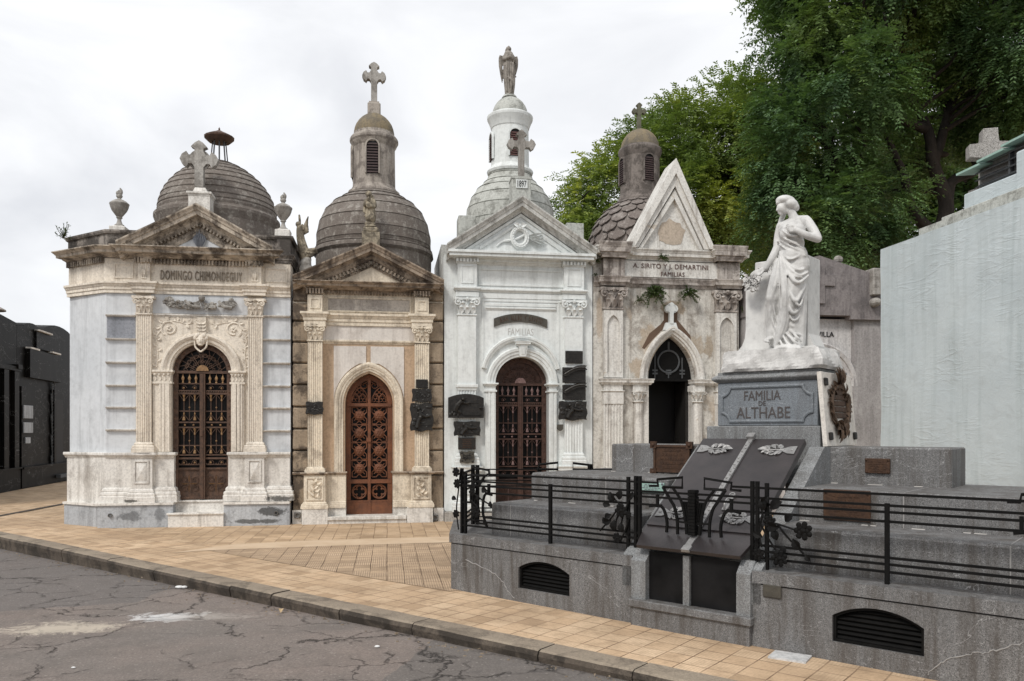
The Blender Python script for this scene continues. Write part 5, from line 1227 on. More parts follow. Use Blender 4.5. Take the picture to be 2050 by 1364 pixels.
    b = B(); b.prism([(xl+.06, zb-.02), (xr-.06, zb-.02), (xp, zt-.12)], d0+.3, 1.0, 'y'); b.box(.004, W-.004, .5, 3.2, zc-.02, Z(499, 1343, .5)); b.build('roof', M['mauve_stone'], root)
    d = 1.75; dep = ROW.depth(1281, d); q = dep/F_PX; x = X(1281, d); zf = lambda py: EYE+(HY-py)*q
    dp = [(520, 98), (490, 98.5), (478, 97.5), (466, 94.5), (454, 89.5), (443, 83), (433, 75), (424, 66), (416, 56), (409, 46), (405, 38)]
    b = B(); b.lathe((x, d, 0), [(r*q-.02, zf(py)) for py, r in dp], 40)
    nr, ns = 5, 16                                   # overlapping pointed scales carved on the dome
    hs = [(500, 98.5), (482, 98.0), (464, 93.5), (446, 85), (430, 72.5), (416, 56), (406, 40)]
    for i in range(nr+1):
        (ya, ra), (yb, rb) = hs[i], hs[min(i+1, 6)]; off = .5*(i % 2)
        for j in range(ns):
            am = 2*PI*(j+off)/ns; hw = PI/ns*.97; rows = []
            for t in (0, .25, .5, .75, 1.0):
                wv = (0.02, .62, .92, 1.0, 1.0)[int(t*4)]; py = ya+(yb-ya)*t; r = (ra+(rb-ra)*t)*q
                o = .045*(1-t)
                rows.append([b.bm.verts.new((x+(r+o+.018*math.cos(k*PI/2))*math.cos(am+hw*wv*k), d+(r+o+.018*math.cos(k*PI/2))*math.sin(am+hw*wv*k), zf(py))) for k in (-1, -.5, 0, .5, 1)])
            for A_, C_ in zip(rows, rows[1:]):
                for k in range(4): b.face([A_[k], A_[k+1], C_[k+1], C_[k]])
            low = [b.bm.verts.new((x+(v.co.x-x)*.965, d+(v.co.y-d)*.965, v.co.z)) for v in [r_[0] for r_ in reversed(rows[:4])] + [r_[4] for r_ in rows[1:4]]]
            up = [r_[0] for r_ in reversed(rows[:4])] + [r_[4] for r_ in rows[1:4]]
            for k in range(len(up)-1): b.face([up[k], up[k+1], low[k+1], low[k]])
    dome = b.build('dome', M['dome_mauve'], root, smooth=35)
    b = B(); b.lathe((x, d, 0), [(r*q, zf(py)) for py, r in [(412, 45), (409, 46), (405, 45.5), (401, 43), (397, 42), (393, 40), (390, 39), (320, 38.5), (317, 40), (313, 41.5), (309, 43), (305, 43.5), (301, 41.5), (298, 38)]], 36); b.build('lantern', M['lantern_dark'], root, smooth=13)
    b = B(); b.lathe((x, d, 0), [(r*q, zf(py)) for py, r in [(301, 38), (296, 38), (288, 36.5), (280, 33), (272, 27), (265.5, 19), (261, 10), (259, 0)]], 32); b.build('cupola', M['lichen'], root, smooth=40)
    R = 38.8*q; ang = math.asin(6*q/R)
    for a in (ang, ang-PI/2): louvre_window(root, (x, d, 0), R+.004, zf(373), 20*q, zf(322)-zf(373), M['interior_dark'], M['louvre'], a, frame_mat=M['lantern_dark'])
    cross_obj('cross', (x-2*q, d, zf(261)), 0, M['cross_lichen'], root, w=7*q, H=54*q, arm=29*q, za=37*q, t=7*q, kind='fl', flare=5*q, th=.08)
    return root
fourth = make_fourth()
# ---- weeds rooted in the ledges
def weed(px, py, d, size, n, label, droop=.2, seed=1):
    r_ = random.Random(seed); b = B(); st = B()
    c = ROW.world(ROW.s_at(px, d), d, ROW.z_at(px, py, d))
    for i in range(n):
        a = r_.uniform(0, 2*PI); e = r_.uniform(-.5, 1.3); L = size*r_.uniform(.5, 1.0)
        dv = Vector((math.cos(a)*math.cos(e), -abs(math.sin(a))*math.cos(e)*.9-.1, math.sin(e)-droop*.4)).normalized()
        p = [Vector((0,0,0)), dv*L*.5+Vector((0,0,.02)), dv*L+Vector((0,0,-droop*L))]
        st.tube(spline(p, 4), .0035, 4)
        sp = spline(p, 5)
        for q in sp[2:]:
            for k in range(2):
                o = Vector((r_.uniform(-1,1), r_.uniform(-1,1), r_.uniform(-.6,1))); b.leaf(q, dv*.6+o, Vector((r_.uniform(-.4,.4), -.4, 1)), size*r_.uniform(.12,.24), size*.030, .3)
    o = b.build('leaves', M['weed'], None); s = st.build('stem', M['weed_stem'], None)
    r = empty('weed_plant', c, ROW.a, label, 'weed'); o.parent = r; s.parent = r; return r
def _leafmat(name, c1, c2, tr=.35):
    s = N(name); n1 = s.noise(s.pos, 9, 3, .6); col = s.mix(s.ramp(n1, [(.3,0.0),(.7,1.0)]), c1, c2)
    d = s.bsdf(col, .6, spec=.3); t = s.n('ShaderNodeBsdfTranslucent'); s.l(col, t.inputs['Color']); m = s.n('ShaderNodeMixShader'); m.inputs[0].default_value = tr
    s.l(d.outputs[0], m.inputs[1]); s.l(t.outputs[0], m.inputs[2]); s.l(m.outputs[0], s.out.inputs['Surface']); return s.m
M['weed'] = _leafmat('weed_green', (.075,.115,.03), (.04,.07,.02)); M['weed_stem'] = plain('weed_stem', (.09,.08,.04))
weed(1306, 592, .16, .30, 46, 'bushy green weed growing left of the small white door cross', .35, 2)
weed(1377, 592, .16, .24, 34, 'grassy green weed growing right of the small white door cross', .3, 3)
weed(1281, 603, .19, .14, 14, 'little dark weed sprouting beside the left leafy capital', .2, 4)
weed(1327, 519, .05, .16, 22, 'dark green weed hanging above the inscribed family panel', .2, 5)
weed(1489, 622, .16, .13, 14, 'small weed sprouting beside the right leafy capital', .1, 6)
weed(1193, 524, .15, .13, 12, 'tuft of weed in the joint between white and peeling mausoleums', .1, 7)
weed(1193, 553, .17, .09, 9, 'tiny weed lower in the joint beside the white mausoleum', .1, 8)
weed(127, 478, .75, .22, 12, 'dry wispy plant on the left end of the first roof', -.3, 9)
# ================================================================== fifth mausoleum, grey gable behind the statue
def make_fifth():
    s0 = ROW.s_at(1496); X = lambda px, d=0.0: ROW.s_at(px, d) - s0
    Z = lambda py, px=1690, d=0.1: ROW.z_at(px, py, d)
    root = empty('mausoleum', ROW.world(s0, 0), ROW.a, 'grey cement mausoleum with a low gable behind the white statue', 'mausoleum', 'family mausoleums in the row')
    W = X(1765)+.5; dw = .22; xm = X(1632, dw); zc = Z(640, 1690, .1)
    x0, x1 = xm-.62, xm+.62; zs = Z(775, 1690, dw); op = [(x0, 0)] + arc(xm, zs, .62, 180, 0, 20) + [(x1, 0)]
    b = B(); arch_wall(b, .3, W-.3, .002, zc+.02, op, dw, .5); b.build('facade_wall', M['white_smear'], root)
    body(root, W-.01, 3.2, zc, M['grey_cement'], .5, .16, .005)
    b = B(); b.box(.004, X(1550, .1)+.1, .12, .5, .002, zc); b.box(X(1711, .1), W-.03, .12, .5, .002, zc); b.build('pilaster', M['cement_pale'], root)
    b = B(); zt, zr, zl = Z(512, 1640, .05), Z(549, 1752, .05), Z(531, 1560, .05); xl, xr = .0, W
    b.prism([(xl-.02, zc+.0), (X(1570, .05), zc), (X(1570, .05), zc+.07), (X(1702, .05), zc+.07), (X(1702, .05), zc), (xr+.02, zc), (xr+.02, Z(580, 1760, .05)), (X(1750, .05), zr), (X(1640, .05), zt), (X(1640, .05)*2-X(1750, .05), zr), (xl-.02, Z(580, 1760, .05))], .04, .8, 'y')
    b.build('gable', M['grey_cement'], root)
    b = B(); xc = X(1640, .04); b.prism([(p[0]+xc, p[1]+Z(608, 1640, .04)) for p in cross_poly(.19, .72, .62, .44, .2)], .0, .05, 'y'); b.build('relief_cross', M['grey_cement'], root)
    b = B(); b.ball((X(1681, .2), .25, Z(519, 1681, .2)), .09, 1, 1, .9, 9, 6); b.box(X(1750, -.1), X(1768, -.1), -.08, .3, Z(590, 1755, -.1), Z(536, 1755, -.1), .015); b.ball((X(1758, -.1), .0, Z(604, 1755, -.1)), .10, 1.0, 1.5, .9, 10, 7); b.build('finial', M['stone_grey'], root)
    b = B(); b.vmold(arc(xm, zs, .62, 180, 0, 26), [(0,-.2),(0,.0),(.05,.02),(.055,.05),(.12,.06),(.13,.09),(.20,.11),(.23,.08),(.24,-.02)], dw); b.box(x1+.0, x1+.30, dw-.06, dw+.02, zs-.10, zs-.002); b.build('archivolt', M['white_smear'], root)
    b = B(); b.box(x0+.005, x1-.005, .40, .43, .002, zs+.55); b.build('door', M['black_iron'], root)
    o = link('inscription', text_mesh('VILLA', .095, X(1669, dw)-X(1635.5, dw), .012), M['ink'], root); o.location = ((X(1669, dw)+X(1635.5, dw))/2, dw-.008, Z(669.5, 1656, dw))
make_fifth()
# ================================================================== pale blue rendered mausoleum on the right
BLUE = Frame(5.89, 12.5, -81)
def make_blue():
    root = empty('mausoleum', BLUE.world(0, 0), BLUE.a, 'pale blue rendered mausoleum side wall with green copper eaves on its roof', 'mausoleum')
    z1 = BLUE.z_at(1765, 500); L = 7.6; b = B()
    n, m = 60, 30                                    # wall skin with the uneven hand-trowelled surface
    import mathutils.noise as MN
    rows = []
    for i in range(n+1):
        r_ = []
        for j in range(m+1):
            x, z = L*i/n, -.05+(z1+.05)*j/m
            o = .018*MN.noise(Vector((x*.9, 3.1, z*1.3))) + .006*MN.noise(Vector((x*3, 7.7, z*5)))
            if 0 < j < m: pass
            r_.append(b.bm.verts.new((x, -.012+o*(0 if j in (0,) else 1), z)))
        rows.append(r_)
    for a, c in zip(rows, rows[1:]):
        for j in range(m): b.face([a[j], c[j], c[j+1], a[j+1]])
    b.box(0.002, L, .03, 4.0, -.05, z1-.002); 
    top = [r_[-1] for r_ in rows]
    for i in range(n):
        p, q = top[i], top[i+1]; b.face([p, q, b.bm.verts.new((q.co.x, .08, z1)), b.bm.verts.new((p.co.x, .08, z1))])
    fe = [rows[0][j] for j in range(m+1)]
    for j in range(m): b.face([fe[j], fe[j+1], b.bm.verts.new((fe[j+1].co.x, .08, fe[j+1].co.z)), b.bm.verts.new((fe[j].co.x, .08, fe[j].co.z))])
    b.build('wall', M['blue_render'], root, smooth=40)
    Zb = BLUE.z_at; Sb = BLUE.s_at
    b = B(); sa = Sb(1842, .12); b.box(sa, L, .10, 3.6, z1-.05, Zb(1845, 461, .1)+.03); b.box(sa+.35, L, .20, 3.4, z1, Zb(1900, 430, .2)+.0, .01); b.build('ledge', M['dome_white'], root)
    b = B(); sb_ = Sb(1929, .32); zt = Zb(1929, 390, .32); b.box(sb_, L-.3, .32, 3.2, z1, zt, .015); b.box(Sb(2041, .32), L-.2, .26, 3.25, z1, zt+.25, .02); b.build('upper_wall', M['blue_render'], root)
    b = B(); z0 = zt-.02; sl = Sb(1953, .55)
    b.box(sl+.0, L-.4, .62, 3.0, z0, z0+.55); b.build('vent_box', M['granite_light'], root)
    b = B()
    for i in range(5): b.obox(((sl+L-.4)/2, .585, z0+.06+.10*i), (1,0,0), (0,.8,.5), (0,-.5,.8), (L-.4-sl)/2, .055, .008)
    for i in range(4): b.box(sl+.75*i+.6, sl+.75*i+.63, .55, .61, z0, z0+.52)
    b.build('louvre', M['zinc'], root)
    sheets = [((1941, 354), (1983, 334.5)), ((1983, 335), (2032, 312)), ((2032, 312), (2090, 284))]
    for (p, q) in sheets:
        d1 = .62; a, c = Sb(p[0], d1), Sb(q[0], d1); za, zq = Zb(*p, d1), Zb(*q, d1); b = B()
        o_ = .05*sheets.index((p, q)); v = [(a, .40, za+o_), (c+.04, .40, zq+o_), (c+.04, d1+.1, zq+o_+.03), (a, d1+.1, za+o_+.03)]
        lo = [b.bm.verts.new(x) for x in v]; hi = [b.bm.verts.new((x[0], x[1], x[2]+.03)) for x in v]
        b.face(lo); b.face(hi)
        for i in range(4): b.face([lo[i], lo[(i+1) % 4], hi[(i+1) % 4], hi[i]])
        b.build('eave_sheet', M['verdigris'], root)
    # block cross of speckled granite
    b = B(); Yc = 11.6; q = Yc/F_PX; Xc = (1979-CX)*q
    b.prism([(p[0], p[1]) for p in cross_poly(.20, 1.30, .56, .985, .20)], -.10, .10, 'y'); bmesh.ops.bevel(b.bm, geom=list(b.bm.edges), offset=.012, segments=2, affect='EDGES', profile=.5)
    o = b.build('cross', M['cross_granite'], root)
    w = Vector((Xc, Yc, EYE+(HY-261)*q-1.30)); dv = w - BLUE.world(0, 0)
    o.location = (dv.x*BLUE.u[0]+dv.y*BLUE.u[1], dv.x*BLUE.v[0]+dv.y*BLUE.v[1], w.z); o.rotation_euler.z = -BLUE.a - math.radians(15)
    b = B(); b.box(sl-.22, sl-.02, .60, .90, z1+.1, z0+.16, .01); b.build('granite_post', M['cross_granite'], root)
make_blue()
# ================================================================== black granite mausoleums on the far left
BLK = Frame(-13.3, 20.4, 102.7)
def make_black():
    Zb = lambda px, py, d=0: BLK.z_at(px, py, d); Sb = BLK.s_at
    r1 = empty('mausoleum', BLK.world(-5, 0), BLK.a, 'black granite mausoleum with a sloping gable at the left edge', 'mausoleum', 'black granite mausoleums'); o1 = 5
    sB = Sb(34); za = Zb(31, 646); b = B()
    gx = -1.5; gz = Zb(0, 629)+(Zb(0, 629)-za)/sB*1.5
    b.prism([(-5+o1, 0), (sB+o1-.02, 0), (sB+o1-.02, za), (gx+o1, gz), (-5+o1, za)], 0, 3.5, 'y')
    b.build('wall', M['black_granite'], r1)
    b = B(); z = Zb(15, 735); b.box(-5+o1, sB+o1-.02, -.12, .02, z-.08, z+.04); b.box(Sb(24)+o1, sB+o1-.05, -.16, .02, z-.02, z+.10); b.box(-5+o1, sB+o1-.02, -.10, .02, -.05, Zb(10, 941)); b.box(-5+o1, sB+o1-.02, -.16, .02, Zb(10, 941), Zb(10, 938))
    for p in (5, 26): b.box(Sb(p)+o1-.15, Sb(p)+o1+.15, -.10, .02, Zb(10, 938), z-.08)
    b.build('trim', M['black_granite'], r1)
    b = B(); c = (Sb(28)+o1, .5, Zb(28, 648, .5)); b.lathe(c, [(.10, -.3), (.10, .12), (.14, .14), (.30, .16), (.30, .19), (.0, .36)], 12); b.build('chimney', M['lantern_stone'], r1)
    r2 = empty('mausoleum', BLK.world(sB, 0), BLK.a, 'black granite mausoleum with two rounded crests beside the canted marble one', 'mausoleum', 'black granite mausoleums')
    X = lambda px: Sb(px)-sB; W = X(127)+2.2; zt = Zb(45, 648); b = B()
    h = [(0, zt-.1)] + [(X(46), zt-.05)] + arc((X(46)+X(84))/2, zt-.12, (X(84)-X(46))/2, 170, 10, 8, .22) + arc(X(84)+1.5, zt-.12, 1.5, 172, 8, 10, .42) + [(W, zt-.1)]
    b.prism([(0, 0)] + h + [(W, 0)], 0, 3.5, 'y'); b.build('wall', M['black_granite'], r2)
    b = B()
    b.box(X(51), X(117), -.12, .02, Zb(60, 757), Zb(60, 700)); b.box(X(37), X(60), -.08, .02, Zb(50, 940), Zb(50, 775)); b.box(X(69), X(103), -.06, .02, Zb(80, 700), Zb(80, 664)); b.box(.02, W, -.12, .02, 0, Zb(60, 937)); b.box(.0, W, -.18, .02, Zb(60, 937), Zb(60, 933)); b.box(X(102), X(106), -.10, .02, Zb(100, 930), Zb(100, 780)); b.build('trim', M['black_granite'], r2)
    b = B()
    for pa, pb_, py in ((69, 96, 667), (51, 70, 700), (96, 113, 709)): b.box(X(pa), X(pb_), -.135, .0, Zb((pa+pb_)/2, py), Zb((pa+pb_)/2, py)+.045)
    b.build('pale_strip', M['white_marble'], r2)  # narrow pale strips on the black wall
    b = B(); b.box(X(107), X(124), -.03, .0, .25, Zb(115, 800)); d = b.build('door', M['interior_dark'], r2)
    b = B(); xm = (X(107)+X(124))/2
    for i in range(26): b.tube([(xm-.6+p[0], -.05, .5+.1*i+p[1]) for p in spiral(0, 0, .16, .03, i, 1.2, 9)], .02, 4)
    b.box(X(106)-.1, X(125), -.25, .1, .14, .24); b.build('door_grille', M['zinc'], d)
    for (pa, pb_, ya, yb, lab) in ((39, 57, 812, 838, 'pale marble plaque, upper one on the black granite wall'), (39, 57, 846, 867, 'pale marble plaque, lower one on the black granite wall'), (43, 52, 876, 888, 'small grey plaque below two pale ones on black granite')):
        b = B(); b.box(-(Sb(pb_)-Sb(pa))/2, (Sb(pb_)-Sb(pa))/2, -.02, .02, 0, Zb(48, ya)-Zb(48, yb), .006); o = b.build('plaque', M['plinth_marble'])
        o.location = BLK.world((Sb(pa)+Sb(pb_))/2, -.10, Zb(48, yb)); o.rotation_euler.z = BLK.a; tag(o, lab, 'plaque', 'plaques on the black granite wall')
make_black()
# ================================================================== the granite family tomb in front
T = TOMB; C0 = 2.656
def TP(px, py, d): return (T.s_at(px, d), d, T.z_at(px, py, d))
def make_tomb():
    root = empty('family_tomb', T.world(0, 0), T.a, 'grey granite family tomb with stepped benches, sloping bronze doors and tall pedestal', 'tomb')
    G, GL = M['granite'], M['granite_light']
    zt = .555; zg = T.z_at(903, 1088, 0); Lx = 5.35; JX0, JX1 = T.s_at(1263, -.03), T.s_at(1503, -.03)
    def vent(pa, pb_, bl, br, sl, sr, ap):
        x0, x1 = T.s_at(pa), T.s_at(pb_); zb = (T.z_at(pa, bl)+T.z_at(pb_, br))/2; zs = (T.z_at(pa, sl)+T.z_at(pb_, sr))/2; xm = (x0+x1)/2; za = T.z_at((pa+pb_)/2, ap)
        hx = (x1-x0)/2; sg = za-zs; R = (hx*hx+sg*sg)/(2*sg); a = math.degrees(math.asin(hx/R)); return x0, x1, zb, zs, arc(xm, za-R, R, 90+a, 90-a, 14)
    vents = [vent(1037.5, 1140, 1178, 1194, 1135.6, 1152, 1126), vent(1666, 1850, 1284.6, 1315.5, 1231, 1260, 1220)]
    b = B(); yb = .10                                 # the front skin, cut round the two arched vents
    for (xa, xb, v) in ((0, JX0, vents[0]), (JX1, Lx, vents[1])):
        x0, x1, zb, zs, ar = v
        b.prism([(xa, zs), (x0, zs)] + ar[1:-1] + [(x1, zs), (xb, zs), (xb, zg), (xa, zg)], 0, yb, 'y')
        b.prism([(xa, -.1), (xb, -.1), (xb, zs), (x1, zs), (x1, zb), (x0, zb), (x0, zs), (xa, zs)], 0, yb, 'y')
    b.prism([(-.85, .9), (0, .0), (0, yb+.001), (.0, .6), (.4, 2.4), (1.1, 2.6)], -.1, zg, 'z') if False else None
    b.build('base_wall', G, root)
    b = B(); b.prism([(.004, yb+.08), (JX0-.02, yb+.08), (JX0-.02, 2.5), (1.1, 2.5), (-.84, .9)], -.1, zg-.002, 'z'); b.prism([(.0, .0), (.004, yb+.09), (-.84, .9), (-.85, .895)], -.1, zg-.001, 'z'); b.box(JX1+.02, Lx-.01, yb+.08, 2.6, -.1, zg-.002); b.box(Lx-.1, Lx, yb, yb+.09, -.1, zg); b.box(JX0-.1, JX0, yb, yb+.09, -.1, zg); b.box(JX1, JX1+.1, yb, yb+.09, -.1, zg); b.box(JX0-.02, JX1+.02, .5, 2.5, -.1, zg); b.build('core', G, root)
    b = B(); b.prism([(-.012, -.014), (JX0, -.014), (JX0, 2.55), (1.12, 2.55), (-.87, .9)], zg+.012, zt, 'z'); b.box(JX1, Lx+.012, -.014, 2.6, zg+.012, zt); b.build('coping', G, root)
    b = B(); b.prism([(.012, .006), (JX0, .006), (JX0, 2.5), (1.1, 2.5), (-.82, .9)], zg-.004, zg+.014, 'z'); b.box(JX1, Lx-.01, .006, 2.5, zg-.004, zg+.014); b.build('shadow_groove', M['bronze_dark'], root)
    for v in vents:                                   # arched iron vents with slats
        x0, x1, zb, zs, ar = v; b = B(); zt_ = max(p[1] for p in ar)
        b.vmold([(x0, zb)] + ar + [(x1, zb), (x0+.02, zb)], [(0,-.08),(0,-.02),(-.02,-.02),(-.02,-.08)], 0); b.box(x0, x1, .13, .16, zb, zt_)
        n = 8
        for i in range(n):
            z = zb+(zt_-zb)*(i+.4)/n; 
            if z > zs: 
                xs = [p[0] for p in ar if p[1] > z]; xa, xb = (min(xs), max(xs)) if xs else (0, 0)
            else: xa, xb = x0+.015, x1-.015
            if xb-xa > .05: b.obox(((xa+xb)/2, .075, z), (1,0,0), (0,.75,.66), (0,-.66,.75), (xb-xa)/2, .042, .004)
        b.build('vent_grille', M['black_iron'], root)
    # benches
    def bench(name, x0, x1, y0, y1, z0, z1, joints, c=.02):
        b = B(); b.box(x0, x1, y0, y1, z0, z1, c); o = b.build(name, G, root)
        if joints:
            b = B()
            for j in joints: b.box(j-.004, j+.004, y0-.0025, y0+.06, z0+.01, z1-c*.5); b.box(j-.003, j+.003, y0+c, y1-.04, z1-.02, z1+.002)
            b.build('mortar_joint', M['joint'], o)
    J = .475
    bench('lower_bench', .31, C0-J-.12, .255, 1.6, zt-.02, .871, [T.s_at(1022, .255)])
    bench('lower_bench', C0+J+.12, Lx-.12, .255, 2.2, zt-.02, .871, [T.s_at(2023, .255)])
    bench('upper_bench', .44, C0-J-.12, .73, 2.1, .80, 1.16, [T.s_at(1213, .73)])
    bench('upper_bench', C0+J+.12, Lx-.28, .73, 2.1, .80, 1.135, [T.s_at(1809, .73)])
    bench('back_rest', T.s_at(1224, 1.48), C0-J-.10, 1.48, 2.0, 1.1, 1.456, None, .012); bench('back_rest', C0+J+.10, T.s_at(1905, 1.48), 1.48, 2.0, 1.1, 1.456, None, .012)
    b = B(); rr = random.Random(4)                    # crumbs of white pointing along the bench backs
    for (xa, xb, y, z) in ((T.s_at(1224, 1.48), C0-J-.12, 1.475, 1.16), (C0+J+.14, T.s_at(1905, 1.48), 1.475, 1.135), (.5, C0-.62, .725, .871), (C0+.62, Lx-.2, .725, .871)):
        x = xa
        while x < xb:
            w = rr.uniform(.03, .14); b.box(x, min(x+w, xb), y-.012*rr.random()-.004, y+.01, z-.004, z+.0045); x += w+rr.choice((.02, .1, .25, .4))
    b.build('pointing', M['mortar'], root)
    for L_ in ([(2055, 1285), (2000, 1300), (1968, 1307), (1942, 1309), (1903, 1319), (1874, 1333), (1858, 1352)], [(933, 1121), (980, 1143), (1004, 1162), (1014, 1179), (1030, 1199)]):
        b = B(); P_ = spline([Vector(TP(px, py, -.0015)) for px, py in L_], 6); rc = random.Random(3); P_ = [p_+Vector((rc.uniform(-.008,.008), 0, rc.uniform(-.008,.008))) for p_ in P_]; b.tube(P_, [.0045*rc.uniform(.4, 1.2) for _ in P_], 5); b.build('filled_crack', M['joint'], root)
    # sloping door frame
    for k in (-1, 1):
        xa, xb = sorted((C0+k*J, C0+k*(J+.13))); b = B()
        b.prism([(-.0, zt-.10), (.02, zt+.01), (.28, .735), (1.33, 1.455), (1.52, 1.455), (1.52, .3), (-.0, .3)], xa, xb, 'x'); b.build('sloping_jamb', GL, root)
        ja, jb = (JX0+.004, T.s_at(1292, -.03)) if k < 0 else (T.s_at(1474, -.03), JX1-.004)
        b = B(); b.prism([(-.03, .21), (-.03, zt-.03), (.06, zt+.06), (.3, zt+.06), (.3, .21)], ja, jb, 'x'); b.build('front_jamb', GL, root)
    pz = T.z_at(1280, 1227, -.06); b = B(); b.box(JX0-.015, JX1+.015, -.07, .3, .145, .21, .008); b.box(JX0+.01, JX1-.005, -.045, .3, -.1, .143); b.build('door_sill', G, root)
    b = B(); m0, m1 = C0-.028-.01, C0+.028-.01; b.box(T.s_at(1292, -.03), m0, .03, .06, .212, zt+.05); b.box(m1, T.s_at(1474, -.03), .03, .06, .212, zt+.05); pn = b.build('lower_panel', M['dark_pane'], root)
    b = B(); b.box(m0, m1, .0, .06, .212, zt+.05); b.build('mullion', GL, root)
    b = B(); b.box(JX0+.05, JX1-.05, .08, .2, .0, zt); b.build('panel_back', M['black_iron'], root)
    # bronze doors: one slope frame for everything lying on them
    A0, A1 = Vector((C0, .20, .785)), Vector((C0, 1.22, 1.505)); sl = (A1-A0); Ls = sl.length; sd = sl.normalized(); nn = Vector((0, -sd.z, sd.y))
    if nn.z < 0: nn = -nn
    def D(x, t, h=0): return Vector((C0+x, A0.y, A0.z)) + sd*t + nn*h
    leafs = []
    for k in (-1, 1):
        b = B(); b.obox(D(k*.2425, Ls/2, -.005), (1,0,0), sd, nn, .240, Ls/2, .028); dl = b.build('door_leaf', M['bronze_door'], root)
        b = B(); q0, q1 = (-.035, .632), (.215, .772)
        xa_, xb_ = .002, .46
        lo = [(C0+.012+k*.002, q0[0], q0[1]), (C0+.012+k*.452, q0[0], q0[1]), (C0+k*.505, q1[0], q1[1]), (C0+k*.002, q1[0], q1[1])]
        v0 = [b.bm.verts.new(p) for p in lo]; v1 = [b.bm.verts.new((p[0], p[1]-.012, p[2]+.026)) for p in lo]; b.face(v0); b.face(v1)
        for i in range(4): b.face([v0[i], v0[(i+1) % 4], v1[(i+1) % 4], v1[i]])
        hood = b.build('door_hood', M['bronze_door'], root)
        for t in (.16, Ls-.17):                       # arabesque strap hinges
            b = B(); x0 = k*.455; h = .026
            pts = [(0, .055), (-.06, .05), (-.11, .02), (-.14, .015), (-.14, -.015), (-.11, -.02), (-.06, -.05), (0, -.055)]
            b.prism([(p[0]*k*1.0, p[1]) for p in pts], 0, .006, 'z')
            for sgn in (-1, 1):
                for (c_, r_, a0) in (((-.15, .035), .032, -.6), ((-.20, .045), .03, .2), ((-.25, .03), .022, 0)):
                    sp = spiral(c_[0], c_[1]*sgn, r_, .006, a0*sgn, .8*sgn, 9); b.tube([(p[0]*k, p[1], .004) for p in sp], [.010]*9+[.004], 5)
                for (lx, lz, dx, dz) in ((-.13, .01, -.4, .9), (-.18, .02, -.9, .8), (-.23, .01, -1, .6)): b.leaf((lx*k, lz*sgn, .003), (dx*k, dz*sgn, .05), (0,0,1), .075, .02, .05)
            b.leaf((-.24*k, 0, .003), (-k, 0, .05), (0,0,1), .10, .025, .05); b.tube([(-.10*k, 0, .004), (-.29*k, 0, .004)], .008, 5)
            b.ball((-.03*k, 0, .008), .014, 1, 1, .6, 8, 5)
            Mx = Matrix((( 1, 0, 0, 0), (0, sd.y, nn.y, 0), (0, sd.z, nn.z, 0), (0, 0, 0, 1)))
            b.xf(Matrix.Translation(D(x0, t, h)) @ Mx); b.build('strap_hinge', M['steel_pale'], dl)
        leafs.append(dl)
    b = B(); b.obox(D(.0, Ls/2+.01, .028), (1,0,0), sd, nn, .022, Ls/2+.01, .012); b.obox(D(0, Ls+.0, .05), (1,0,0), sd, nn, .035, .03, .02)
    for i in range(26): b.ball(D(.008*(-1)**i, Ls*(i+.5)/26, .042), .010, 1, 1, .7, 6, 4)
    b.build('door_strap', M['steel_pale'], leafs[1])
    b = B(); b.obox((C0+.006, .078, .732), (1,0,0), (0,.872,.489), (0,-.489,.872), .026, .148, .006); b.obox((C0+.012, -.03, .668), (1,0,0), (0,.872,.489), (0,-.489,.872), .036, .03, .012); b.build('hood_strap', M['steel_pale'], root)
    b = B(); b.obox(D(.13, .34, .03), (1,0,0), sd, nn, .022, .10, .006); b.tube([D(.13+.022*math.cos(a), .43+.022*math.sin(a), .04) for a in [2*PI*i/12 for i in range(12)]], .007, 5, closed=True); b.tube(spline([D(.13, .38, .035), D(.13, .34, .07), D(.13, .28, .07), D(.13, .25, .035)], 5), .008, 6); b.build('door_handle', M['steel_pale'], leafs[1])
    # pedestal
    p0, p1 = T.s_at(1437, 1.47), T.s_at(1637, 1.47); d0 = 1.47; Zp = lambda py, px=1537: T.z_at(px, py, d0); dp = .78
    b = B(); b.box(p0-.09, p1+.04, d0-.06, d0+dp+.06, 1.12, Zp(853), .01); pd = b.build('pedestal', GL, root)
    b = B(); b.box(p0, p1, d0, d0+dp, Zp(853)+.001, Zp(764), .006); b.build('pedestal_die', M['granite_panel'], pd)
    zA, zB = Zp(764)+.001, Zp(742); h = zB-zA
    b = B(); b.hmold([(p0, d0+dp), (p0, d0), (p1, d0), (p1, d0+dp)], [(-.1, zA)] + [(.045*math.sin(PI*i/8)+.0, zA+h*.78*i/8) for i in range(9)] + [(.0, zA+h*.82), (.0, zB), (-.1, zB)]); b.box(p0+.02, p1-.02, d0+.02, d0+dp-.02, zA, zB-.004); b.build('pedestal_torus', GL, pd)
    b = B(); zi, zj = Zp(846), Zp(771); xa, xb = p0+.035, p1-.035; r = .085     # sunk panel with scooped corners: a raised border
    inner = [(xa+r, zi)] + [(xa+r*math.sin(PI/2*(1-t)) if False else xa+r*math.cos(a), zi+r*math.sin(a)) for a in [PI/2*i/6 for i in range(7)] for t in (0,)]
    def scoop(m):
        o = []; R_ = r
        for (cx_, cz_, a0, a1) in ((xb-m, zi+m, 180, 90), (xb-m, zj-m, 270, 180), (xa+m, zj-m, 360, 270), (xa+m, zi+m, 90, 0)):
            o += arc(cx_, cz_, R_, a0, a1, 6)
        return o
    pts = scoop(0)
    b.sweep(pts, [(0, -.012), (0, .014), (.012, .018), (.024, .014), (.024, -.012)], lambda a, c_, t: (a, d0-t, c_), closed=True)
    b.build('panel_border', M['granite_panel'], pd)
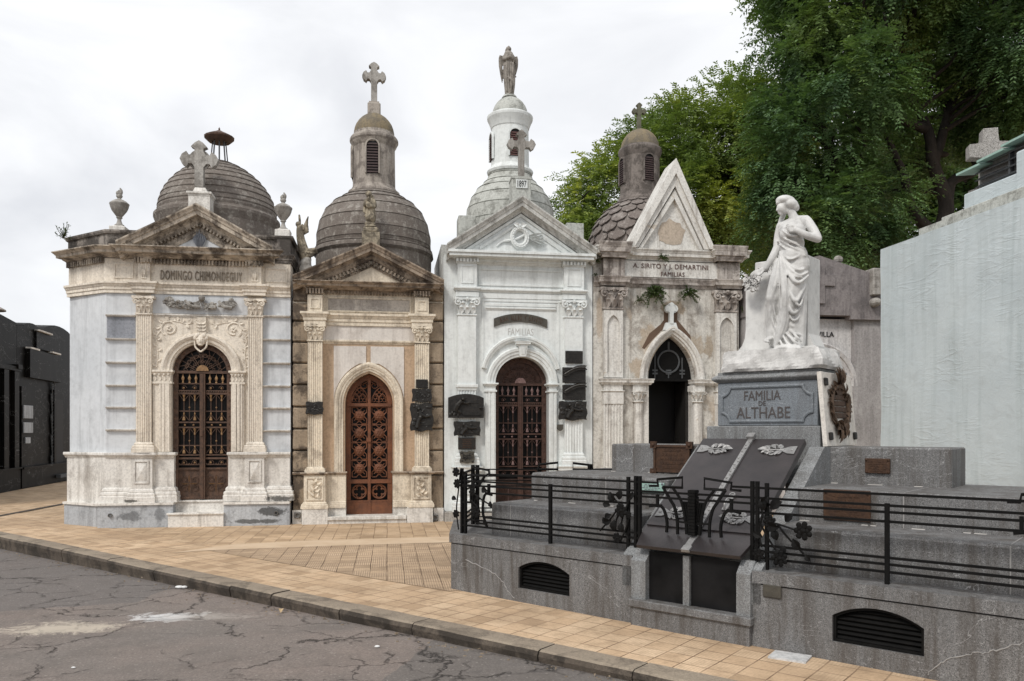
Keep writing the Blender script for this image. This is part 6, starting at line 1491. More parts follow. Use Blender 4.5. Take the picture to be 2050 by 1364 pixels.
    for txt, (a, c_), (ya, yb_), dep in (('FAMILIA', (1490, 1563), (782, 801), .006), ('DE', (1519, 1533), (803, 812), .006), ('ALTHABE', (1475, 1582), (815, 837), .006)):
        me = text_mesh(txt, (yb_-ya)*7.33/F_PX, T.s_at(c_, d0)-T.s_at(a, d0), dep); o = link('inscription', me, M['letter_cut'], pd); o.location = ((T.s_at(a, d0)+T.s_at(c_, d0))/2, d0-.003, Zp((ya+yb_)/2))
    return root, Zp, (p0, p1, d0, dp, zB)
tomb, Zp, PED = make_tomb()

# ---- black iron railing round the plot
def make_railing():
    root = empty('iron_railing', T.world(0, 0, .555), T.a, 'black wrought iron railing with bent scroll bars and iron roses round the granite tomb', 'railing')
    I = M['black_iron']; d = .10; z0 = .555; r = .0135
    rails = [1.166, 1.09, 1.045, .981, .735, .69, .638]
    P = lambda px, py: Vector(TP(px, py, d)) - Vector((0, 0, z0))
    mir = lambda v: Vector((2*C0-v.x, v.y, v.z))
    lx = T.s_at(927, d); rx = 2*C0-lx; zr = [z-z0 for z in rails]
    sl, sr = T.s_at(1317.6, d), None
    g1 = P(1317.6, 973).x; g2 = P(1325, 1015).x
    b = B(); xa = P(975, 952).x                           # long rails, left and right halves
    for k in (0, 1):
        f = (lambda v: v) if k == 0 else mir
        for i, z in enumerate(zr):
            if i == 0: a, c = xa, g1
            elif i in (1, 2): a, c = lx, C0
            elif i == 3: a, c = P(971.6, 990).x, g2
            else: a, c = lx if i == 6 else P(968, 1040).x, P(1258, 1000).x+.12
            b.tube([f(Vector((a, d, z))), f(Vector((c, d, z)))], r*.9, 4)
    b.build('rail', I, root)
    for px, top, bot, w in ((925, .66, 0, .013), (932, .62, 0, .013), (1102, .53, 0, .014), (1258, .65, 0, .013), (1273, .66, .02, .013), (1281, .66, .02, .013)):
        for f in ((lambda x: x), (lambda x: 2*C0-x)):
            x = f(T.s_at(px, d)); b = B(); b.box(x-w, x+w, d-w, d+w, bot, zr[2]+.06 if px == 1102 else top)
            if px == 1102: b.box(x-w*.8, x+w*.8, d-w*.8, d+w*.8, zr[2], zr[1]+.01); b.box(x-w*.9, x+w*.9, d-w*.9, d+w*.9, zr[3], zr[2])
            b.build('post', I, root)
    # centre ornament
    for f in ((lambda v: v), mir):
        b = B(); q = lambda L: [f(P(*p)) for p in L]
        b.tube(q([(1300, 973), (1317.6, 973), (1316, 960), (1366, 956), (1366, 976.5), (1327, 975)]), r, 4)
        b.tube(spline(q([(1327, 975), (1342.5, 1002), (1350, 1015), (1355.7, 1041.7), (1356.5, 1070)]), 4), r, 4)
        b.tube(spline(q([(1347, 977), (1363, 1002), (1370, 1030), (1372, 1048)]), 4), r*.9, 4)
        b.tube(q([(1316.5, 990), (1316.5, 1016)]), r*1.1, 4); b.tube(spline(q([(1300, 1014), (1325, 1015), (1335, 1041.7), (1334.5, 1066)]), 4), r, 4)
        b.tube(q([(1355, 1044), (1388, 1049)]), r*.8, 4); b.tube(q([(1374, 1048), (1375, 1070)]), r*1.1, 4); b.build('scroll', I, root)
    a, c = P(1365, 1004), P(1374, 1046); b = B(); m = mir
    b.prism([(a.x, a.z), (2*C0-a.x, a.z), (2*C0-c.x, c.z), (c.x, c.z)], d+.002, d+.012, 'y')
    for i in range(9):
        t = (i+.5)/9; za = a.z+(c.z-a.z)*t; hw = (C0-a.x)+(a.x-c.x)*t
        for j in range(10): b.box(C0-hw+2*hw*(j+.2)/10, C0-hw+2*hw*(j+.8)/10, d-.006, d+.004, za-.007, za+.007)
    b.build('basket_panel', I, root)
    b = B(); zt = P(1388, 981).z; zb = P(1388, 1072).z; b.box(C0-.026, C0+.026, d-.030, d+.030, zb, zt)
    n = 14
    for i in range(n):
        z = zb+(zt-zb)*(i+.5)/n; b.box(C0-.031, C0+.031, d-.036, d+.036, z-.010, z+.010)
    b.build('centre_post', I, root)
    # corner ornament at both ends
    for f in ((lambda v: v), mir):
        b = B(); q = lambda L: [f(P(*p)) for p in L]
        b.tube(q([(990, 952.5), (979.8, 951.7), (978.6, 942), (945, 935), (944, 951), (975, 952.3)]), r, 4)
        b.tube(q([(927, 952), (946, 951.3)]), r, 4)
        b.tube(spline(q([(970, 954), (956, 978.6), (951.6, 1002), (950, 1025.6), (953, 1046.7)]), 5), r, 4)
        b.tube(spline(q([(957, 954), (947, 970), (943, 985), (943, 1008)]), 5), r, 4)
        b.tube(spline(q([(985, 991.5), (971.6, 990), (967, 1009), (967.4, 1031), (976, 1058)]), 5), r, 4)
        b.tube(q([(978.5, 969), (978.5, 990)]), r*1.2, 4); b.tube(q([(953, 1046.7), (975, 1050)]), r*.9, 4); b.tube(q([(930, 1040), (968, 1043)]), r*.8, 4)
        b.tube(q([(926, 972), (945, 973)]), r*1.4, 4); b.tube(q([(926, 1005), (950, 1007)]), r, 4); b.build('scroll', I, root)
    # rear fence with its own pair of loops
    R0 = Vector((T.s_at(922, d)-.42, .72, 0)); du = Vector((.7547, .6561, 0)); L = 3.1; b = B()
    b.tube([Vector((lx, d, zr[0])), R0+Vector((0,0,zr[0]))], r, 4)
    for z in zr[1:]: b.tube([Vector((lx, d, z)), R0+Vector((0,0,z))], r*.8, 4)
    def RP(px, z):
        # along the rear line
        lo, hi = 0.0, L
        for _ in range(40):
            m_ = (lo+hi)/2; w = T.world(*(R0+du*m_).xy)
            if CX+F_PX*w.x/w.y < px: lo = m_
            else: hi = m_
        return R0+du*lo+Vector((0,0,z))
    for i, z in enumerate(zr):
        if i == 0: b.tube([R0+Vector((0,0,z)), RP(1080, z)], r*.7, 4); b.tube([RP(1190, z), R0+du*L+Vector((0,0,z))], r*.7, 4)
        else: b.tube([R0+Vector((0,0,z)), R0+du*L+Vector((0,0,z))], r*.7, 4)
    b.build('rear_rail', I, root)
    b = B(); zz = zr[0]
    b.tube([RP(1076, zz-.02), RP(1080, zz+.055), RP(1117, zz+.075), RP(1117, zz-.0), RP(1076, zz-.0)], r, 4)
    b.tube([RP(1187, zz-.02), RP(1185, zz+.045), RP(1147, zz+.07), RP(1147, zz-.0), RP(1184, zz-.005), RP(1230, zz-.005)], r, 4); b.build('rear_scroll', I, root)
    for t in (0.0, .05, 1.3): 
        b = B(); p = R0+du*t; b.box(p.x-.016, p.x+.016, p.y-.016, p.y+.016, 0, .66); b.build('post', I, root)
    # iron roses and vines tied to the posts
    rr = random.Random(9)
    def rose(b, c, R):
        b.ball(c, R*.45, 1, 1, 1, 8, 6)
        for ring, (n, rad, tl) in enumerate(((5, .5, .4), (7, .8, .9))):
            for i in range(n):
                a = 2*PI*(i+.5*ring)/n; b.ball(Vector(c)+Vector((math.cos(a)*R*rad, -.15*R, math.sin(a)*R*rad)), R*.36, 1, .55, 1, 7, 5)
    def vine(stems, leaves, roses, name='iron_rose'):
        b = B()
        for s_ in stems: b.tube(spline([Vector(p) for p in s_], 6), .008, 5)
        for (c, dv, L_) in leaves: b.leaf(c, dv, (rr.uniform(-.3,.3), -1, rr.uniform(-.2,.4)), L_, L_*.36, .25); b.ball(Vector(c)+Vector(dv).normalized()*L_*.5, L_*.28, .9, .25, .9, 7, 5)
        for (c, R) in roses: rose(b, c, R)
        b.build(name, I, root)
    q = lambda px, py, o=.03: P(px, py)+Vector((0, -o, 0))
    S = lambda *L: [q(*p) for p in L]
    vine([S((1262, 1078), (1248, 1050), (1258, 1015), (1270, 985)), S((1205, 1062), (1225, 1040), (1240, 1020), (1252, 1012)), S((1236, 1060), (1238, 1040), (1246, 1022)), S((1228, 990), (1240, 1005), (1256, 1020)), S((1245, 1085), (1256, 1060), (1262, 1040))],
         [(q(1234, 1005), (-.5,0,.9), .10), (q(1226, 1012), (-1,0,.2), .08), (q(1228, 1030), (-.6,0,-.3), .08), (q(1228, 1042), (-.9,0,-.2), .09), (q(1234, 1040), (.0,0,-1), .10), (q(1222, 1048), (-.6,0,.5), .08), (q(1247, 1045), (.2,0,-1), .09), (q(1243, 1000), (.3,0,1), .09), (q(1262, 1000), (.6,0,.6), .08)],
         [(q(1248, 1022), .055), (q(1240, 1076), .040), (q(1262, 1030), .03)])
    vine([S((1528, 1095), (1522, 1060), (1530, 1030), (1520, 1000)), S((1528, 1030), (1548, 1045), (1565, 1050), (1600, 1062)), S((1560, 1050), (1580, 1075), (1612, 1108)), S((1524, 1045), (1540, 1075), (1556, 1100))],
         [(q(1545, 1018), (.8,0,.5), .11), (q(1533, 1022), (-.2,0,1), .09), (q(1575, 1044), (.6,0,.6), .09), (q(1590, 1078), (.5,0,-.6), .10), (q(1552, 1058), (.3,0,-1), .09), (q(1535, 1050), (.8,0,-.1), .11), (q(1575, 1092), (-.2,0,-.9), .07), (q(1615, 1110), (.6,0,-.7), .06), (q(1530, 1075), (-.8,0,.3), .08), (q(1528, 1008), (.6,0,.7), .08)],
         [(q(1612, 1062), .062), (q(1565, 1117), .055), (q(1522, 1110), .045), (q(1545, 1044), .045)])
    vine([S((922, 1060), (918, 1020), (922, 980), (926, 940)), S((950, 985), (968, 1000), (985, 1010)), S((945, 1000), (960, 1015), (962, 1030))],
         [(q(968, 978), (.8,0,-.2), .09), (q(962, 990), (.1,0,-1), .08), (q(985, 1003), (.3,0,-.8), .07), (q(930, 950), (.8,0,.2), .07), (q(918, 1000), (-.8,0,.3), .07), (q(920, 1030), (-.8,0,-.3), .06), (q(952, 980), (.5,0,.7), .07)],
         [(q(918, 945), .045), (q(920, 968), .045), (q(958, 1025), .055), (q(918, 1028), .04), (q(950, 985), .04)])
    return root
make_railing()

# ---- bronze and marble plaques
def plaque(frame, rot, px0, px1, py0, py1, d, mat, label, kind='plain', group=None, th=.03, mat2=None, seed=1, frm=False, cat='plaque', name='bronze_plaque'):
    r_ = random.Random(seed); pxm = (px0+px1)/2
    s0, s1 = frame.s_at(px0, d), frame.s_at(px1, d); zb, zt = frame.z_at(pxm, py1, d), frame.z_at(pxm, py0, d); w, h = s1-s0, zt-zb
    root = empty(name, frame.world((s0+s1)/2, d, zb), frame.a, label, cat, group); mat2 = mat2 or (M['bronze_relief'] if mat is M['bronze_dark'] else mat)
    b = B(); hw = w/2
    if kind == 'arch':
        sg = .16*h; R = (hw*hw+sg*sg)/(2*sg); a = math.degrees(math.asin(hw/R)); b.prism([(-hw, 0), (hw, 0)] + list(reversed(arc(0, h-R, R, 90+a, 90-a, 12))), -th, 0, 'y')
    elif kind in ('scroll', 'relief'):
        pts = []
        for (cx_, cz_) in ((-hw, 0), (hw, 0), (hw, h), (-hw, h)): pts.append((cx_, cz_))
        P_ = []
        for i in range(4):
            p, q = Vector(pts[i]), Vector(pts[(i+1) % 4]); n_ = Vector((-(q-p).y, (q-p).x)).normalized()
            for k in range(9): t = k/9; P_.append(tuple(p.lerp(q, t) + n_*min(w, h)*(.035*math.sin(t*PI*3+i)+r_.uniform(-.012, .014))*(1 if k else 0)))
        b.prism(P_, -th, 0, 'y')
    elif kind == 'shield': b.prism([(-hw, h), (-hw, h*.35), (-hw*.7, h*.1), (0, 0), (hw*.7, h*.1), (hw, h*.35), (hw, h)], -th, 0, 'y')
    else: b.box(-hw, hw, -th, 0, 0, h, .005)
    pl = b.build('plate', mat, root)
    b = B(); y = -th
    if frm or kind == 'arch':
        m = min(w, h)*.08
        for q in ((-hw, hw, 0, m), (-hw, -hw+m, m, h*(.8 if kind == 'arch' else 1)-m), (hw-m, hw, m, h*(.8 if kind == 'arch' else 1)-m)): b.box(q[0], q[1], y-.012, y+.004, q[2], q[3])
        if kind != 'arch': b.box(-hw, hw, y-.012, y+.004, h-m, h)
    if frm:
        for (cx_, cz_) in ((-hw, 0), (hw, 0), (-hw, h), (hw, h)): b.box(cx_-.035, cx_+.035, y-.02, y+.004, cz_-.035, cz_+.035); b.ball((cx_, y-.02, cz_), .02, u=6, v=5)
    if kind in ('plain', 'sprig') or frm:
        nl = 5
        for i in range(nl):
            z = h*(.80-.62*i/(nl-1)); ww = hw*r_.uniform(.45, .78); x = -ww
            while x < ww: q = r_.uniform(.012, .03); b.box(x, min(x+q, ww), y-.004, y+.002, z-h*.035, z+h*.035); x += q+.010
        if not frm:
            for (cx_, cz_) in ((-hw*.88, h*.1), (hw*.88, h*.1), (-hw*.88, h*.9), (hw*.88, h*.9)): b.ball((cx_, y, cz_), .012, u=6, v=4)
    if kind == 'sprig':
        for i in range(16):
            t = i/15; c = Vector((-hw*.95+hw*1.7*t, y-.008, h*(.55+.42*math.sin(t*PI*.6))))
            for k in (-1, 1): b.leaf(c, (.7+.2*k, -.15, .45*k+.25), (0,-1,0), .085, .018, .2)
    if kind == 'arch':                              # a bowed figure beside a low wall
        b.tube(spline([(-hw*.62, y-.015, h*.28), (-hw*.48, y-.03, h*.52), (-hw*.25, y-.03, h*.70)], 5), [.05]*6+[.04]*5, 7); b.ball((-hw*.17, y-.03, h*.78), .035, u=8, v=6); b.tube(spline([(-hw*.25, y-.035, h*.66), (0, y-.03, h*.60), (hw*.2, y-.02, h*.64)], 5), .018, 6); b.tube([(-hw*.5, y-.02, h*.3), (-hw*.3, y-.02, h*.22)], .03, 6)
        b.box(-hw*.15, hw*.82, y-.02, y, h*.12, h*.18); b.box(-hw*.15, hw*.82, y-.012, y, h*.05, h*.09); b.box(-hw*.1, hw*.75, y-.008, y, h*.62, h*.66)
        for i in range(10): b.ball((r_.uniform(-hw*.9, -hw*.4), y-.01, h*r_.uniform(.1, .22)), .025, 1, .6, 1, 6, 5)
        b.ball((hw*.82, y-.02, h*.42), .03, 1.2, .8, .6, 7, 5)
    if kind in ('relief', 'scroll'):
        for i in range(16): b.ball((r_.uniform(-hw*.8, hw*.8), y-.0, h*r_.uniform(.1, .9)), r_.uniform(.05, .11)*min(w, h), r_.uniform(.8, 1.6), .35, r_.uniform(.7, 1.2), 7, 5)
        for i in range(9):
            a = r_.uniform(0, PI); c = Vector((r_.uniform(-hw*.5, hw*.5), y-.004, h*r_.uniform(.2, .7))); b.leaf(c, (math.cos(a), -.02, math.sin(a)), (0,-1,0), min(w, h)*.25, min(w, h)*.05, .1)
    if kind == 'scroll':
        for i in range(3): b.box(-hw*.55, hw*.55, y-.006, y, h*(.34+.14*i), h*(.40+.14*i))
    if kind == 'relief':
        b.ball((-hw*.25, y-.02, h*.80), .032, u=8, v=6); b.tube(spline([(-hw*.2, y-.025, h*.74), (-hw*.1, y-.03, h*.55), (-hw*.3, y-.02, h*.35), (-hw*.45, y-.02, h*.12)], 5), [.03]*6+[.04]*10, 7); b.tube(spline([(-hw*.15, y-.03, h*.66), (hw*.3, y-.03, h*.52), (hw*.7, y-.02, h*.55)], 5), .018, 6); b.box(hw*.0, hw*.85, y-.01, y, h*.20, h*.42)
    b.build('relief', mat2, root); return root
R_ = ROW
plaque(R_, 0, 613, 647, 805, 830, .065, M['bronze_dark'], 'small dark bronze plaque with wavy edges on the left fluted pilaster', 'scroll', 'plaques on the buff mausoleum', seed=1)
plaque(R_, 0, 833, 856.5, 760, 777.5, .065, M['bronze_dark'], 'small plain dark plaque, topmost of three on the right fluted pilaster', 'plain', 'plaques on the buff mausoleum', seed=2)
plaque(R_, 0, 825, 864, 779, 805, .06, M['bronze_dark'], 'scroll shaped dark bronze plaque, middle of three on the right fluted pilaster', 'scroll', 'plaques on the buff mausoleum', seed=3)
plaque(R_, 0, 822, 866, 808, 863, .06, M['bronze_dark'], 'tall dark bronze plaque with a draped figure, lowest of three on the pilaster', 'relief', 'plaques on the buff mausoleum', seed=4)
plaque(R_, 0, 897, 968, 789, 837, .09, M['bronze_dark'], 'large arched top bronze plaque showing a bowed figure', 'arch', 'plaques on the white mausoleum', .04, seed=5)
plaque(R_, 0, 909, 961, 844, 873, .09, M['bronze_dark'], 'bronze plaque with scalloped corners and leaning figures below the arched one', 'relief', 'plaques on the white mausoleum', seed=6)
plaque(R_, 0, 917, 952, 876, 900, .09, M['bronze_dark'], 'plain rectangular brown bronze plaque with four studs, left of white doorway', 'plain', 'plaques on the white mausoleum', mat2=M['bronze_brown'], seed=7)
plaque(R_, 0, 921, 949.5, 904, 927, .035, M['bronze_olive'], 'little open book shaped bronze plaque, lowest on the left pilaster', 'scroll', 'plaques on the white mausoleum', mat2=M['bronze_dark'], seed=8)
plaque(R_, 0, 1131.5, 1166, 703, 728, .10, M['bronze_dark'], 'small plain bronze plaque, topmost right of the white doorway', 'plain', 'plaques on the white mausoleum', seed=9)
plaque(R_, 0, 1125.5, 1172, 736, 767, .10, M['bronze_dark'], 'dark bronze plaque with a palm branch, second from the top', 'sprig', 'plaques on the white mausoleum', seed=10)
plaque(R_, 0, 1125.5, 1172, 771, 801, .10, M['bronze_dark'], 'dark bronze plaque with a laurel branch, third from the top', 'sprig', 'plaques on the white mausoleum', seed=11)
plaque(R_, 0, 1119, 1174, 804, 841, .095, M['bronze_dark'], 'dark bronze relief plaque with a seated figure, lowest of four', 'relief', 'plaques on the white mausoleum', seed=12)
plaque(R_, 0, 1115, 1127, 850, 863, .13, M['bronze_olive'], 'tiny shield shaped plaque beside the white doorway jamb', 'shield', 'plaques on the white mausoleum', .02, seed=13)
plaque(T, 0, 1312, 1384, 891, 946, 1.475, M['bronze_brown'], 'framed brown bronze plaque with corner bosses on the left granite bench back', 'plain', 'plaques on the granite tomb', .03, seed=14, frm=True)
plaque(T, 0, 1733, 1783, 918, 948, 1.475, M['bronze_brown'], 'small rust brown plaque on the right granite bench back', 'plain', 'plaques on the granite tomb', .025, seed=15)
plaque(T, 0, 1649, 1744, 981, 1043, .727, M['bronze_brown'], 'wide brown bronze plaque behind the railing on the upper granite step', 'plain', 'plaques on the granite tomb', .015, seed=16)
plaque(T, 0, 1528, 1565, 1171, 1197, -.004, M['bronze_olive'], 'small blank bronze plate on the granite base beside the sill', 'blank', 'plaques on the granite tomb', .012, seed=17)
plaque(T, 0, 1281, 1331, 966, 987, .727, M['verdigris'], 'green tarnished plaque behind the central scroll of the railing', 'plain', 'plaques on the granite tomb', .02, seed=18, mat2=M['granite_panel'])
# marble plate leaning on the pedestal, with a bronze wreath
def wreath_plate():
    p0, p1, d0, dp, zB = PED; zb = 1.457
    root = empty('marble_plate', T.world(p1+.09, d0-.07, zb), T.a, 'cream marble plate with a bronze leaf wreath leaning against the pedestal', 'memorial plate')
    w, h = .80, T.z_at(1633, 745, d0)-zb; Mx = Matrix.Rotation(-.085, 4, 'Y') @ Matrix.Rotation(PI/2, 4, 'Z')     # plate plane runs into depth and leans left
    b = B(); b.box(0, w, -.02, .02, 0, h, .004); b.xf(Mx); b.build('plate', M['cream_marble'], root)
    b = B()
    for (x, z) in ((.07, h-.09), (.08, .09), (w-.07, .09)): b.box(x-.03, x+.03, -.045, -.018, z-.035, z+.035, .008)
    b.xf(Mx); b.build('bracket', M['bronze_dark'], root)
    b = B(); r_ = random.Random(3); cx, cz = w*.46, h*.53
    for i in range(64):
        a = 2*PI*i/64+r_.uniform(-.1, .1); R = r_.uniform(.7, 1.02); c = Vector((cx+.20*R*math.cos(a), -.024-r_.uniform(0, .010), cz+.18*R*math.sin(a)))
        b.leaf(c, (math.cos(a)+r_.uniform(-.8,.8), -r_.uniform(.0,.16), math.sin(a)+r_.uniform(-.4,.9)), (r_.uniform(-.3,.3), -1, r_.uniform(-.3,.3)), r_.uniform(.07, .12), .032, .15)
    for i in range(14): b.leaf((cx+r_.uniform(-.06,.08), -.05, cz+.20), (r_.uniform(-.5,.5), -.03, 1), (0,-1,.2), r_.uniform(.10,.18), .036, .1); b.leaf((cx+r_.uniform(-.1,.1), -.04, cz-.18), (r_.uniform(-.7,.7), -.03, -1), (0,-1,.2), r_.uniform(.08,.17), .036, .2)
    b.tube([(cx+.215*math.cos(2*PI*i/24), -.035, cz+.19*math.sin(2*PI*i/24)) for i in range(24)], .022, 6, closed=True)
    b.xf(Mx); b.build('wreath', M['bronze_wreath'], root)
    b = B()
    for k in range(4): b.box(cx-.14, cx+.15, -.040, -.02, cz-.10+.055*k, cz-.052+.055*k, .006)
    b.ball((cx, -.03, cz+.14), .09, 1.3, .18, .5, 10, 6); b.xf(Mx); b.build('ribbon', M['bronze_brown'], root)
wreath_plate()
# ================================================================== the white marble woman on her rough block
def limb(b, pts, rad, seg=10, n=5):
    P = spline([Vector(p) for p in pts], n); R = []
    m = len(rad)
    for i in range(len(P)):
        t = i/(len(P)-1)*(m-1); k = min(int(t), m-2); f = t-k; R.append(rad[k]*(1-f)+rad[k+1]*f)
    b.tube(P, R, seg); b.ball(P[0], R[0], u=10, v=8); b.ball(P[-1], R[-1], u=10, v=8)
def ell(b, c, sx, sy, sz, rx=0, ry=0, rz=0):
    from mathutils import Euler
    b.ball(c, 1, sx, sy, sz, 16, 12, Euler((rx, ry, rz)).to_matrix())
def make_woman():
    p0, p1, d0, dp, zB = PED; dS = 1.74; q = (T.depth(1575, dS))/F_PX
    root = empty('woman_statue', T.world(C0, d0, zB), T.a, 'white marble statue of a draped woman laying flowers on a slab', 'statue')
    org = Vector((C0, d0, zB))
    def S(px, py, t=0.0): return Vector((T.s_at(px, dS+t), dS+t, T.z_at(px, py, dS+t))) - org
    # rough rock
    b = B(); rr = random.Random(12); r0, r1 = T.s_at(1447, 1.44)-C0, T.s_at(1640, 1.44)-C0; zr = T.z_at(1560, 702, 1.5)-zB
    n, m = 26, 7; import mathutils.noise as MN
    def rk(x, y, z): 
        o = MN.noise(Vector((x*3, y*3+2, z*4)))*.030 + .07*(MN.voronoi(Vector((x*5.5+z*3, y*5, z*4-x*2)))[0][0]-.25); return o
    ring = []
    per = [(r0, .56), (r0, -.03), (r1, -.03), (r1, .56)]
    path = []
    for (a, c) in zip(per, per[1:]):
        k = 10 if a[0] == c[0] else 26
        for i in range(k): path.append((a[0]+(c[0]-a[0])*i/k, a[1]+(c[1]-a[1])*i/k))
    path.append(per[-1]); rows = []
    for j in range(m+1):
        z = zr*j/m; sh = -.03*(j/m)**2; row = []
        for (x, y) in path:
            o = rk(x, y, z) if 0 < j else .004; cx = (r0+r1)/2
            row.append(b.bm.verts.new((x+(1 if x > cx else -1)*(sh+o)*(1 if abs(x-cx) > (r1-r0)/2-.01 else 0), y-(sh+o)*(1 if y < 0 else 0), z+(rk(y, x, z)*.4 if j == m else 0))))
        rows.append(row)
    for a, c in zip(rows, rows[1:]):
        for i in range(len(path)-1): b.face([a[i], a[i+1], c[i+1], c[i]])
    cen = b.bm.verts.new(((r0+r1)/2, .35, zr))
    for i in range(len(path)-1): b.face([rows[-1][i], rows[-1][i+1], cen])
    b.face([rows[-1][-1], rows[-1][0], cen]); b.build('rock_base', M['carrara_rock'], root)
    # slab with flaring foot, stele behind
    sd = dS+.06; Q = lambda px, py: (T.s_at(px, sd)-C0, T.z_at(px, py, sd)-zB)
    zt0 = zr-.02
    bl, br_ = Q(1468, 700)[0], Q(1630, 700)[0]; l0, r0_ = Q(1493, 600)[0], Q(1618, 600)[0]; zt = Q(1494, 557)[1]; zf = Q(1560, 655)[1]
    b = B(); prof = [(l0, zt)]; L = [(l0, zt), (l0, zf)] + [(l0+(bl-l0)*(1-math.cos(PI/2*t)), zf+(zt0+.06-zf)*math.sin(PI/2*t)) for t in (.25,.5,.75,1)] + [(bl, zt0)]
    Rr = [(r0_, zt0+.06)]
    full = L + [(r0_+.06, zt0), (r0_+.06, zt0+.06), (r0_, zf-.08), (r0_, zt)]
    y0, y1 = sd-d0, sd-d0+.30
    b.prism(full, y0, y1, 'y'); b.prism([(bl, zt0), (br_+.06, zt0), (br_+.06, zt0+.065), (bl, zt0+.065)], y0-.12, y1+.04, 'y')
    b.build('slab', M['carrara'], root)
    b = B(); b.box(T.s_at(1511, sd+.10)-C0, r0_-.03, y0+.10, y1+.10, zt-.05, T.z_at(1512, 526, sd+.10)-zB, .008); b.build('stele', M['carrara'], root)
    # the figure: volumes fused into one skin
    b = B()
    hip = S(1588, 528, -.02)
    ell(b, S(1586, 462, -.01), .128, .092, .112, 0, -.15, .2)      # chest
    ell(b, S(1574, 469, -.085), .062, .055, .06); ell(b, S(1600, 462, -.075), .06, .05, .058)
    ell(b, S(1585, 490, -.01), .118, .088, .13, 0, .05); ell(b, S(1588, 515, -.02), .135, .10, .13, 0, -.1)   # waist, belly
    ell(b, S(1592, 535, -.0), .142, .115, .14, 0, -.2)
    ell(b, S(1582, 512, -.085), .075, .05, .075)
    limb(b, [S(1574, 451, .015), S(1594, 443, .02), S(1613, 442, .02)], [.048, .050, .050]); limb(b, [S(1592, 446, .0), S(1587, 431, .0), S(1580, 416, -.005)], [.055, .040, .040])
    ell(b, S(1569, 454, .02), .05, .06, .05)
    ell(b, S(1612, 444, .01), .056, .06, .058)
    # left arm folded to the breast
    limb(b, [S(1616, 444, .0), S(1628, 461, -.01), S(1637, 477, -.03)], [.047, .044, .038]); limb(b, [S(1637, 478, -.03), S(1617, 472, -.11), S(1597, 462, -.155)], [.039, .036, .026])
    ell(b, S(1590, 459.5, -.165), .036, .018, .030, 0, .2)
    for i, (fx_, fy, bx, by) in enumerate(((1577, 452.5, 1586, 454.5), (1576, 457.5, 1586, 457.5), (1577, 461.5, 1586, 460.5), (1579.5, 465, 1587, 463.5))):
        limb(b, [S(bx, by, -.170), S((bx+fx_)/2, (by+fy)/2-1, -.180), S(fx_, fy, -.158)], [.0105, .0105, .0085], 7, 3)
    limb(b, [S(1590, 455, -.17), S(1586, 450.5, -.175), S(1582, 449, -.16)], [.012, .011, .009], 7, 3)
    # right arm reaching down to the flowers
    limb(b, [S(1565, 455, .03), S(1560, 475, .03), S(1557, 495, .0)], [.055, .05, .042]); limb(b, [S(1557, 495, .0), S(1547, 515, -.03), S(1533, 537, -.06)], [.042, .039, .027])
    ell(b, S(1525, 541, -.065), .045, .02, .024, 0, -.5)
    for (fx_, fy, bx, by, mx, my) in ((1503, 550, 1519, 542, 1510, 544), (1505, 552, 1520, 544, 1512, 547), (1509, 554, 1521, 545, 1515, 549.5), (1514, 553, 1523, 546, 1518, 550)):
        limb(b, [S(bx, by, -.07), S(mx, my, -.078), S(fx_, fy, -.07)], [.011, .0105, .0085], 7, 3)
    limb(b, [S(1528, 543, -.075), S(1523, 549, -.09), S(1518, 552, -.085)], [.012, .011, .009], 7, 3)
    # legs under the cloth
    limb(b, [S(1572, 535, -.0), S(1560, 565, -.06), S(1549, 596, -.10)], [.115, .098, .075]); limb(b, [S(1549, 596, -.10), S(1548, 635, -.05), S(1543, 676, -.06)], [.074, .062, .045])
    limb(b, [S(1594, 540, -.0), S(1585, 580, -.06), S(1577, 618, -.09)], [.12, .105, .08]); limb(b, [S(1577, 615, -.09), S(1568, 650, -.10), S(1554, 692, -.15)], [.078, .062, .030])
    limb(b, [S(1600, 545, .02), S(1598, 600, .0), S(1596, 690, -.02)], [.085, .085, .075], 10, 6); limb(b, [S(1580, 560, .0), S(1578, 620, .0), S(1585, 690, -.02)], [.11, .12, .11]); limb(b, [S(1560, 560, .02), S(1552, 620, .0), S(1556, 680, .0)], [.09, .10, .09])
    ell(b, S(1540, 680, -.09), .055, .045, .022, 0, -.25, .3); 
    for i in range(5): ell(b, S(1532.5+1.6*i, 684.0+.1*i, -.125-.008*i), .012, .022, .011)
    limb(b, [S(1590, 555, -.035), S(1591, 610, -.035), S(1588, 680, -.035)], [.085, .080, .085]); limb(b, [S(1556, 590, -.05), S(1553, 640, -.035), S(1555, 680, -.045)], [.065, .06, .055]); limb(b, [S(1570, 560, -.07), S(1570, 620, -.075), S(1564, 680, -.08)], [.06, .06, .055])
    # cloth: swags slung from the left hip, long falls from the waist, pooled hem
    def fold(pts, r, n=6):
        P = [S(p[0], p[1], p[2]*.97) for p in pts]; limb(b, P, [q_*.82 for q_ in r] if isinstance(r, list) else [r*.5, r*.85, r*.5], 7, n)
    fold([(1561, 503, -.09), (1572, 512, -.12), (1590, 515, -.115), (1603, 509, -.09)], .010)
    fold([(1561, 505, -.09), (1578, 528, -.135), (1600, 541, -.115), (1618, 533, -.0)], .020); fold([(1563, 508, -.10), (1577, 534, -.15), (1600, 551, -.13), (1618, 545, -.02)], .016)
    fold([(1572, 527, -.13), (1582, 552, -.16), (1598, 566, -.14), (1618, 552, -.02)], .024); fold([(1580, 540, -.14), (1592, 553, -.15), (1606, 556, -.11)], .012)
    fold([(1575, 560, -.15), (1584, 590, -.165), (1595, 602, -.145), (1612, 572, -.03)], .024); fold([(1578, 575, -.15), (1590, 601, -.155), (1601, 612, -.12), (1609, 590, -.04)], .018)
